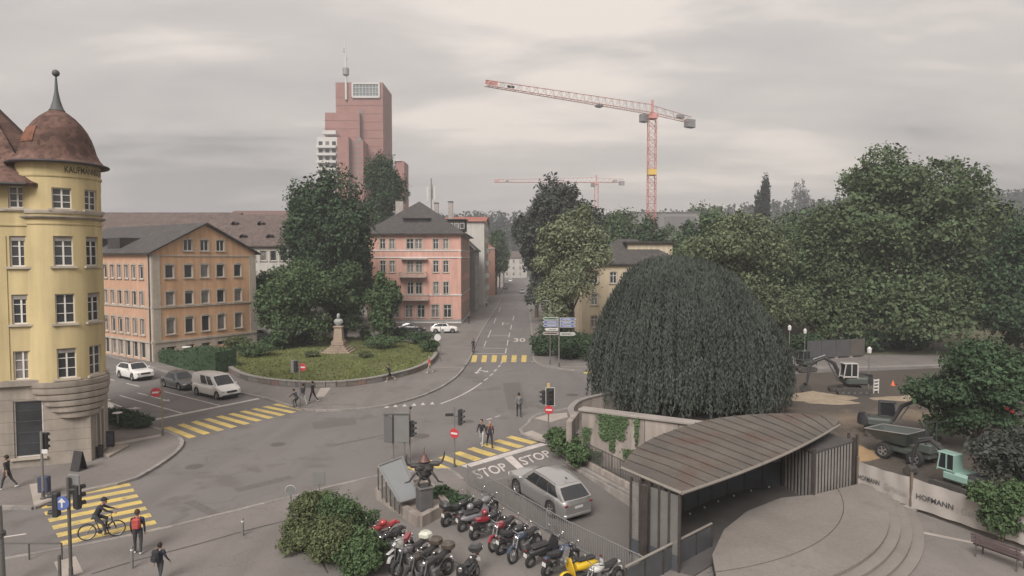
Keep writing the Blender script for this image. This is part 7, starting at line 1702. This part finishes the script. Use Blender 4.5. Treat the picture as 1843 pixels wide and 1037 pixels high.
# ------------------------------------------------------------------ signals, signs and other street furniture
M_SIG = mat('signal_housing', (.03, .03, .032), .55, .1, 4); M_SIGB = mat('signal_back_grey', (.16, .16, .16), .6, .1, 4); M_POLE = mat('pole_grey', (.19, .185, .18), .6, .12, 4, metal=.3); M_POLED = mat('pole_dark', (.085, .08, .075), .6, .15, 4)
M_NOE = mat('sign_red', (.42, .045, .055), .5, .06, 4); M_SWH = mat('sign_white', (.55, .54, .53), .5, .05, 4); M_BLUE = mat('sign_blue', (.085, .125, .32), .5, .08, 4); M_SBACK = mat('sign_back', (.20, .20, .20), .6, .1, 3, metal=.3)
LENS = [mat('lens_' + k, c, .3, .05) for k, c in (('red', (.10, .02, .02)), ('amber', (.11, .07, .02)), ('green', (.015, .07, .05)))]
def signal_head(parent, pos, rz, n=3, board=None):
    o = link('signal_head', None, parent); o.location = pos; o.rotation_euler = (0, 0, rz)      # lenses face local -Y
    part('housing', MB().box((0, 0, 0), (.28, .2, .3 * n), 0, .03), M_SIG, o)
    for k in range(n):
        z = (n - 1) * .15 - k * .3; part('visor', MB().lathe([(.105, -.26), (.105, -.1), (.1, -.1), (.1, -.26)], 12, c=(0, 0, z), a0=-.2, a1=PI + .2, axis='y', caps=False), M_SIG, o)
        part('lens', MB().lathe([(.095, -.115), (.001, -.12)], 12, c=(0, 0, z), axis='y', caps=False), LENS[k % 3], o)
    if board:
        part('backboard', MB().box((0, .03, 0), (.52, .02, .3 * n + .22)), M_SIG, o); part('backboard_edge', MB().box((0, .042, 0), (.58, .015, .3 * n + .28)), M_SWH, o)
def round_sign(parent, pos, rz, kind='noentry', r=.3):
    o = link('sign_disc', None, parent); o.location = pos; o.rotation_euler = (0, 0, rz)
    part('plate', MB().lathe([(.01, .015), (r, .015), (r + .01, 0), (r, -.012), (.01, -.012)], 22, axis='y', caps=False), M_NOE if kind in ('noentry', 'red') else M_SBACK, o)
    if kind == 'noentry': part('bar', MB().box((0, -.018, 0), (r * 1.45, .008, r * .36)), M_SWH, o)
    if kind == 'back': part('rim', MB().torus((0, 0, 0), r, .012, 22, 5), M_SWH, o)
    part('back', MB().lathe([(.01, .018), (r * .97, .018)], 20, axis='y', caps=False), M_SBACK, o)
def pole(parent, h, r=.055, m=None, base=True):
    part('pole', MB().tube([(0, 0, 0), (0, 0, h)], r, 10), m or M_POLE, parent, smooth=True)
    if base: part('pole_base', MB().lathe([(r * 2.2, 0), (r * 2.2, .06), (r * 1.2, .12), (r * 1.2, .4), (r, .42)], 12), M_POLED, parent, smooth=30)
# left foreground signal
p = G(128, 1041, .1); t = thing('traffic_light', 'foreground traffic light with blue arrow sign at the left crossing', 'traffic light', p); pole(t, 3.75, .06, M_POLED)
signal_head(t, (-.45, 0, 2.75), R(-80)); signal_head(t, (.25, .1, 3.0), R(150)); part('bracket', MB().box((-.2, 0, 2.9), (.5, .05, .05)).box((.15, 0, 3.3), (.35, .05, .05)), M_POLED, t)
b_ = part('arrow_sign', MB().lathe([(.01, -.02), (.26, -.02), (.26, .01), (.01, .01)], 20, c=(-.18, -.08, 2.82), axis='y'), M_BLUE, t); part('arrow', MB().box((-.18, -.108, 2.80), (.06, .008, .26)).add([(-.33, -.11, 2.86), (-.03, -.11, 2.86), (-.18, -.11, 3.03)], [(0, 1, 2)]), M_SWH, b_)
part('board', MB().box((.15, .1, 3.45), (.5, .06, .75), -.25, .02), M_SBACK, t)
p = G(78, 898, .12); t = thing('traffic_light', 'traffic light on the pavement before the shop window', 'traffic light', p); pole(t, 3.3, .06, M_POLE); signal_head(t, (0, .2, 2.75), R(180)); part('small_plate', MB().box((.18, -.05, 2.35), (.28, .02, .2)), M_SWH, t); part('control_box', MB().box((-.3, .5, .55), (.5, .3, .8), 0, .03), mat('box_blue', (.05, .06, .10), .6), t)
p = G(293, 783, .12); t = thing('sign_pole', 'thin pole with no entry sign at the tip of the left pavement', 'traffic sign', p); pole(t, 3.55, .045, mat('pole_ochre', (.20, .165, .10), .7, .15, 4)); round_sign(t, (-.36, -.06, 2.85), R(25)); part('bracket', MB().box((-.2, 0, 2.85), (.35, .04, .04)), M_POLED, t)
p = G(540, 734, .12); t = thing('traffic_light', 'traffic light seen from behind with no entry sign on the island', 'traffic light', p); pole(t, 3.7, .05); signal_head(t, (-.3, 0, 3.25), R(150)); part('back_panel', MB().box((-.5, .02, 3.25), (.34, .1, 1.0), .1, .02), M_SBACK, t); round_sign(t, (.28, -.06, 3.2), R(-20)); part('bracket', MB().box((0, 0, 3.25), (.6, .05, .05)), M_POLED, t)
p = G(717, 838, .1); t = thing('route_board', 'large grey sign board seen from behind on two posts', 'sign board', p)
for x in (-.28, .35): part('post', MB().tube([(x, 0, 0), (x, 0, 3.0)], .05, 8), M_POLE, t, smooth=True)
part('board', MB().box((.22, -.07, 2.2), (.85, .05, 1.75), 0, .02), mat('board_back_grey', (.165, .165, .16), .6, .06, 2), t); part('side_board', MB().box((-.55, -.03, 2.1), (.6, .08, 1.55), -.5, .02), mat('board_back_dark', (.11, .112, .115), .6, .06, 2), t); part('brace', MB().box((-.1, -.1, 2.95), (1.4, .06, .06)), M_POLED, t)
p = G(738, 836, .1); t = thing('traffic_light', 'traffic light seen sideways beside the large sign board', 'traffic light', p); pole(t, 3.2, .045); signal_head(t, (.12, 0, 2.05), R(70)); part('lamp', MB().ball((.05, 0, 3.25), .08, 8, 6), M_SIG, t)
p = G(818, 838, .1); t = thing('traffic_light', 'traffic light with red disc left of the stop line', 'traffic light', p); pole(t, 3.35, .045); signal_head(t, (.33, .05, 2.75), R(75)); part('bracket', MB().box((.15, 0, 2.8), (.4, .05, .05)), M_POLED, t); round_sign(t, (0, -.06, 1.85), R(-25), 'noentry', .28); part('plate', MB().box((-.25, -.02, 2.9), (.5, .04, .16), .1), M_SIG, t)
p = G(987, 791, .12); t = thing('traffic_light', 'traffic light with white edged backboard and yellow cap at the ramp', 'traffic light', p); pole(t, 3.45, .05); signal_head(t, (-.3, .02, 2.75), R(-75)); signal_head(t, (.1, -.12, 2.8), R(0), 3, True); round_sign(t, (0.02, -.1, 1.95), R(-10), 'noentry', .28); part('cap', MB().box((0, 0, 3.5), (.18, .18, .3), 0, .03), mat('signal_cap_yellow', (.45, .33, .15), .6), t); part('bracket', MB().box((-.12, 0, 2.8), (.35, .05, .05)), M_POLED, t)
# direction signs
p = G(1006, 660, .12); t = thing('direction_signpost', 'signpost with blue and white direction arms at the street corner', 'signpost', p); pole(t, 5.4, .07, M_POLE)
def arm(side, z, m, h=.3, L_=1.6, edge=M_SWH):
    x0, x1 = side * .1, side * L_; x2 = side * (L_ + .18)
    q = [(x0, -h / 2), (x1, -h / 2), (x2, 0), (x1, h / 2), (x0, h / 2)]; q = q if side > 0 else q[::-1]
    a = part('direction_arm', MB().add([(x, y, z + zz) for y in (-.1, -.06) for x, zz in q], [(0, 1, 2, 3, 4), (9, 8, 7, 6, 5)] + [(i, 5 + i, 5 + (i + 1) % 5, (i + 1) % 5) for i in range(5)]), edge, t)
    s = .84; part('arm_face', MB().add([((x0 + x1) / 2 + (x - (x0 + x1) / 2) * .94, -.104, z + zz * s * .86) for x, zz in q], [(0, 1, 2, 3, 4)]), m, a)
    part('text_line', MB().box((side * (L_ * .5), -.108, z), (L_ * .6, .004, h * .2)), M_SWH if m is M_BLUE else M_PLAST, a)
for z in (5.15, 4.78, 4.41): arm(1, z, M_BLUE)
for z, m in ((5.2, mat('sign_green', (.10, .17, .13), .5)), (4.83, M_BLUE), (4.46, M_BLUE)): arm(-1, z, m)
arm(-1, 4.05, M_SWH, .3, 1.4); arm(-1, 3.62, mat('sign_brown', (.17, .12, .10), .5), .32); arm(1, 3.55, mat('sign_grey_white', (.36, .36, .34), .5), .36)
p = G(990, 655, .12); t = thing('lamp_post', 'thin lamp post just left of the direction signpost', 'lamp post', p); pole(t, 7.0, .06); part('lamp', MB().box((-.4, 0, 7.0), (.8, .18, .1), 0, .03), M_SBACK, t)
p = G(793, 650, .12); t = thing('sign_pole', 'thin pole with white round sign before the parked white SUV', 'traffic sign', p); pole(t, 3.9, .04); o = link('sign_disc', None, t); o.location = (-.32, -.06, 2.7); part('plate', MB().lathe([(.01, -.012), (.38, -.012), (.38, .012), (.01, .012)], 22, axis='y', caps=False), M_SWH, o); part('plate', MB().box((.25, 0, 3.3), (.3, .04, .7), 0, .01), M_SBACK, t)
p = G(575, 892, .1); t = thing('small_board', 'small grey sign board from behind above the foreground shrubs', 'sign board', p); pole(t, 1.2, .03, M_POLE, False); part('board', MB().box((0, -.04, .88), (.6, .04, .68), .1, .02), MATS['board_back_grey'], t)
p = G(524, 935, .1); t = thing('sign_pole', 'round sign from behind at the left tip of the foreground shrubs', 'traffic sign', p); pole(t, 1.5, .03, M_POLE, False); round_sign(t, (0, -.05, 1.35), R(10), 'back', .22)
gb = 'grey bollards on the plaza edge'
for x, y, h, lb in ((238, 1023, .85, 'slim grey bollard beside the waiting young man'), (437, 964, .75, 'slim grey bollard in the middle of the plaza edge'), (108, 1045, .95, 'dark bollard at the bottom beside the tactile pad')):
    p = G(x, y, .1); t = thing('bollard', lb, 'bollard', p, 0, gb); part('post', MB().lathe([(.055, 0), (.055, h - .05), (.035, h)], 10), M_POLE if x != 108 else M_POLED, t, smooth=40); part('band', MB().lathe([(.06, h - .16), (.06, h - .1)], 10), M_SWH if x != 108 else M_POLED, t)
p = G(-6, 1012); t = thing('street_barrier', 'thin dark barrier rail at the bottom left road edge', 'barrier', (p.x, p.y, 0)); e = G(112, 1012) - p
part('rail', MB().tube([(0, 0, .75), (e.x, e.y, .75)], .03, 6), M_POLED, t)
for k in range(3): part('post', MB().tube([(e.x * k / 2, e.y * k / 2, 0), (e.x * k / 2, e.y * k / 2, .75)], .03, 6), M_POLED, t)
p = G(2, 1060, .1); t = thing('street_lamp', 'thick grey lamp post cut by the left edge', 'lamp post', p); part('pole', MB().tube([(0, 0, 0), (0, 0, 3.0)], [.16, .11], 12), M_POLE, t, smooth=True); part('collar', MB().lathe([(.2, 1.9), (.2, 2.05)], 12), M_POLED, t)
# boards and bins on the left pavement
p = G(142, 846, .12); t = thing('sandwich_board', 'black folding sandwich board at the foot of the stone wall', 'sign board', p, R(-15))
for s_ in (-1, 1): part('panel', MB().add([(-.3, s_ * .28, 0), (.3, s_ * .28, 0), (.3, s_ * .02, 1.05), (-.3, s_ * .02, 1.05), (-.3, s_ * .24, 0), (.3, s_ * .24, 0), (.3, s_ * -.01, 1.05), (-.3, s_ * -.01, 1.05)], [(0, 1, 2, 3), (7, 6, 5, 4), (0, 4, 5, 1), (1, 5, 6, 2), (2, 6, 7, 3), (3, 7, 4, 0)]), M_DARK, t)
p = G(195, 808, .12); t = thing('notice_board', 'framed dark notice board standing beside the corner entrance', 'sign board', p, R(12)); part('frame', MB().box((0, 0, .62), (.72, .06, .95), 0, .02), M_DARK, t); part('face', MB().box((0, -.036, .64), (.58, .012, .78)), mat('board_face', (.09, .095, .105), .5, .2, 4), t)
for s_ in (-1, 1): part('leg', MB().box((s_ * .28, 0, .08), (.06, .3, .16)), M_DARK, t)
p = G(179, 822, .12); t = thing('waste_bin', 'small black bin beside the corner entrance', 'bin', p); part('body', MB().lathe([(.16, 0), (.2, .02), (.22, .62), (.2, .64), (.19, .6)], 14), M_DARK, t, smooth=40); part('lid', MB().torus((0, 0, .64), .2, .02, 14, 5, 'z'), M_PLAST, t)
p = G(212, 772, .12); t = thing('bollard_lamp', 'short lamp with white disc top in the corner bed', 'lamp', p); part('post', MB().tube([(0, 0, 0), (0, 0, 1.1)], .06, 8), M_SBACK, t, smooth=True); part('disc', MB().lathe([(.01, 1.16), (.3, 1.13), (.32, 1.1), (.06, 1.06)], 18, caps=False), M_SWH, t, smooth=30)
p = G(337, 664, .12); t = thing('bollard_lamp', 'pale topped lamp standing between the two hedges', 'lamp', p); part('post', MB().tube([(0, 0, 0), (0, 0, 2.3)], .05, 8), M_SBACK, t, smooth=True); part('disc', MB().lathe([(.01, 2.42), (.45, 2.38), (.47, 2.3), (.06, 2.26)], 18, caps=False), M_SWH, t, smooth=30)
# building site bits
for px, py, h, lb in ((1420, 652, 3.6, 'pale lantern on a pole beside the weeping beech'), (1448, 645, 2.9, 'second lantern behind the small excavator'), (1563, 700, 3.2, 'thin pole right of the dark excavator'), (1792, 620, 6.0, 'tall pale pole under the right trees')):
    p = G(px, py, .05); t = thing('site_lantern', lb, 'lantern', p); pole(t, h, .05, M_POLE, False); part('lamp', MB().lathe([(.06, h), (.17, h + .05), (.2, h + .45), (.05, h + .62)], 10), M_SWH, t, smooth=30)
hp = [G(x, 648 - (x - 1460) * .06, .1) for x in (1452, 1478, 1504, 1530, 1556)]
for i in range(4):
    a, b = hp[i], hp[i + 1]; v = b - a; t = thing('hoarding_panel', ('leftmost grey hoarding panel behind the excavator', 'second grey hoarding panel from the left', 'third grey hoarding panel from the left', 'rightmost brownish hoarding panel behind the excavator')[i], 'hoarding', a, math.atan2(v.y, v.x), 'grey hoarding panels behind the excavators')
    part('panel', MB().box((v.length / 2, 0, 1.2), (v.length - .06, .05, 2.0)), mat('hoarding_grey', (.075, .074, .08), .7, .1, 1) if i < 3 else mat('hoarding_brown', (.09, .08, .07), .7, .1, 1), t)
    for x in (.05, v.length - .05): part('foot', MB().box((x, 0, .1), (.12, .5, .2)), M_CONC, t)
p = G(1607, 694, .05); t = thing('traffic_cone', 'orange cone on the building site ground', 'cone', p); t.scale = (.75, .75, .75); part('cone', MB().lathe([(.22, .03), (.2, .05), (.05, .62), (.02, .63)], 14), mat('cone_orange', (.60, .13, .04), .6), t, smooth=30); part('foot', MB().box((0, 0, .02), (.5, .5, .05), 0, .01), MATS['cone_orange'], t); part('band', MB().lathe([(.135, .28), (.1, .42)], 14, caps=False), M_SWH, t)
p = G(1577, 708, .05); t = thing('site_barrier', 'white slatted barrier right of the dark excavator', 'barrier', p, .3)
for k in range(4): part('slat', MB().box((0, 0, .3 + k * .28), (.55, .04, .13)), M_SWH, t)
for s_ in (-1, 1): part('post', MB().box((s_ * .26, .03, .62), (.07, .06, 1.25)), M_SWH, t)
p = G(1800, 1012, .1); t = thing('park_bench', 'dark slatted bench at the bottom right below the banner', 'bench', p, R(118)); M_BEN = mat('bench_slat', (.10, .075, .075), .8, .15, 3)
for k in range(4): part('seat_slat', MB().box((0, -.2 + k * .13, .45), (1.7, .1, .04)), M_BEN, t)
for k in range(3): part('back_slat', MB().box((0, .36 + k * .03, .6 + k * .14), (1.7, .03, .1)), M_BEN, t)
for s_ in (-1, 1): part('leg', MB().tube([(s_ * .7, -.2, 0), (s_ * .7, -.2, .43), (s_ * .7, .3, .43), (s_ * .7, .42, .95)], .03, 6).tube([(s_ * .7, .3, .43), (s_ * .7, .34, 0)], .03, 6), M_POLED, t)
p = G(1755, 800, .05); t = thing('warning_light', 'red warning lights on a post within the dark shrub tree', 'warning light', (p.x, p.y - 2.7, .05)); pole(t, 2.9, .04, M_POLED, False)
for x, z in ((-.2, 2.95), (.12, 2.75)): part('lamp', MB().ball((x, -.05, z), .12, 10, 6), mat('lamp_red', (.6, .06, .05), .4), t, smooth=True)
# ------------------------------------------------------------------ haze: one closed box of pale air round the whole place
def build_haze():
    mb = MB().box((0, 1150, 68), (3600, 2400, 140)); o = link('haze', mb.mesh('haze')); o['kind'] = 'stuff'
    m = bpy.data.materials.new('haze_air'); m.use_nodes = True; nt = m.node_tree; nt.nodes.clear()
    out = nt.nodes.new('ShaderNodeOutputMaterial'); v = nt.nodes.new('ShaderNodeVolumePrincipled')
    v.inputs['Color'].default_value = (.93, .95, 1.0, 1); v.inputs['Density'].default_value = 0.00075; v.inputs['Anisotropy'].default_value = 0.2
    nt.links.new(v.outputs[0], out.inputs['Volume']); o.data.materials.append(m)
    o.display_type = 'WIRE'
build_haze()
